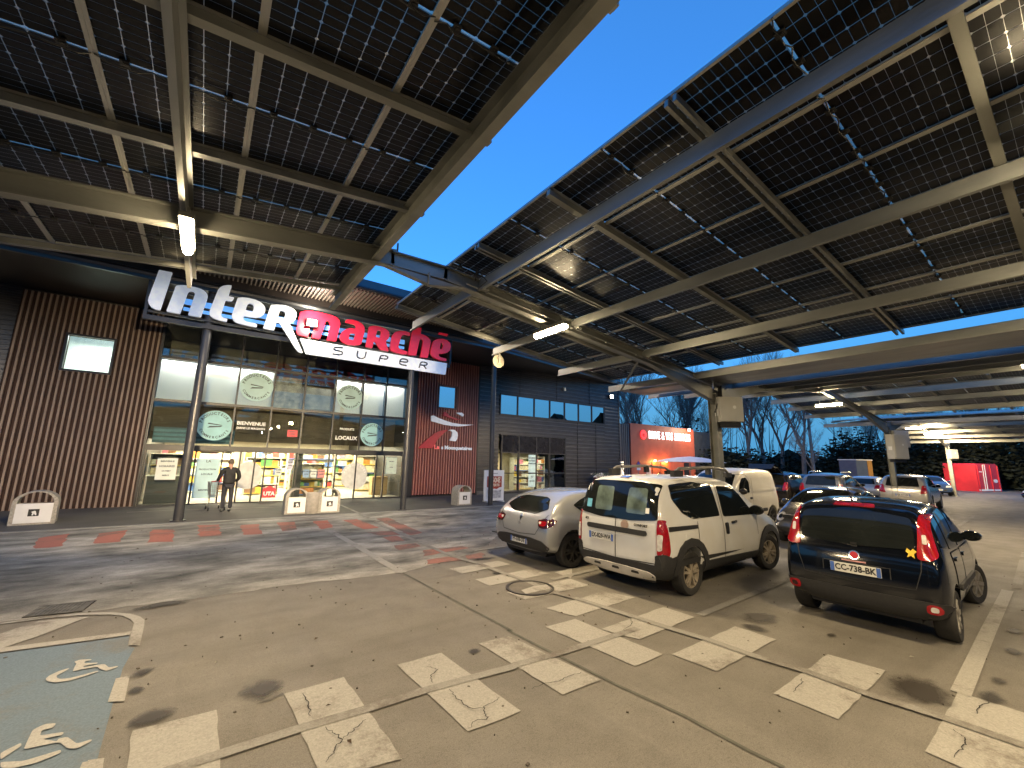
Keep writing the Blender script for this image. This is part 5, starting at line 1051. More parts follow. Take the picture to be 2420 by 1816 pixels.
class Car:
    def __init__(s, name, label, sp, loc, yaw, paint, cat='car', grp=None):
        s.sp = sp; s.paint = paint
        s.root = empty(name, loc, label, cat, grp, yaw)
        L, W = sp['L'], sp['W']; hw = W/2
        s.L, s.W = L, W
        xs = [0, .04, .11, .22, .38] + [x for x in sp.get('xs', [.6, .95, 1.35, 1.8, 2.2, 2.5, 2.8, 3.1, 3.4])] 
        xs = [x for x in xs if x < L-.45] + [L-.40, L-.22, L-.11, L-.04, L]
        top, belt = sp['top'], sp['belt']; zb0 = sp.get('zb', .22)
        xr, xf = sp['rear'], sp['front']
        wt = sp.get('wt', .82)
        rings = []
        for x in xs:
            zt = smoothi(top, x); zl = min(interp(belt, x), zt-.07)
            e = min(x, L-x)
            pw = 1-(sp.get('tapr', .10) if x < L/2 else .13)*max(0, 1-e/(sp.get('tapd', .30) if x < L/2 else .34))**2 - (sp.get('tapf', .05) if x > L/2 else 0)*max(0, 1-(L-x)/1.0)**2
            w = hw*pw
            cabin = min(1, max(0, (zt-zl)/.42)); wr = .93+(wt-.93)*cabin
            zb = zb0 + (.05*max(0, 1-e/.3))
            pts = [(0, zb), (w*.84, zb), (w*.965, zb+.10), (w*1.0, zb+.30), (w*.99, zl-.13), (w*.955, zl), (w*(.955+(wr-.955)*.55), zl+(zt-zl)*.55), (w*wr, zt-.085*min(1, (zt-zl)/.4)), (w*wr*.80, zt-.012), (0, zt+.012)]
            ring = []
            for y, z in pts:
                dr = interp(xr, z)*max(0, 1-x/1.1)**1.6; df = interp(xf, z)*max(0, 1-(L-x)/.9)**1.6
                ring.append((x+dr-df, y, z))
            rings.append(ring)
        bm = bmesh.new(); n = len(rings[0]); V = []
        for rg in rings:
            row = []
            for j, (x, y, z) in enumerate(rg):
                a = bm.verts.new((x-L/2, y, z)); b = a if y == 0 else bm.verts.new((x-L/2, -y, z)); row.append((a, b))
            V.append(row)
        def fc(*v):
            u = []
            for q in v:
                if q not in u: u.append(q)
            if len(u) > 2:
                try: bm.faces.new(u)
                except ValueError: pass
        for i in range(len(V)-1):
            for j in range(n-1):
                for k in (0, 1): fc(V[i][j][k], V[i+1][j][k], V[i+1][j+1][k], V[i][j+1][k])
        for row in (V[0], V[-1]):
            for j in range(n-1): fc(row[j][0], row[j+1][0], row[j+1][1], row[j][1])
        bmesh.ops.recalc_face_normals(bm, faces=bm.faces)
        me = bpy.data.meshes.new('body'); bm.to_mesh(me); bm.free()
        o = bpy.data.objects.new('body', me); COL.objects.link(o)
        md = o.modifiers.new('s', 'SUBSURF'); md.levels = md.render_levels = 2
        dg = bpy.context.evaluated_depsgraph_get()
        s.bvh = BVHTree.FromObject(o, dg)
        R_ = sp['R']; cut = MB()
        for wx in sp['axles']:
            for sd in (-1, 1):
                cut.lathe([(.001, -.16), (R_+.055, -.16), (R_+.055, .30), (.001, .30)], (wx-L/2, sd*(hw-.12), R_+.01), 28, Matrix.Rotation(R(-90*sd), 3, 'X'))
        cm = cut.mesh('cut', s.paint); co = bpy.data.objects.new('cut', cm); COL.objects.link(co)
        bo = o.modifiers.new('b', 'BOOLEAN'); bo.operation = 'DIFFERENCE'; bo.object = co; bo.solver = 'EXACT'
        dg = bpy.context.evaluated_depsgraph_get(); dg.update()
        m2 = bpy.data.meshes.new_from_object(o.evaluated_get(dg))
        if len(m2.polygons) < 300: m2 = None
        bpy.data.objects.remove(co); bpy.data.objects.remove(o)
        m2.materials.clear(); m2.materials.append(paint)
        m2.polygons.foreach_set('use_smooth', [True]*len(m2.polygons)); m2.polygons.foreach_set('material_index', [0]*len(m2.polygons))
        try: m2.set_sharp_from_angle(angle=R(38))
        except Exception: pass
        m2.name = 'body'; link('body', m2, s.root)
        ub = MB(); ub.b2(.25-L/2, L/2-.25, -hw*.62, hw*.62, .19, .5)
        for wx in sp['axles']: ub.b2(wx-.42-L/2, wx+.42-L/2, -hw*.66, hw*.66, .22, .72)
        ub.build('underbody', M_black, s.root, off=(0, 0, 0))
    def ray(s, view, u, v):
        L = s.L
        if view == 'rear': o, d = Vector((-L, u, v)), Vector((1, 0, 0))
        elif view == 'front': o, d = Vector((L, u, v)), Vector((-1, 0, 0))
        elif view == 'left': o, d = Vector((u-L/2, 3, v)), Vector((0, -1, 0))
        elif view == 'right': o, d = Vector((u-L/2, -3, v)), Vector((0, 1, 0))
        elif view == 'top': o, d = Vector((u-L/2, v, 4)), Vector((0, 0, -1))
        h = s.bvh.ray_cast(o, d)
        if h[0] is None:
            # miss: nearest point to a plausible position
            t = o + d*(L if view in ('rear', 'front') else 3)
            g = s.bvh.find_nearest(t if view in ('left', 'right', 'top') else o+d*L*.5); 
            g = s.bvh.find_nearest(o + d*(L*.55 if view in ('rear', 'front') else 2.3))
            return g[0], (-d)
        n = h[1]
        if n.dot(d) > 0: n = -n
        return h[0], n
    def panel(s, name, view, poly, m, off=.004, rnd=1, parent=None, step=.07, skirt=.02, alongview=False):
        poly = fillet(poly, .045*rnd) if rnd else poly
        # resample edges
        P = []
        for i in range(len(poly)):
            a, b = Vector(poly[i]), Vector(poly[(i+1) % len(poly)]); k = max(1, int((b-a).length/step))
            for t in range(k): P.append(a.lerp(b, t/k))
        x0, x1 = min(p.x for p in P), max(p.x for p in P); y0, y1 = min(p.y for p in P), max(p.y for p in P)
        def inside(p):
            c = False
            for i in range(len(P)):
                a, b = P[i], P[i-1]
                if (a.y > p.y) != (b.y > p.y) and p.x < (b.x-a.x)*(p.y-a.y)/(b.y-a.y)+a.x: c = not c
            return c
        pts = list(P); u = x0+step*.5
        while u < x1:
            v = y0+step*.5
            while v < y1:
                q = Vector((u, v))
                if inside(q) and min((q-p).length for p in P) > step*.4: pts.append(q)
                v += step
            u += step
        nb = len(P)
        r = geometry.delaunay_2d_cdt(pts, [(i, (i+1) % nb) for i in range(nb)], [], 1, 1e-5)
        vs = []; lo = []
        for p in r[0]:
            h, n = s.ray(view, p.x, p.y); vs.append(h+n*off); lo.append(h-n*skirt)
        fs = []
        for f in r[2]:
            c = sum((r[0][i] for i in f), Vector((0, 0)))/len(f)
            if inside(c): fs.append(tuple(f))
        mb = MB(); mb.add(vs, fs)
        from collections import Counter
        ec = Counter()
        for f in fs:
            for i in range(len(f)): ec[tuple(sorted((f[i], f[(i+1) % len(f)])))] += 1
        sk = []; idx = {}
        vv = []
        for (a, b), c in ec.items():
            if c == 1:
                for q in (a, b):
                    if q not in idx: idx[q] = len(vv); vv += [vs[q], lo[q]]
                sk.append((idx[a], idx[b], idx[b]+1, idx[a]+1))
        mb.add(vv, sk)
        return mb.build(name, m, parent or s.root, off=(0, 0, 0), smooth=50)
    def both(s, name, poly, m, **k):
        return [s.panel(name, v, poly, m, **k) for v in ('left', 'right')]
    def pair(s, name, view, poly, m, **k):
        return [s.panel(name, view, poly, m, **k), s.panel(name, view, [(-a, b) for a, b in poly[::-1]], m, **k)]
    def strip(s, name, view, pts, w, m, off=.003, closed=False):
        P = [Vector(p) for p in pts]; Q = []
        for i in range(len(P)-1):
            k = max(1, int((P[i+1]-P[i]).length/.06))
            for t in range(k): Q.append(P[i].lerp(P[i+1], t/k))
        Q.append(P[-1]); Lf, Rt = strip(Q, w); mb = MB(); vs = []
        for a, b in zip(Lf, Rt):
            for q in (a, b): h, n = s.ray(view, q.x, q.y); vs.append(h+n*off)
        mb.add(vs, [(2*i, 2*i+1, 2*i+3, 2*i+2) for i in range(len(Q)-1)])
        return mb.build(name, m, s.root, off=(0, 0, 0), smooth=60)
    def wheels(s, rim, spokes=5, steer=0.0, style=0):
        R_ = s.sp['R']; L, hw = s.L, s.W/2
        w_ = .195
        prof = [(R_*.66, -w_/2+.01), (R_*.72, -w_/2), (R_*.93, -w_/2), (R_*.985, -w_/2+.025), (R_, -w_/2+.05), (R_, w_/2-.05), (R_*.985, w_/2-.025), (R_*.93, w_/2), (R_*.72, w_/2), (R_*.66, w_/2-.012), (R_*.64, w_/2-.03), (R_*.62, 0)]
        tm = MB().lathe(prof, (0, 0, 0), 36, Matrix.Rotation(R(-90), 3, 'X')).mesh('wheel', M_tyre, smooth=40)
        mb = MB(); q = Matrix.Rotation(R(-90), 3, 'X')
        mb.lathe([(.001, -.02), (R_*.63, -.02), (R_*.66, .085), (R_*.61, .085), (R_*.58, .0), (.001, .0)], (0, 0, 0), 30, q)
        mb.lathe([(.001, .085), (.045, .082), (.075, .07), (.08, .0)], (0, 0, 0), 16, q)
        for k in range(spokes):
            a = 2*math.pi*k/spokes
            for da in ((-.13, .13) if style else (0,)):
                c, sn = math.cos(a+da), math.sin(a+da); c2, s2 = math.cos(a+da*1.6), math.sin(a+da*1.6)
                mb.bar((.05*c, .072, .05*sn), (R_*.62*c2, .078, R_*.62*s2), .05 if not style else .034, .035, (0, 1, 0))
        rm = mb.mesh('rim', rim, smooth=35)
        bd = MB().lathe([(.001, .02), (R_*.57, .02)], (0, 0, 0), 24, q).mesh('rim_backing', M_black)
        for i, wx in enumerate(s.sp['axles']):
            for sd in (1, -1):
                o = link('wheel', tm, s.root, (wx-L/2, sd*(hw-.115), R_))
                o.rotation_euler = (0, random.uniform(0, 6), (0 if sd > 0 else math.pi) + (steer if i == 1 else 0))
                link('rim', rm, o); link('rim_backing', bd, o)
    def plate(s, txt, z, view='rear', y=0.0, w=.52, old=False):
        h, n = s.ray(view, y, z); x = h.x + (-.012 if view == 'rear' else .012); f = -1 if view == 'rear' else 1
        mb = MB(); mb.box((x, y, z), (.012, w, .11)); p = mb.build('number_plate', M_plate, s.root, off=(0, 0, 0))
        for sy in (-1, 1):
            mb = MB(); mb.box((x+f*.007, y+sy*(w/2-.022), z), (.003, .04, .105)); mb.build('plate_band', M_plb, p, off=(0, 0, 0))
        o = text_obj('plate_text', txt, .098, M_ptx, p, (x+f*.0085, y, z), (R(90), 0, R(-90 if view == 'rear' else 90)), .003, 0, sx=.80 if len(txt) > 8 and '-8' in txt else .86, world=False)
        return p
    def mirror(s, x, z, m, sz=1.0):
        for sd in (-1, 1):
            h, n = s.ray('left' if sd > 0 else 'right', x, z)
            c = Vector((h.x-.02, h.y+sd*.095*sz, h.z+.05)); mb = MB()
            prof = [(.001, -.065), (.055, -.05), (.085, 0), (.08, .04), (.075, .055), (.001, .055)]
            mm = Matrix.Diagonal((1.0*sz, 1.35*sz, .95*sz)) @ Matrix.Rotation(R(-90), 3, 'Y')
            mb.lathe(prof, c, 16, mm); mb.bar((h.x, h.y-sd*.02, h.z-.01), (c.x+.01, c.y-sd*.05, c.z-.03), .05, .04)
            o = mb.build('mirror', m, s.root, off=(0, 0, 0), smooth=50)
            g = MB(); g.lathe([(.001, 0), (.07, 0)], (c.x-.060*sz, c.y, c.z), 16, mm); g.build('mirror_glass', M_cglass, o, off=(0, 0, 0))
    def handle(s, view, x, z, m, w=.17, h=.035, parent=None):
        return s.panel('handle', view, [(x-w/2, z-h/2), (x+w/2, z-h/2), (x+w/2, z+h/2), (x-w/2, z+h/2)], m, off=.022, rnd=1, parent=parent, step=.03, skirt=.0)
    def door(s, view, poly, handle=None, hm=None, name='door'):
        sh = s.panel(name, view, poly, s.paint, off=.006, rnd=1, skirt=.004)
        c = poly + [poly[0]]
        s.strip('door_gap', view, fillet(poly, .05) + [fillet(poly, .05)[0]], .012, M_black, off=.0065)
        if handle: s.handle(view, handle[0], handle[1], hm or s.paint, parent=sh)
        return sh
    def badge_text(s, txt, view, y, z, size, m, **k):
        h, n = s.ray(view, y, z); f = -1 if view == 'rear' else 1
        text_obj('badge_lettering', txt, size, m, s.root, (h.x+f*.012, y, z), (R(90), 0, R(-90 if view == 'rear' else 90)), .002, .002, world=False, **k)

# ---- white van-like people carrier, centre ----------------------------------
P_white = car_paint('white_car_paint', (.68, .69, .69), .26, 0, (.58, .565, .53))
spD = dict(tapr=.09, tapd=.18, L=4.36, W=1.70, R=.325, axles=(.76, 3.57), zb=.24, wt=.83,
  top=[(0, 1.68), (.25, 1.73), (1.5, 1.76), (2.3, 1.72), (2.7, 1.62), (3.05, 1.38), (3.35, 1.13), (3.6, 1.07), (4.0, .98), (4.25, .88), (4.36, .78)],
  belt=[(0, 1.09), (2.0, 1.09), (3.3, 1.03), (4.36, .75)], xs=[.6, .95, 1.35, 1.8, 2.2, 2.5, 2.75, 2.95, 3.15, 3.35, 3.6, 3.8],
  rear=[(.2, .10), (.40, .0), (.7, .0), (1.05, .02), (1.4, .09), (1.78, .24)], front=[(.2, .12), (.45, 0), (.7, .05), (1.0, .25)])
c = Car('people_carrier', 'white boxy people carrier with black bumper and roof rails, second from the left', spD, (7.60, 4.72, 0), R(1.8), P_white, 'van', 'parked cars')
c.panel('rear_window', 'rear', [(-.74, 1.12), (-.30, 1.075), (.30, 1.075), (.74, 1.12), (.69, 1.62), (.40, 1.655), (-.40, 1.655), (-.69, 1.62)], M_cglass, off=.010)
M_seethru = mat('lit_pane_through_van', (.10, .135, .125), .06, 0, .5, 5, spec=.7)
for a in (-.36, .27): c.panel('see_through_light', 'rear', [(a-.19, 1.18), (a+.17, 1.18), (a+.16, 1.56), (a-.18, 1.56)], M_seethru, off=.0135, skirt=.001)  # paler panels paint the light seen through the van
c.panel('window_sticker', 'rear', [(.52, 1.20), (.62, 1.20), (.62, 1.33), (.52, 1.33)], mat('blue_sticker', (.12, .38, .55), .5), off=.016, rnd=0, skirt=.001)
c.panel('window_sticker', 'rear', [(-.60, 1.20), (-.54, 1.20), (-.54, 1.28), (-.60, 1.28)], M_white, off=.016, rnd=0, skirt=.001)
M_seam = mat('door_seam', (.03, .03, .03), .7)
# twin back doors
for sd in (-1, 1):
    pl = [(sd*.012, .52), (sd*.65, .54), (sd*.715, .62), (sd*.72, 1.06), (sd*.30, 1.055), (sd*.012, 1.055)]
    c.panel('back_door', 'rear', pl if sd > 0 else pl[::-1], P_white, off=.006, rnd=0, skirt=.01)
c.strip('door_gap', 'rear', [(0, .50), (0, 1.07)], .012, M_seam, off=.005)
c.strip('door_gap', 'rear', [(-.76, .62), (-.70, .52), (0, .49), (.70, .52), (.76, .62)], .014, M_seam, off=.004)
c.panel('door_trim', 'rear', [(-.56, .88), (.56, .88), (.58, .92), (.56, .955), (-.56, .955), (-.58, .92)], M_clad2, off=.03)
c.plate('EX-829-WA', .77, y=.28, w=.50)
c.badge_text('CONFORT', 'rear', -.47, 1.02, .05, M_ptx); c.badge_text('dCi', 'rear', .60, 1.02, .05, M_ptx)
c.panel('round_emblem', 'rear', [(-.18+.07*math.cos(t*.4488), 1.0+.07*math.sin(t*.4488)) for t in range(14)], mat('emblem_dusty', (.42, .30, .24), .4, .3), off=.016, rnd=0, step=.04, skirt=.004)
c.panel('brake_light', 'rear', [(-.08, 1.70), (.08, 1.70), (.08, 1.725), (-.08, 1.725)], M_tld, off=.01, step=.04)
for sd in (-1, 1):
    o1 = [(sd*.735, .64), (sd*.80, .66), (sd*.81, .9), (sd*.80, 1.13), (sd*.735, 1.13)]
    c.panel('tail_light', 'rear', o1 if sd > 0 else o1[::-1], M_tl, off=.014, step=.05)
    o2 = [(sd*.742, .70), (sd*.795, .71), (sd*.80, .93), (sd*.742, .93)]
    c.panel('reversing_light', 'rear', o2 if sd > 0 else o2[::-1], M_tlw, off=.019, step=.04, skirt=.004)
for v in ('left', 'right'):
    c.panel('tail_light', v, [(.05, .64), (.15, .61), (.19, .70), (.17, 1.0), (.14, 1.13), (.06, 1.13)], M_tl, off=.014, step=.05)
    c.panel('side_window', v, [(.42, 1.62), (.40, 1.42), (.62, 1.20), (.88, 1.10), (1.74, 1.10), (1.66, 1.60), (1.1, 1.655)], M_cglass, off=.010)
    c.panel('front_window', v, [(1.86, 1.08), (3.02, 1.05), (2.94, 1.14), (2.62, 1.42), (2.40, 1.56), (1.84, 1.58)], M_cglass, off=.010)
    c.panel('sliding_door', v, [(1.0, .40), (1.76, .40), (1.80, 1.06), (1.02, 1.06)], P_white, off=.005, rnd=0, skirt=.01)
    c.strip('door_gap', v, [(1.0, .38), (1.0, 1.06)], .010, M_seam, off=.007); c.strip('door_gap', v, [(1.80, .38), (1.79, 1.62)], .012, M_seam, off=.008)
    c.strip('door_gap', v, [(3.08, .70), (3.06, 1.03), (2.95, 1.18)], .010, M_seam, off=.006)
    c.panel('slide_track', v, [(.20, .965), (1.0, .955), (1.0, 1.01), (.20, 1.03)], M_black, off=.012, rnd=0)
    c.panel('fuel_flap', v, [(.62, .72), (.86, .72), (.86, .90), (.62, .90)], P_white, off=.006, rnd=1, skirt=.004); c.strip('door_gap', v, [(.62, .735), (.64, .715), (.86, .72)], .006, M_seam, off=.008)
    c.panel('handle', v, [(1.88, .80), (1.94, .80), (1.95, .98), (1.87, .98)], M_black, off=.03, step=.04)
    c.panel('handle', v, [(2.10, .955), (2.26, .96), (2.26, .995), (2.10, .99)], M_black, off=.03, step=.04)
    # black lower cladding and arches
    c.panel('sill_cladding', v, [(1.02, .26), (3.26, .26), (3.24, .42), (1.06, .46)], M_clad2, off=.02)
    def arch(cx, r0, r1, a0, a1, n=10):
        P = [(cx+r1*math.cos(R(a0+(a1-a0)*i/n)), .335+r1*math.sin(R(a0+(a1-a0)*i/n))) for i in range(n+1)]
        return P+[(cx+r0*math.cos(R(a1+(a0-a1)*i/n)), .335+r0*math.sin(R(a1+(a0-a1)*i/n))) for i in range(n+1)]
    c.panel('wheel_arch', v, arch(.76, .385, .50, -8, 188), M_clad2, off=.028, rnd=0, step=.05)
    c.panel('wheel_arch', v, arch(3.57, .385, .50, -8, 188), M_clad2, off=.028, rnd=0, step=.05)
    c.panel('bumper_side', v, [(.02, .30), (.34, .30), (.37, .62), (.22, .60), (.10, .66), (.02, .66)], M_clad2, off=.018, step=.05)
c.panel('rear_bumper', 'rear', [(-.83, .30), (.83, .30), (.87, .50), (.86, .62), (.76, .62), (.70, .50), (-.70, .50), (-.76, .62), (-.86, .62), (-.87, .50)], M_clad2, off=.02, rnd=0, step=.06)
sk = [(-.62, .29), (.62, .29), (.70, .35), (.60, .40), (.2, .41), (-.2, .41), (-.60, .40), (-.70, .35)]
c.panel('skid_plate', 'rear', sk, mat('silver_plastic', (.55, .53, .50), .45, .2, .1, 6), off=.035)
for a in (-.36, 0, .36): c.panel('skid_slot', 'rear', [(a-.07, .345), (a+.07, .345), (a+.06, .375), (a-.06, .375)], M_black, off=.040, step=.04, skirt=.002)
c.panel('windscreen', 'top', [(2.72, -.60), (3.28, -.72), (3.33, 0), (3.28, .72), (2.72, .60), (2.66, 0)], M_cglass, off=.010)
for sd in (-1, 1):
    mb = MB(); P = [(-1.45+.0, sd*.62, 1.80), (-1.30, sd*.63, 1.87), (-.4, sd*.635, 1.895), (.25, sd*.62, 1.86), (.45, sd*.60, 1.77)]
    mb.tube(P, .026, 8); mb.build('roof_rail', mat('rail_grey', (.22, .21, .20), .4, .5), c.root, off=(0, 0, 0), smooth=50)
    for a_, b_ in (((-1.37, sd*.625, 1.79), (.26, .075, .10)), ((-.38, sd*.63, 1.82), (.10, .06, .10)), ((.36, sd*.61, 1.76), (.2, .07, .08))): mb = MB(); mb.box(a_, b_); mb.build('rail_foot', M_black, c.root, off=(0, 0, 0))
c.wheels(M_rimdirty, 5, R(-10), 1); c.mirror(2.98, 1.09, M_black, 1.1)
c.pair('headlight', 'front', [(.45, .74), (.74, .70), (.78, .86), (.5, .9)], M_tlw, off=.01)
mb = MB(); mb.lathe([(.001, 0), (.006, .0), (.005, .28), (.001, .28)], (-1.9, 0, 1.78), 6, Matrix.Rotation(R(-35), 3, 'Y')); mb.build('aerial', M_black, c.root, off=(0, 0, 0))

# ---- dark blue hatchback, right ---------------------------------------------
P_navy = car_paint('navy_car_paint', (.003, .004, .007), .10, .0)
spP = dict(tapr=.09, L=3.65, W=1.62, R=.285, axles=(.58, 2.88), zb=.23, wt=.80,
  top=[(0, 1.44), (.22, 1.50), (1.1, 1.55), (1.75, 1.51), (2.1, 1.42), (2.45, 1.18), (2.72, 1.0), (3.0, .95), (3.35, .86), (3.55, .74), (3.65, .62)],
  belt=[(0, .98), (1.2, .95), (2.6, .92), (3.65, .62)], xs=[.6, .95, 1.35, 1.75, 2.05, 2.25, 2.45, 2.65, 2.85, 3.05],
  rear=[(.2, .10), (.42, .0), (.70, .0), (.95, .06), (1.2, .13), (1.45, .24)], front=[(.2, .10), (.45, 0), (.8, .2)])
c = Car('hatchback', 'dark navy small hatchback with tall red lights, parked nearest on the right', spP, (8.50, 2.04, 0), R(2.8), P_navy, 'car', 'parked cars')
c.panel('rear_window', 'rear', [(-.57, 1.02), (0, .99), (.57, 1.02), (.55, 1.36), (.3, 1.40), (-.3, 1.40), (-.55, 1.36)], M_cglass, off=.012)
c.panel('brake_light', 'rear', [(-.22, 1.452), (.22, 1.452), (.20, 1.482), (-.20, 1.482)], M_tl, off=.014, step=.05)
for sd in (-1, 1):
    o1 = [(sd*.575, .92), (sd*.70, .92), (sd*.74, .97), (sd*.695, 1.20), (sd*.66, 1.40), (sd*.60, 1.40), (sd*.595, 1.15)]
    c.panel('tail_light', 'rear', o1 if sd > 0 else o1[::-1], M_tl, off=.018, step=.045)
    o2 = [(sd*.632, 1.09), (sd*.668, 1.09), (sd*.662, 1.19), (sd*.630, 1.19)]
    c.panel('reversing_light', 'rear', o2 if sd > 0 else o2[::-1], M_tlw, off=.023, step=.03, skirt=.004)
    o3 = [(sd*.60, .37), (sd*.72, .38), (sd*.73, .47), (sd*.61, .47)]
    c.panel('rear_fog_light', 'rear', o3 if sd > 0 else o3[::-1], M_tl, off=.024, step=.03)
    o4 = [(sd*.635, .395), (sd*.695, .40), (sd*.70, .45), (sd*.64, .45)]
    c.panel('lens', 'rear', o4 if sd > 0 else o4[::-1], M_tlw if sd < 0 else M_tld, off=.028, step=.03, skirt=.003)
c.panel('rear_bumper', 'rear', [(-.70, .27), (.70, .27), (.79, .36), (.78, .49), (-.78, .49), (-.79, .36)], M_clad2, off=.016, step=.05)
c.strip('door_gap', 'rear', [(-.62, 1.0), (-.60, .80), (-.54, .60), (0, .575), (.54, .60), (.60, .80), (.62, 1.0)], .010, M_black, off=.004)
c.strip('plate_recess', 'rear', [(-.33, .66), (-.33, .78), (.33, .78), (.33, .66)], .012, M_black, off=.004)
c.plate('CC-738-BK', .715, w=.50)
c.panel('round_emblem', 'rear', [(.055*math.cos(t*.4488), .875+.055*math.sin(t*.4488)) for t in range(14)], M_chrome, off=.014, rnd=0, step=.03, skirt=.004)
c.panel('emblem_face', 'rear', [(.040*math.cos(t*.4488), .875+.040*math.sin(t*.4488)) for t in range(14)], mat('emblem_red', (.35, .02, .05), .25), off=.018, rnd=0, step=.03, skirt=.002)
c.panel('dealer_sticker', 'rear', [(-.11, .797), (.13, .797), (.13, .812), (-.11, .812)], mat('pink_print', (.5, .25, .25), .5), off=.010, rnd=0, step=.04, skirt=.001)
ys = [(-.53+dx, .985+dz) for dx, dz in ((-.05, .02), (-.02, .045), (0, .02), (.03, .05), (.045, .01), (.02, -.01), (.035, -.05), (0, -.03), (-.03, -.055), (-.025, -.01))]
c.panel('yellow_sticker', 'rear', ys, mat('yellow_sticker', (.70, .45, .04), .5), off=.022, rnd=0, step=.03, skirt=.001)
mb = MB(); mb.bar((-1.70, -.02, 1.0), (-1.665, .30, 1.06), .02, .018); mb.box((-1.735, 0, 1.0), (.05, .06, .05)); mb.build('rear_wiper', M_black, c.root, off=(0, 0, 0))
mb = MB(); mb.tube([(-1.50, .02, 1.52), (-1.66, .02, 1.68)], [.012, .004], 6); mb.build('aerial', M_black, c.root, off=(0, 0, 0))
for v in ('left', 'right'):
    c.panel('quarter_window', v, [(.36, 1.05), (.72, 1.0), (.72, 1.37), (.45, 1.34)], M_cglass, off=.010)
    c.panel('rear_door_window', v, [(.80, .99), (1.42, .97), (1.42, 1.43), (.82, 1.40)], M_cglass, off=.010)
    c.panel('front_window', v, [(1.50, .965), (2.42, .96), (2.30, 1.10), (1.95, 1.36), (1.52, 1.43)], M_cglass, off=.010)
    c.door(v, [(.86, .40), (1.44, .34), (1.46, .93), (.78, .95), (.80, .62)], (.98, .86)); c.door(v, [(1.49, .34), (2.42, .34), (2.48, .60), (2.46, .92), (1.49, .935)], (1.66, .85))
    c.panel('side_moulding', v, [(.95, .50), (2.35, .48), (2.35, .55), (.95, .57)], M_clad2, off=.022)
    c.panel('sill', v, [(.98, .25), (2.48, .25), (2.48, .31), (.98, .31)], M_clad2, off=.010)
c.panel('windscreen', 'top', [(2.12, -.52), (2.62, -.63), (2.68, 0), (2.62, .63), (2.12, .52), (2.06, 0)], M_cglass, off=.010)
c.pair('headlight', 'front', [(.40, .62), (.68, .62), (.68, .80), (.48, .80)], M_tlw, off=.01)
c.wheels(M_rim, 6, R(-16)); c.mirror(2.36, .97, P_navy, .92)

# ---- silver hatchback, left --------------------------------------------------
P_silver = car_paint('silver_car_paint', (.36, .375, .40), .26, .45)
spC = dict(L=4.06, W=1.75, R=.312, axles=(.66, 3.25), zb=.23, wt=.76,
  top=[(0, 1.18), (.30, 1.28), (.8, 1.36), (1.4, 1.395), (2.0, 1.36), (2.4, 1.24), (2.75, 1.08), (3.05, .97), (3.4, .92), (3.8, .80), (3.98, .68), (4.06, .58)],
  belt=[(0, .98), (.6, .98), (1.5, .95), (2.9, .89), (4.06, .58)], xs=[.6, .95, 1.35, 1.75, 2.1, 2.35, 2.55, 2.8, 3.05, 3.3, 3.5],
  rear=[(.2, .16), (.45, .02), (.66, .0), (.80, .05), (.95, .14), (1.1, .30), (1.3, .52)], front=[(.2, .10), (.45, 0), (.8, .25)])
c = Car('hatchback', 'silver hatchback parked left of the white people carrier', spC, (7.16, 6.88, 0), R(1.5), P_silver, 'car', 'parked cars')
c.panel('rear_window', 'rear', [(-.62, 1.05), (-.35, .95), (.35, .95), (.62, 1.05), (.47, 1.20), (.3, 1.235), (-.3, 1.235), (-.47, 1.20)], M_cglass, off=.012)
for sd in (-1, 1):
    o1 = [(sd*.50, .86), (sd*.66, .865), (sd*.845, .89), (sd*.83, .78), (sd*.74, .72), (sd*.56, .73)]
    c.panel('tail_light', 'rear', o1 if sd > 0 else o1[::-1], M_tld, off=.016, step=.045)
    o2 = [(sd*.53, .835), (sd*.74, .845), (sd*.73, .765), (sd*.58, .76)]
    c.panel('lens', 'rear', o2 if sd > 0 else o2[::-1], M_tl, off=.020, step=.04, skirt=.004)
    o3 = [(sd*.54, .825), (sd*.61, .83), (sd*.61, .79), (sd*.57, .785)]
    c.panel('reversing_light', 'rear', o3 if sd > 0 else o3[::-1], M_tlw, off=.023, step=.03, skirt=.003)
for v in ('left', 'right'):
    c.panel('tail_light', v, [(.03, .87), (.22, .91), (.20, .80), (.08, .74)], M_tld, off=.012, step=.04)
c.strip('door_gap', 'rear', [(-.70, .96), (-.55, .70), (-.48, .60), (0, .565), (.48, .60), (.55, .70), (.70, .96)], .012, M_black, off=.004)
c.panel('rear_valance', 'rear', [(-.62, .24), (.62, .24), (.80, .40), (.66, .50), (.34, .53), (-.34, .53), (-.66, .50), (-.80, .40)], M_clad2, off=.012, step=.05)
c.plate('FF-508-DE', .445, w=.50)
c.panel('emblem', 'rear', [(-.045, .87), (0, .80), (.045, .87), (0, .94)], M_chrome, off=.012, rnd=0, step=.03, skirt=.004)
c.badge_text('Clio', 'rear', 0, .76, .055, M_chrome)
mb = MB(); mb.lathe([(.001, .06), (.03, .0), (.035, 0)], (-1.2, 0, 1.43), 8); mb.build('roof_fin', M_black, c.root, off=(0, 0, 0))
for v in ('left', 'right'):
    c.panel('rear_window_side', v, [(.74, 1.12), (.92, 1.01), (1.55, .97), (1.62, 1.28), (1.25, 1.28), (.95, 1.20)], M_cglass, off=.010)
    c.panel('front_window', v, [(1.68, .975), (2.72, .94), (2.5, 1.09), (2.15, 1.24), (1.72, 1.285)], M_cglass, off=.010)
    c.door(v, [(1.06, .38), (1.62, .34), (1.66, .95), (.92, .97), (.98, .65)]); c.door(v, [(1.68, .34), (2.66, .34), (2.74, .60), (2.74, .90), (1.70, .945)], (1.84, .84))
c.panel('windscreen', 'top', [(2.14, -.50), (2.86, -.66), (2.95, 0), (2.86, .66), (2.14, .50), (2.06, 0)], M_cglass, off=.010)
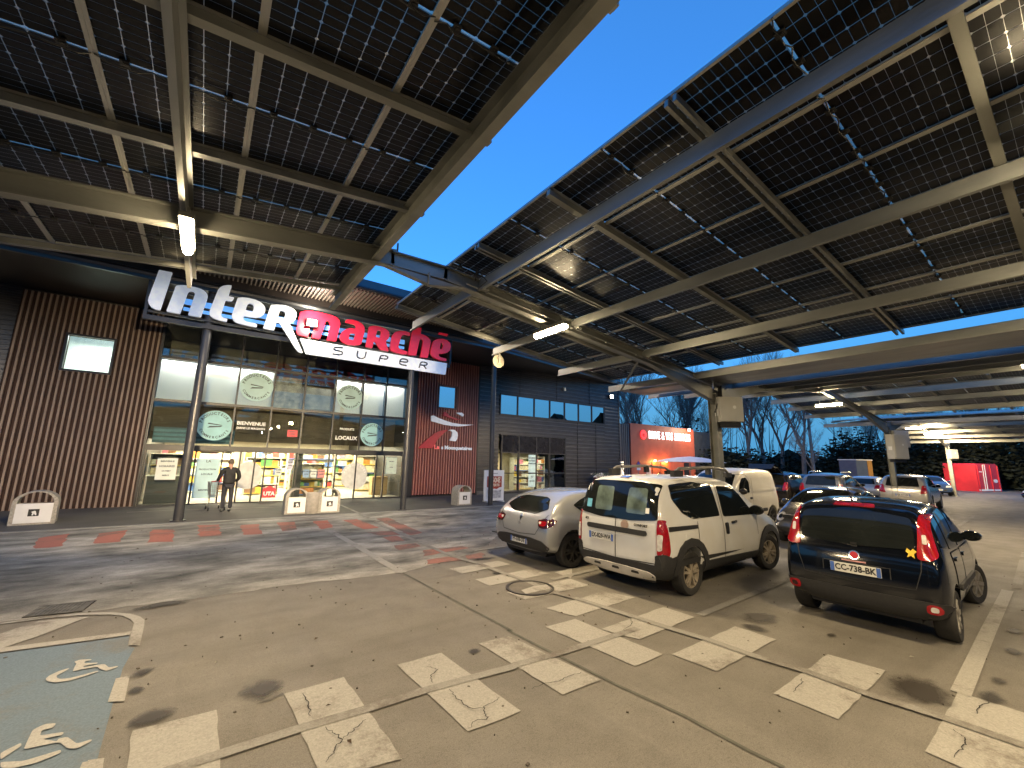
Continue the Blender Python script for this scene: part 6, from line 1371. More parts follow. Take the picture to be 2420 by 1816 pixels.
c.wheels(M_rimd, 5, 0, 1); c.mirror(2.68, .95, P_silver)

# ---- white panel van facing the camera side ----------------------------------
spK = dict(L=4.02, W=1.68, R=.30, axles=(.66, 3.26), zb=.26, wt=.86,
  top=[(0, 1.76), (.2, 1.82), (1.4, 1.85), (2.1, 1.82), (2.45, 1.70), (2.75, 1.50), (3.1, 1.17), (3.35, 1.08), (3.75, .96), (3.95, .80), (4.02, .68)],
  belt=[(0, 1.06), (2.0, 1.06), (3.1, 1.02), (4.02, .66)], xs=[.6, .95, 1.35, 1.8, 2.1, 2.35, 2.6, 2.85, 3.1, 3.35, 3.55],
  rear=[(.2, .08), (.45, .0), (.9, .02), (1.4, .08), (1.8, .2)], front=[(.2, .10), (.45, 0), (.9, .2)])
P_white2 = car_paint('cream_white_paint', (.66, .635, .57), .32, 0, (.58, .55, .48))
c = Car('panel_van', 'white panel van facing left behind the grey post and people carrier', spK, (14.2, 7.42, 0), R(180), P_white2, 'van', 'parked cars')
for v in ('left', 'right'):
    c.panel('front_window', v, [(2.10, 1.10), (2.78, 1.08), (2.62, 1.36), (2.42, 1.54), (2.2, 1.56), (2.06, 1.42)], M_cglass, off=.010)
    c.panel('blank_side_panel', v, [(.30, 1.14), (1.90, 1.12), (1.86, 1.56), (.40, 1.58)], P_white2, off=.010, skirt=.01)
    c.strip('door_gap', v, [(1.98, .34), (1.96, 1.1), (2.02, 1.5), (2.2, 1.66), (2.5, 1.64)], .010, M_seam, off=.007); c.strip('door_gap', v, [(2.9, .62), (2.94, 1.0), (2.85, 1.1)], .010, M_seam, off=.006)
    c.panel('side_moulding', v, [(1.05, .50), (2.85, .50), (2.85, .60), (1.05, .60)], M_clad2, off=.016)
    c.handle(v, 2.07, .93, M_black, .12, .06)
    c.panel('rear_bumper_side', v, [(.0, .28), (.26, .28), (.28, .52), (.0, .56)], M_clad2, off=.02)
c.panel('windscreen', 'top', [(2.48, -.58), (3.06, -.70), (3.13, 0), (3.06, .70), (2.48, .58), (2.42, 0)], M_cglass, off=.010)
c.pair('headlight', 'front', [(.42, .66), (.72, .64), (.72, .86), (.5, .90)], M_tlw, off=.01)
c.pair('tail_light', 'rear', [(.66, .72), (.78, .72), (.78, 1.10), (.68, 1.10)], M_tl, off=.01)
c.panel('front_bumper', 'front', [(-.7, .28), (.7, .28), (.74, .5), (-.74, .5)], M_clad2, off=.015)
c.wheels(M_clad2, 6); c.mirror(2.74, 1.10, M_black, 1.1)

# ---- small grey car facing the camera ----------------------------------------
P_grey = car_paint('warm_grey_paint', (.13, .125, .115), .2, .5)
spT = dict(L=3.45, W=1.66, R=.28, axles=(.55, 2.88), zb=.22, wt=.76,
  top=[(0, 1.22), (.25, 1.33), (.9, 1.42), (1.5, 1.42), (1.9, 1.34), (2.3, 1.12), (2.62, .96), (2.9, .90), (3.2, .78), (3.36, .66), (3.45, .55)],
  belt=[(0, .92), (2.4, .88), (3.45, .55)], xs=[.6, .95, 1.35, 1.7, 2.0, 2.25, 2.5, 2.7, 2.9],
  rear=[(.2, .1), (.5, 0), (.9, .08), (1.3, .35)], front=[(.2, .10), (.4, 0), (.7, .12), (.9, .3)])
c = Car('small_car', 'rounded grey small car with round headlights facing the camera behind the navy hatchback', spT, (13.9, 4.46, 0), R(180), P_grey, 'car', 'parked cars')
for v in ('left', 'right'):
    c.panel('side_window', v, [(.55, 1.0), (1.45, .93), (1.45, 1.30), (.8, 1.26)], M_cglass, off=.010); c.panel('front_window', v, [(1.52, .93), (2.32, .91), (2.1, 1.10), (1.8, 1.28), (1.54, 1.31)], M_cglass, off=.010)
    c.door(v, [(1.42, .34), (2.36, .34), (2.42, .60), (2.40, .88), (1.42, .90)], (1.58, .80))
c.panel('windscreen', 'top', [(1.80, -.52), (2.48, -.68), (2.60, 0), (2.48, .68), (1.80, .52), (1.70, 0)], M_cglass, off=.010)
hl = lambda r, o: [(.60+r*math.cos(t*.4488)*.95, .66+r*math.sin(t*.4488)) for t in range(14)]
c.pair('headlight', 'front', hl(.10, 0), M_tlw, off=.012, rnd=0, step=.04); c.pair('headlight_bulb', 'front', hl(.05, 0), M_chrome, off=.018, rnd=0, step=.03, skirt=.003)
c.strip('bonnet_gap', 'front', [(-.62, .75), (0, .70), (.62, .75)], .012, M_black)
for a in (-.06, 0, .06): c.panel('bonnet_vent', 'top', [(2.80, .48+a), (2.90, .48+a), (2.90, .515+a), (2.80, .515+a)], M_black, off=.006, rnd=0, step=.04, skirt=.002)
c.panel('front_bumper', 'front', [(-.66, .25), (.66, .25), (.70, .42), (-.70, .42)], M_clad2, off=.012)
c.plate('BV-614-KD', .46, 'front', w=.5)
c.wheels(M_rim, 6); c.mirror(2.24, .92, P_grey)

# ---- the cars further back -----------------------------------------------------
def generic(name, label, loc, yaw, paint, kind='hatch', rails=False, view_rear=True, hatch_open=False, plate='DL-302-FR', cat='car'):
    if kind == 'suv':
        sp = dict(L=4.4, W=1.82, R=.35, axles=(.78, 3.45), zb=.27, wt=.80, top=[(0, 1.50), (.3, 1.60), (1.4, 1.68), (2.2, 1.62), (2.6, 1.46), (3.05, 1.14), (3.4, 1.06), (4.0, .95), (4.3, .80), (4.4, .66)], belt=[(0, 1.06), (3.1, 1.0), (4.4, .66)], rear=[(.2, .1), (.5, 0), (.95, .03), (1.2, .14), (1.6, .36)], front=[(.2, .1), (.5, 0), (.95, .2)])
    else:
        sp = dict(L=4.1, W=1.76, R=.31, axles=(.70, 3.25), zb=.23, wt=.77, top=[(0, 1.26), (.3, 1.38), (1.2, 1.47), (2.0, 1.43), (2.4, 1.29), (2.9, 1.02), (3.3, .94), (3.8, .82), (4.02, .68), (4.1, .58)], belt=[(0, .96), (2.9, .90), (4.1, .58)], rear=[(.2, .12), (.5, 0), (.8, .03), (1.0, .14), (1.35, .46)], front=[(.2, .1), (.45, 0), (.85, .22)])
    c = Car(name, label, sp, loc, yaw, paint, cat, 'parked cars')
    b = sp['belt'][0][1]; H = max(z for x, z in sp['top'])
    c.panel('rear_window', 'rear', [(-.60, b+.06), (.60, b+.06), (.52, H-.16), (-.52, H-.16)], M_cglass, off=.012, step=.1)
    for v in ('left', 'right'):
        c.panel('side_window', v, [(.62, b+.10), (1.75, b+.02), (1.75, H-.15), (.95, H-.17)], M_cglass, off=.010, step=.1)
        c.panel('front_window', v, [(1.82, b+.01), (2.85, b-.02), (2.45, b+.24), (2.1, H-.19), (1.84, H-.15)], M_cglass, off=.010, step=.1)
        c.strip('door_gap', v, [(1.79, .36), (1.79, b)], .012, M_black)
    xw = 2.25 if kind != 'suv' else 2.45
    c.panel('windscreen', 'top', [(xw, -.52), (xw+.56, -.66), (xw+.66, 0), (xw+.56, .66), (xw, .52), (xw-.06, 0)], M_cglass, off=.010, step=.1)
    c.pair('tail_light', 'rear', [(.55, b-.20), (.80, b-.18), (.80, b+.02), (.62, b)] if kind != 'suv' else [(.60, b-.26), (.84, b-.22), (.80, b+.12), (.68, b+.12)], M_tl, off=.014, step=.08)
    c.pair('headlight', 'front', [(.42, .62), (.74, .64), (.78, .76), (.5, .74)], M_tlw, off=.01, step=.08)
    c.panel('rear_bumper', 'rear', [(-.68, .28), (.68, .28), (.74, .42), (-.74, .42)], M_clad2, off=.012, step=.1)
    c.panel('grille', 'front', [(-.45, .36), (.45, .36), (.5, .52), (-.5, .52)], M_black, off=.010, step=.1)
    c.plate(plate, .62 if kind != 'suv' else .72, 'rear'); c.plate(plate, .45, 'front')
    c.wheels(M_rim, 5); c.mirror(2.72, b+.02, paint)
    if rails:
        for sd in (-1, 1):
            mb = MB(); mb.tube([(-1.5, sd*.6, H-.08), (-1.35, sd*.61, H+.03), (.2, sd*.61, H+.04), (.4, sd*.6, H-.04)], .022, 6); mb.build('roof_rail', M_chrome, c.root, off=(0, 0, 0))
    if hatch_open:
        mb = MB(); mb.add([(-1.75, -.6, H-.05), (-1.75, .6, H-.05), (-2.75, .58, H+.34), (-2.75, -.58, H+.34)], [(0, 1, 2, 3)]); mb.add([(-1.75, -.6, H-.11), (-1.75, .6, H-.11), (-2.72, .56, H+.26), (-2.72, -.56, H+.26)], [(3, 2, 1, 0)])
        mb.add([(-2.75, .58, H+.34), (-2.75, -.58, H+.34), (-3.0, -.5, H+.12), (-3.0, .5, H+.12), (-2.72, .56, H+.26), (-2.72, -.56, H+.26)], [(0, 1, 2, 3), (4, 3, 2, 5)]); mb.build('raised_tailgate', paint, c.root, off=(0, 0, 0))
        mb = MB(); mb.tube([(-1.8, .6, H-.2), (-2.5, .57, H+.2)], .015, 6); mb.tube([(-1.8, -.6, H-.2), (-2.5, -.57, H+.2)], .015, 6); mb.build('tailgate_strut', M_black, c.root, off=(0, 0, 0))
    return c
P_black = car_paint('brown_black_paint', (.016, .013, .010), .14, .2)
P_lsilver = car_paint('light_silver_paint', (.52, .50, .46), .26, .5)
P_bluegrey = car_paint('blue_grey_paint', (.10, .14, .20), .22, .4)
P_blue = car_paint('blue_paint', (.045, .075, .16), .2, .3)
P_grey2 = car_paint('mid_grey_paint', (.16, .16, .155), .22, .5)
generic('estate_car', 'dark brown-black car with its tailgate raised behind the white panel van', (24.6, 9.75, 0), R(3), P_black, 'suv', hatch_open=True)
generic('estate_car', 'light silver car with wide dark rear window beside the second carport post', (29.0, 5.75, 0), R(3), P_lsilver, 'suv', plate='GB-417-ZX')
generic('hatchback', 'grey car with roof rails parked between the panel van and the silver estate', (25.2, 7.75, 0), R(2), P_grey2, 'suv', rails=True, plate='ET-906-LM')
generic('hatchback', 'blue-grey hatchback half hidden behind the grey car with roof rails', (31.5, 11.2, 0), R(182), P_bluegrey, plate='FH-230-CT')
generic('hatchback', 'pale car with bluish rear window left of the silver estate', (33.2, 8.4, 0), R(2), P_lsilver, plate='DX-155-NQ')
generic('hatchback', 'blue car facing the camera in front of the red container', (46.4, 8.0, 0), R(200), P_blue, plate='CK-781-PA')
generic('hatchback', 'dark car cut off by the right edge of the view', (42.6, 1.5, 0), R(150), P_black, plate='AZ-664-HV')
# ================================================================ STREET FURNITURE, PERSON
M_conc = mat('pebbled_concrete', (.33, .31, .275), .85, 0, .25, 22, .5, 90)
M_bpan = mat('bin_panel_white', (.66, .66, .67), .5, 0, .05, 4)
def bin_(x, y, label, w=.74, h=.83, d=.52, rz=0.0):
    t = empty('litter_bin', (x, y, .012), label, 'litter bin', 'concrete litter bins in front of the shop', rz)
    def archp(W, H, n=14):
        r = W/2; return [(-W/2, 0)] + [(W/2, 0)] + [(r*math.cos(math.pi*k/n), H-r*.72+r*.72*math.sin(math.pi*k/n)) for k in range(n+1)]
    out = archp(w, h); th = .085; iw = w-2*th
    hole = [(-iw/2, .52), (iw/2, .52)] + [(iw/2*math.cos(math.pi*k/12), (h-.36)+(.36-th)*math.sin(math.pi*k/12)+.06) for k in range(13)]
    mb = MB(); mb.prism(out, [hole], lambda u, v, q: (u, -d/2+q, v), d); o = mb.build('shell', M_conc, t, off=(0, 0, 0))
    bv = o.modifiers.new('bevel', 'BEVEL'); bv.width = .018; bv.segments = 2; bv.limit_method = 'ANGLE'
    mb = MB(); mb.b2(-iw/2+.0, iw/2, -d/2-.02, -d/2, .05, .545); p = mb.build('door_panel', M_bpan, t, off=(0, 0, 0))
    mb = MB(); mb.b2(-.10, .10, -d/2-.024, -d/2-.0205, .22, .40); m_ = mb.build('logo_square', M_black, p, off=(0, 0, 0))
    mb = MB(); mb.prism(chaikin([(-.03, .24), (.0, .24), (.01, .30), (.03, .25), (.06, .24), (.05, .30), (.03, .36), (-.01, .35), (-.05, .33), (-.02, .31)], 1), [], lambda u, v, q: (u, -d/2-.028+q, v), .003); mb.build('logo_figure', M_bpan, p, off=(0, 0, 0))
    mb = MB(); mb.b2(-iw/2, iw/2, -d/2+.05, d/2-.05, .3, .50); mb.build('liner', M_black, t, off=(0, 0, 0))
    return t
bin_(-3.44, 17.0, 'arched concrete bin alone by the wooden slats at far left', .84, .86, .55, R(6))
bin_(2.78, 16.35, 'arched concrete bin left of the round concrete planter', .70)
bin_(3.80, 16.25, 'arched concrete bin right of the round concrete planter', .70)
bin_(9.30, 16.45, 'arched concrete bin standing in front of the red slats', .72, .82, .5, R(4))
mb = MB(); mb.lathe([(.001, 0), (.24, 0), (.25, .02), (.25, .66), (.235, .69), (.19, .69), (.18, .60), (.001, .60)], (0, 0, 0), 26)
o = mb.build('concrete_planter', mat('smooth_concrete', (.30, .275, .245), .8, 0, .15, 8, .2, 60), None, off=(0, 0, 0), smooth=40); o.location = (3.28, 16.2, .012); tag(o, 'plain round concrete planter between two arched litter bins', 'planter')
# promotional board
t = empty('advert_board', (11.3, 16.95, .012), 'white framed promotional board reading 250€ offerts standing by the red slats', 'advertising board', rz=R(2))
mb = MB(); mb.b2(-.57, .57, -.03, .03, .05, 1.45); mb.b2(-.45, -.35, -.25, .25, 0, .05); mb.b2(.35, .45, -.25, .25, 0, .05); mb.build('frame', M_white, t, off=(0, 0, 0))
mb = MB(); mb.b2(-.42, .42, -.042, -.032, .16, 1.17); mb.build('poster', mat('poster_bright_white', (.72, .72, .72), .5), t, off=(0, 0, 0))
mb = MB(); mb.prism([(-.42, .68), (-.3, .64), (-.12, .58), (0, .60), (.14, .58), (.3, .66), (.42, .66), (.42, 1.17), (-.42, 1.17)], [], lambda u, v, d: (u, -.050+d, v), .006); mb.build('red_field', mat('poster_deep_red', (.36, .035, .02), .5, 0, .2, 6), t, off=(0, 0, 0))
mb = MB(); mb.prism([(-.36, .18), (.38, .18), (.40, .55), (.2, .50), (0, .54), (-.2, .50), (-.38, .56)], [], lambda u, v, d: (u, -.048+d, v), .004); mb.build('parcel_picture', mat('poster_grey_parcel', (.42, .42, .43), .5, 0, .5, 9), t, off=(0, 0, 0))
text_obj('lettering', '250€', .32, mat('poster_cream', (.75, .60, .45), .5), t, (0, -.055, .98), bold=.014, world=False); text_obj('lettering', 'OFFERTS', .155, mat('poster_cream', (.75, .60, .45), .5), t, (-.02, -.055, .76), bold=.008, world=False)
text_obj('lettering', 'Intermarché', .075, M_ink, t, (0, -.035, 1.30), bold=.002, world=False)
# flower tub, bollard, no parking sign, parasol
t = empty('flower_tub', (21.8, 19.9, .012), 'dark red tub with small white flowers in front of the ribbed wall', 'planter')
mb = MB(); mb.lathe([(.001, 0), (.30, 0), (.42, .85), (.46, .85), (.46, .92), (.40, .92), (.38, .82), (.001, .82)], (0, 0, 0), 20); mb.build('tub', mat('tub_dark_red', (.14, .012, .03), .4), t, off=(0, 0, 0), smooth=40)
mb = MB(); r_ = random.Random(3)
for i in range(160):
    a, q, z = r_.uniform(0, 6.28), r_.uniform(0, .75), r_.uniform(.9, 1.2); s = r_.uniform(.03, .07); mb.cur = 0 if r_.random() < .45 else 1
    mm = Matrix.Rotation(r_.uniform(0, 3), 3, 'X') @ Matrix.Rotation(r_.uniform(0, 3), 3, 'Z'); c_ = Vector((q*math.cos(a), q*math.sin(a)*.6, z))
    mb.add([c_+mm @ Vector(v) for v in ((-s, 0, 0), (0, -s*.6, 0), (s, 0, .01), (0, s*.6, 0))], [(0, 1, 2, 3)])
o = mb.build('flowers', [mat('petal_white', (.7, .68, .66), .6), mat('leaf_dark', (.04, .07, .03), .6)], t, off=(0, 0, 0), fix=False); o['kind'] = 'stuff'
t = empty('marker_post', (17.55, 14.5, 0), 'slim white marker post with two black bands at its top', 'post')
mb = MB(); mb.tube([(0, 0, 0), (0, 0, 2.0)], .10, 14); mb.build('shaft', M_white, t, off=(0, 0, 0), smooth=40)
mb = MB(); mb.tube([(0, 0, 1.86), (0, 0, 1.91)], .104, 14); mb.build('band', M_black, t, off=(0, 0, 0), smooth=40); mb = MB(); mb.tube([(0, 0, 1.76), (0, 0, 1.80)], .104, 14); mb.build('band', M_black, t, off=(0, 0, 0), smooth=40)
t = empty('no_parking_sign', (28.1, 21.6, 0), 'small round no parking sign on a thin pole by the orange-red wall', 'road sign')
qy = Matrix.Rotation(R(90), 3, 'X')
mb = MB(); mb.tube([(0, 0, 0), (0, 0, 2.1)], .03, 8); mb.build('pole', M_galv, t, off=(0, 0, 0))
mb = MB(); mb.lathe([(.001, .0), (.22, .0), (.22, .02)], (0, -.035, 1.85), 22, qy); mb.build('red_rim', mat('sign_red', (.5, .03, .04), .4), t, off=(0, 0, 0))
mb = MB(); mb.lathe([(.001, .0), (.17, .0)], (0, -.062, 1.85), 22, qy); mb.build('blue_face', mat('sign_blue', (.06, .08, .35), .4), t, off=(0, 0, 0))
mb = MB(); mb.bar((-.12, -.068, 1.73), (.12, -.068, 1.97), .035, .004, (0, 1, 0)); mb.build('bar', mat('sign_red', (.5, .03, .04), .4), t, off=(0, 0, 0))
mb = MB(); mb.b2(-.22, .22, -.06, -.05, 1.38, 1.56); mb.build('plate', M_white, t, off=(0, 0, 0))
t = empty('parasol', (25.6, 15.6, 0), 'large white parasol open in front of the orange-red building', 'parasol')
mb = MB(); n = 8; V = [(0, 0, 2.42)]
for rr, z in ((.75, 2.36), (1.5, 2.24), (2.25, 2.06)):
    for k in range(n): V.append((rr*math.cos(2*math.pi*k/n), rr*math.sin(2*math.pi*k/n), z))
F = [(0, 1+k, 1+(k+1) % n) for k in range(n)]
for q in range(2): F += [(1+q*n+k, 1+(q+1)*n+k, 1+(q+1)*n+(k+1) % n, 1+q*n+(k+1) % n) for k in range(n)]
mb.add(V, F); mb.build('canopy', mat('parasol_cloth', (.62, .55, .56), .8, 0, .05, 3), t, off=(0, 0, 0), fix=False)
mb = MB(); mb.tube([(0, 0, 0), (0, 0, 2.42)], .03, 8); mb.box((0, 0, .06), (.6, .6, .12)); mb.build('pole', M_galv, t, off=(0, 0, 0))
mb = MB()
for k in range(n): mb.bar((0, 0, 2.36), (2.2*math.cos(2*math.pi*k/n), 2.2*math.sin(2*math.pi*k/n), 2.03), .02, .02)
mb.build('ribs', M_galv, t, off=(0, 0, 0))
# red container, orange kiosk and lamp posts further back
t = empty('red_container', (60.2, 7.4, 0), 'red recycling container with white stripes at the far edge of the car park', 'container', rz=R(-19))
M_rc = mat('container_red', (.46, .02, .035), .45, 0, .15, 2)
mb = MB(); mb.prism([(-1.8, 0), (1.6, 0), (1.55, 2.2), (1.2, 2.55), (-1.7, 2.55), (-1.8, 2.4)], [], lambda u, v, d: (u, -1.2+d, v), 2.4); mb.build('body', M_rc, t, off=(0, 0, 0))
for x in (-.75, -.45): mb = MB(); mb.bar((x-.1, -1.215, .1), (x+.0, -1.215, 2.45), .09, .02, (0, 1, 0)); mb.build('stripe', M_white, t, off=(0, 0, 0))
for x in (-1.6, .3, 1.35): mb = MB(); mb.b2(x-.03, x+.03, -1.26, -1.2, 0, 2.4); mb.build('rib', M_rc, t, off=(0, 0, 0))
mb = MB(); mb.b2(-1.4, -.95, -1.22, -1.2, 1.75, 1.82); mb.build('stripe', M_white, t, off=(0, 0, 0))
mb = MB(); mb.b2(-1.75, 1.5, -1.23, -1.2, .06, .2); mb.build('skirting', M_white, t, off=(0, 0, 0))
mb = MB(); mb.prism([(.85+.3*math.cos(k*.4488), .95+.17*math.sin(k*.4488)) for k in range(14)], [], lambda u, v, d: (u, -1.225+d, v), .02); mb.build('badge', M_white, t, off=(0, 0, 0))
t = empty('trolley_shelter', (38.2, 10.4, 0), 'small blue and orange shelter seen above the parked cars', 'shelter', rz=R(-20))
mb = MB(); mb.b2(-.75, .3, -.6, .6, 0, 2.45); mb.build('blue_side', mat('shelter_blue', (.06, .085, .14), .5), t, off=(0, 0, 0))
mb = MB(); mb.b2(.3, .75, -.62, .62, 0, 2.45); mb.build('orange_end', mat('shelter_orange', (.38, .19, .04), .5), t, off=(0, 0, 0))
mb = MB(); mb.b2(-.78, .78, -.66, .66, 2.45, 2.51); mb.build('roof', M_white, t, off=(0, 0, 0))
def utility(x, y, h, label):
    t = empty('utility_pole', (x, y, 0), label, 'pole')
    mb = MB(); mb.tube([(0, 0, 0), (0, 0, h)], [.16, .11], 10); mb.build('shaft', mat('concrete_pole', (.20, .195, .18), .8, 0, .15, 3), t, off=(0, 0, 0), smooth=40)
    mb = MB(); mb.bar((-.1, 0, h-.6), (.9, 0, h-.6), .1, .1); mb.bar((-.1, 0, h-1.0), (.5, 0, h-1.0), .06, .06); mb.build('crossarm', M_galv2, t, off=(0, 0, 0))
utility(47.5, 16.2, 8.0, 'grey concrete utility pole with a short crossarm beyond the parked cars')

# ---- person with a shopping trolley ------------------------------------------
def skin(name, V, E, Rad, m, parent, lv=2):
    me = bpy.data.meshes.new(name); me.from_pydata([tuple(v) for v in V], E, []); o = link(name, me, parent)
    md = o.modifiers.new('skin', 'SKIN')
    for i, r in enumerate(Rad): me.skin_vertices[0].data[i].radius = r if isinstance(r, tuple) else (r, r)
    me.skin_vertices[0].data[0].use_root = True
    md.use_smooth_shade = True; sb = o.modifiers.new('sub', 'SUBSURF'); sb.levels = sb.render_levels = lv
    dg = bpy.context.evaluated_depsgraph_get(); m2 = bpy.data.meshes.new_from_object(o.evaluated_get(dg))
    o.modifiers.clear(); o.data = m2; m2.materials.clear(); m2.materials.append(m); m2.polygons.foreach_set('use_smooth', [True]*len(m2.polygons)); m2.name = name
    return o
pe = empty('person', (0.86, 17.75, .012), 'person in a black jacket and dark trousers pushing a trolley towards the shop doors', 'person', rz=R(8))
M_skin = mat('skin', (.36, .21, .15), .55); M_jack = mat('black_jacket', (.012, .012, .013), .75, 0, .4, 9, .3, 30); M_jean = mat('dark_jeans', (.022, .023, .030), .8, 0, .3, 12, .2, 40)
# body core (kept continuous under the clothes)
V = [(0, 0, .96), (0, .01, 1.12), (0, .01, 1.30), (0, -.005, 1.44), (0, .0, 1.52), (0, .025, 1.60), (0, .03, 1.70)]
skin('body', V, [(i, i+1) for i in range(6)], [.12, .125, .13, .10, .052, .085, .085], M_skin, pe)
hp = MB(); hp.lathe([(.001, .115), (.045, .105), (.075, .075), (.094, .02), (.093, -.03), (.075, -.085), (.045, -.115), (.001, -.12)], (0, .03, 1.655), 18, Matrix.Diagonal((.84, 1.02, 1))); hp.build('head', M_skin, pe, off=(0, 0, 0), smooth=True)
hr = MB(); hr.lathe([(.001, .125), (.05, .115), (.082, .08), (.100, .02), (.098, -.02), (.085, -.05)], (0, .018, 1.66), 18, Matrix.Diagonal((.86, 1.0, 1))); hr.build('hair', mat('grey_brown_hair', (.085, .065, .05), .8, 0, .4, 30), pe, off=(0, 0, 0), smooth=True)
for s in (-1, 1):
    e = MB(); e.lathe([(.001, .012), (.02, .006), (.026, -.004), (.001, -.01)], (s*.083, .03, 1.645), 8, Matrix.Rotation(R(90*s), 3, 'Y')); e.build('ear', M_skin, pe, off=(0, 0, 0), smooth=True)
# face, turned to the shop
f = MB(); f.lathe([(.001, .03), (.012, .012), (.018, 0)], (0, .125, 1.635), 8, Matrix.Rotation(R(-90), 3, 'X')); f.build('nose', M_skin, pe, off=(0, 0, 0), smooth=True)
# jacket with sleeves
V = [(0, 0, .90), (0, .0, 1.02), (0, .0, 1.18), (0, -.01, 1.34), (0, 0, 1.46), (-.14, -.01, 1.435), (-.215, -.02, 1.38), (-.275, .04, 1.16), (-.30, .22, 1.03), (.14, -.01, 1.435), (.22, -.02, 1.38), (.30, -.01, 1.14), (.235, .16, 1.0)]
E = [(0, 1), (1, 2), (2, 3), (3, 4), (3, 5), (5, 6), (6, 7), (7, 8), (3, 9), (9, 10), (10, 11), (11, 12)]
skin('jacket', V, E, [(.20, .14), (.205, .145), (.20, .14), (.18, .125), (.085, .08), (.09, .09), (.082, .08), (.068, .065), (.052, .05), (.09, .09), (.082, .08), (.068, .065), (.052, .05)], M_jack, pe)
V = [(0, 0, .93), (-.095, .0, .86), (-.105, .02, .48), (-.10, -.03, .10), (.095, .0, .86), (.115, -.02, .48), (.115, -.07, .10)]
skin('trousers', V, [(0, 1), (1, 2), (2, 3), (0, 4), (4, 5), (5, 6)], [(.15, .12), .098, .072, .062, .098, .072, .062], M_jean, pe)
for s, y in ((-1, .0), (1, -.05)):
    V = [(s*.105, y-.05, .05), (s*.108, y+.05, .05), (s*.115, y+.16, .035)]
    skin('shoe', V, [(0, 1), (1, 2)], [.048, .045, .036], M_black, pe)
def hand(x, y, z, s):
    q = MB(); V = [(x, y, z), (x, y+.05, z-.005)]
    o = skin('hand', V, [(0, 1)], [(.036, .020), (.038, .018)], M_skin, pe, 1)
    for k in range(4):
        u = x-.03+.02*k; ln = (.055, .065, .062, .05)[k]
        q.tube([(u, y+.07, z), (u, y+.07+ln*.6, z+.005), (u, y+.07+ln*.85, z-.02), (u, y+.07+ln*.7, z-.045)], [.0095, .009, .0085, .007], 6)
    q.tube([(x-s*.03, y+.02, z-.005), (x-s*.052, y+.06, z-.02), (x-s*.05, y+.09, z-.035)], [.011, .010, .008], 6)
    q.build('fingers', M_skin, o, off=(0, 0, 0), smooth=True)
hand(-.305, .25, 1.02, -1); hand(.225, .19, .99, 1)
tr = empty('shopping_trolley', (.62, 18.18, .012), 'empty wire shopping trolley pushed by the person in black', 'shopping trolley', rz=R(8))
M_wire = mat('chromed_wire', (.40, .38, .34), .3, .85, .1, 9)
mb = MB(); mb.tube([(-.27, -.12, 1.0), (.27, -.12, 1.0)], .016, 8); mb.build('handle', mat('trolley_red_plastic', (.3, .03, .03), .4), tr, off=(0, 0, 0))
mb = MB()
def bx(z, f):
    y0, y1, w = -.08+f*.02, .78-f*.08, .27-f*.05; return [(-w, y0, z), (w, y0, z), (w*.86, y1, z), (-w*.86, y1, z)]
for z, f in ((.95, 0), (.80, .4), (.66, .7), (.50, 1)):
    P = bx(z, f); mb.tube(P+[P[0]], .007, 5)
T, Bt = bx(.95, 0), bx(.5, 1)
for i in range(4):
    for k in range(9):
        a = Vector(T[i]).lerp(Vector(T[(i+1) % 4]), k/9); b = Vector(Bt[i]).lerp(Vector(Bt[(i+1) % 4]), k/9); mb.tube([a, b], .0045, 4)
for k in range(1, 9): mb.tube([Vector(Bt[0]).lerp(Vector(Bt[1]), k/9), Vector(Bt[3]).lerp(Vector(Bt[2]), k/9)], .0045, 4)
mb.build('basket', M_wire, tr, off=(0, 0, 0))
mb = MB()
for s in (-1, 1):
    mb.tube([(s*.26, -.12, 1.0), (s*.25, -.05, .85), (s*.24, -.02, .25), (s*.24, .0, .13)], .013, 6); mb.tube([(s*.24, -.02, .25), (s*.19, .74, .20), (s*.19, .74, .13)], .013, 6); mb.tube([(s*.24, -.02, .3), (s*.2, .5, .5)], .012, 6)
mb.tube([(-.24, -.02, .25), (.24, -.02, .25)], .012, 6); mb.build('chassis', M_wire, tr, off=(0, 0, 0))
for s, y in ((-1, 0), (1, 0), (-1, .74), (1, .74)):
    mb = MB(); mb.lathe([(.001, -.015), (.06, -.015), (.06, .015), (.001, .015)], (s*(.24 if y == 0 else .19), y, .062), 14, Matrix.Rotation(R(90), 3, 'Y')); mb.build('castor', M_black, tr, off=(0, 0, 0), smooth=40)

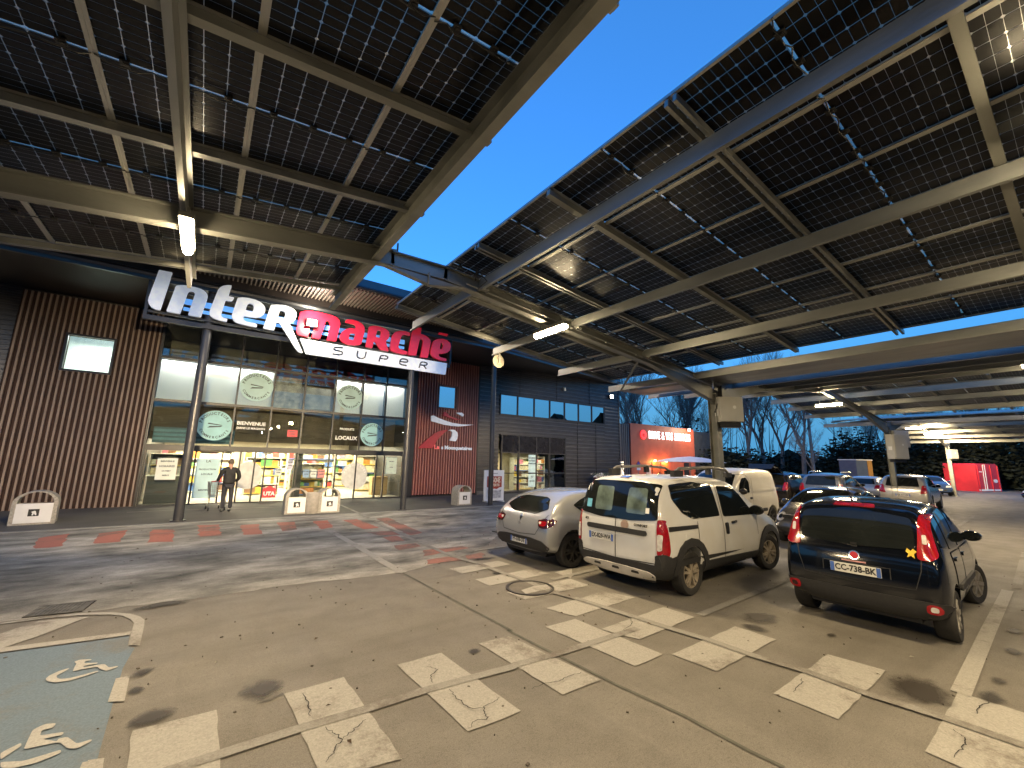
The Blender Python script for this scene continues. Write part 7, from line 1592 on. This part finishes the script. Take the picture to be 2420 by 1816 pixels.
# ================================================================ TREES AND WOODLAND
M_bark = mat('winter_bark', (.085, .078, .076), .9, 0, .35, 3, .3, 14, col2=(.15, .138, .130))
def bare_tree(seed, H, spread=.5, depth=7, lean=0.0):
    rr = random.Random(seed); tr_ = MB(); tw = MB()
    def seg(mb, p, q, r0, r1, n): mb.tube([p, q], [r0, r1], n, False)
    def grow(p, d, ln, r, k):
        bend = Vector((rr.uniform(-.12, .12), rr.uniform(-.12, .12), .10 if k > 1 else .02))
        n = 3 if k < 2 else 2; q = p
        for i in range(n):
            d = (d+bend*.5+Vector((rr.uniform(-.10, .10), rr.uniform(-.10, .10), rr.uniform(-.04, .06)))).normalized()
            q2 = q+d*ln/n; r2 = r*(1-.22*(i+1)/n)
            seg(tr_ if k < 2 else tw, q, q2, r*(1-.22*i/n), r2, 6 if k < 2 else 4 if k < 4 else 3); 
            if k >= 1 and rr.random() < .8 and k < depth: 
                a = rr.uniform(0, 6.28); side = Vector((math.cos(a), math.sin(a), rr.uniform(.1, .8))); grow(q2, (d*.55+side*.62).normalized(), ln*rr.uniform(.42, .66), r2*.52, k+1+(k < 3))
            q = q2
        if k < depth:
            for i in range(2 if rr.random() < .6 else 3):
                a = rr.uniform(0, 6.28); side = Vector((math.cos(a), math.sin(a), 0)); sp = spread*rr.uniform(.5, 1.2)
                grow(q, (d+side*sp+Vector((0, 0, .12))).normalized(), ln*rr.uniform(.62, .86), r*.78*rr.uniform(.6, .85), k+1)
    grow(Vector((0, 0, 0)), Vector((lean, 0, 1)), H*.30, H*.020, 0)
    return tr_.mesh('trunk', M_bark, smooth=True, fix=False), tw.mesh('crown', M_bark, fix=False)
TV = [bare_tree(101, 15, .42), bare_tree(202, 16, .36), bare_tree(303, 13, .55), bare_tree(404, 14, .48)]
def tree(v, x, y, sc, label, rz, zs=1.0):
    t = empty('bare_tree', (x, y, -.1), label, 'tree', 'bare winter trees behind the car park', rz); t.scale = (sc, sc, sc*zs)
    link('trunk', TV[v][0], t); link('crown', TV[v][1], t); return t
def atpx(px, dist, z=0):
    """ground point in the direction of picture column px (of 2420) at a distance"""
    a = math.radians(35.81)+math.atan((px-1210)/993.0); return dist*math.sin(a), dist*math.cos(a)
TL = [(1478, 58, 1, .92, 'bare tree rising just right of the corner floodlight'), (1522, 62, 0, .95, 'bare tree behind the left end of the orange-red building'), (1565, 66, 2, 1.12, 'bushy bare tree behind the middle of the orange-red building'), (1612, 64, 0, 1.0, 'bare tree behind the right end of the orange-red building'),
  (1655, 60, 3, .78, 'bare tree left of the nearest carport post'), (1762, 52, 1, .80, 'bare tree just right of the inverter cabinet'), (1808, 55, 0, .86, 'tall bare tree, left of the twin-trunk pair'), (1842, 54, 3, .90, 'tall bare tree, right of the twin-trunk pair'), (1893, 50, 1, .74, 'slim tall bare tree standing alone against the blue sky'), (1715, 58, 2, .8, 'bare tree directly behind the nearest carport post'),
  (1925, 47, 2, .42, 'small bare tree beside the slim tall one'), (2010, 62, 2, .62, 'low spreading bare tree left of the second carport post'), (2065, 66, 3, .66, 'low bare tree behind the second carport post'), (2140, 70, 0, .72, 'bare tree right of the second carport post'), (2195, 72, 2, .78, 'bare tree left of the farthest carport post'), (2290, 74, 3, .8, 'bare tree above the red container'), (2360, 76, 0, .85, 'bare tree right of the red container'), (2418, 78, 2, .9, 'bare tree at the right edge of the view')]
for i, (px, d, v, sc, lab) in enumerate(TL):
    x, y = atpx(px, d); tree(v, x, y, sc, lab, i*1.3)
# dense evergreen undergrowth and woodland: one mass
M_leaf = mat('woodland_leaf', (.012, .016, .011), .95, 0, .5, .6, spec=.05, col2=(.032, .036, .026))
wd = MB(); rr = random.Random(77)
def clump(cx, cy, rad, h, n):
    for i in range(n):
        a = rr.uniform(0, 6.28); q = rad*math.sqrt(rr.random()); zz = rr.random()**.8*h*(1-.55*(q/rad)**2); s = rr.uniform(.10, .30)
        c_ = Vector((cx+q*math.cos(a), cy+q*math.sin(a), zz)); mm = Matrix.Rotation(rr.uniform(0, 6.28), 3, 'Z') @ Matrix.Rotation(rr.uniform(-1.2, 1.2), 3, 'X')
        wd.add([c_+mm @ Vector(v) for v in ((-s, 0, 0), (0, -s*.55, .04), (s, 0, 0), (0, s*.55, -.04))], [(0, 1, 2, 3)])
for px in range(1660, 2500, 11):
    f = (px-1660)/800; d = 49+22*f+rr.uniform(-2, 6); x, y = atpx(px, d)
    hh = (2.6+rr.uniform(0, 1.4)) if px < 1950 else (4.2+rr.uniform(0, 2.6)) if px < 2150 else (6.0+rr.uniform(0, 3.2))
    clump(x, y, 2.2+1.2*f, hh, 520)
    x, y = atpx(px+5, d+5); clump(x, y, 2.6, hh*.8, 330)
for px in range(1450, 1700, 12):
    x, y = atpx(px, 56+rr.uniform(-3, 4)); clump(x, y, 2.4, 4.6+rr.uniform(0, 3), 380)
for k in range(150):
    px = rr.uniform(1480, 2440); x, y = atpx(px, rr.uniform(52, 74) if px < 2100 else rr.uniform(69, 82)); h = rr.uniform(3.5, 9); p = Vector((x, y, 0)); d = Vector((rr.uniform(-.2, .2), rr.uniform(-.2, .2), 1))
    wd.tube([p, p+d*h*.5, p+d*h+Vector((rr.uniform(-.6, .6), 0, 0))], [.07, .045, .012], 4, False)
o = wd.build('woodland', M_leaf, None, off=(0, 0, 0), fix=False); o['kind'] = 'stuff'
bk = MB(); P = [atpx(px, 84) for px in range(1380, 2620, 40)]
for i in range(len(P)-1):
    a, b = P[i], P[i+1]; h1 = 3.5+1.2*math.sin(i*1.7); h2 = 3.5+1.2*math.sin((i+1)*1.7)
    bk.add([(a[0], a[1], 0), (b[0], b[1], 0), (b[0], b[1], h2), (a[0], a[1], h1), (a[0]*1.05, a[1]*1.05, 0), (b[0]*1.05, b[1]*1.05, 0), (b[0]*1.05, b[1]*1.05, h2), (a[0]*1.05, a[1]*1.05, h1)], [(0, 1, 2, 3), (5, 4, 7, 6), (3, 2, 6, 7)])
bk2 = MB()
for a0 in range(100, 330, 5):        # unseen tree bank added behind the viewer to darken low-sky reflections
    p = [(58*math.sin(R(a)), 58*math.cos(R(a))) for a in (a0, a0+5)]; h1, h2 = [8.5+1.6*math.sin(a*.7)+math.sin(a*1.9) for a in (a0, a0+5)]
    bk2.add([(*p[0], 0), (*p[1], 0), (*p[1], h2), (*p[0], h1), (p[0][0]*1.06, p[0][1]*1.06, 0), (p[1][0]*1.06, p[1][1]*1.06, 0), (p[1][0]*1.06, p[1][1]*1.06, h2), (p[0][0]*1.06, p[0][1]*1.06, h1)], [(0, 1, 2, 3), (5, 4, 7, 6), (3, 2, 6, 7)])
bk2.build('added_tree_bank', M_leaf, None, off=(0, 0, 0))['kind'] = 'structure'
bk.build('earth_bank', mat('bank_soil', (.016, .018, .013), .95, 0, .4, .5), None, off=(0, 0, 0))['kind'] = 'structure'
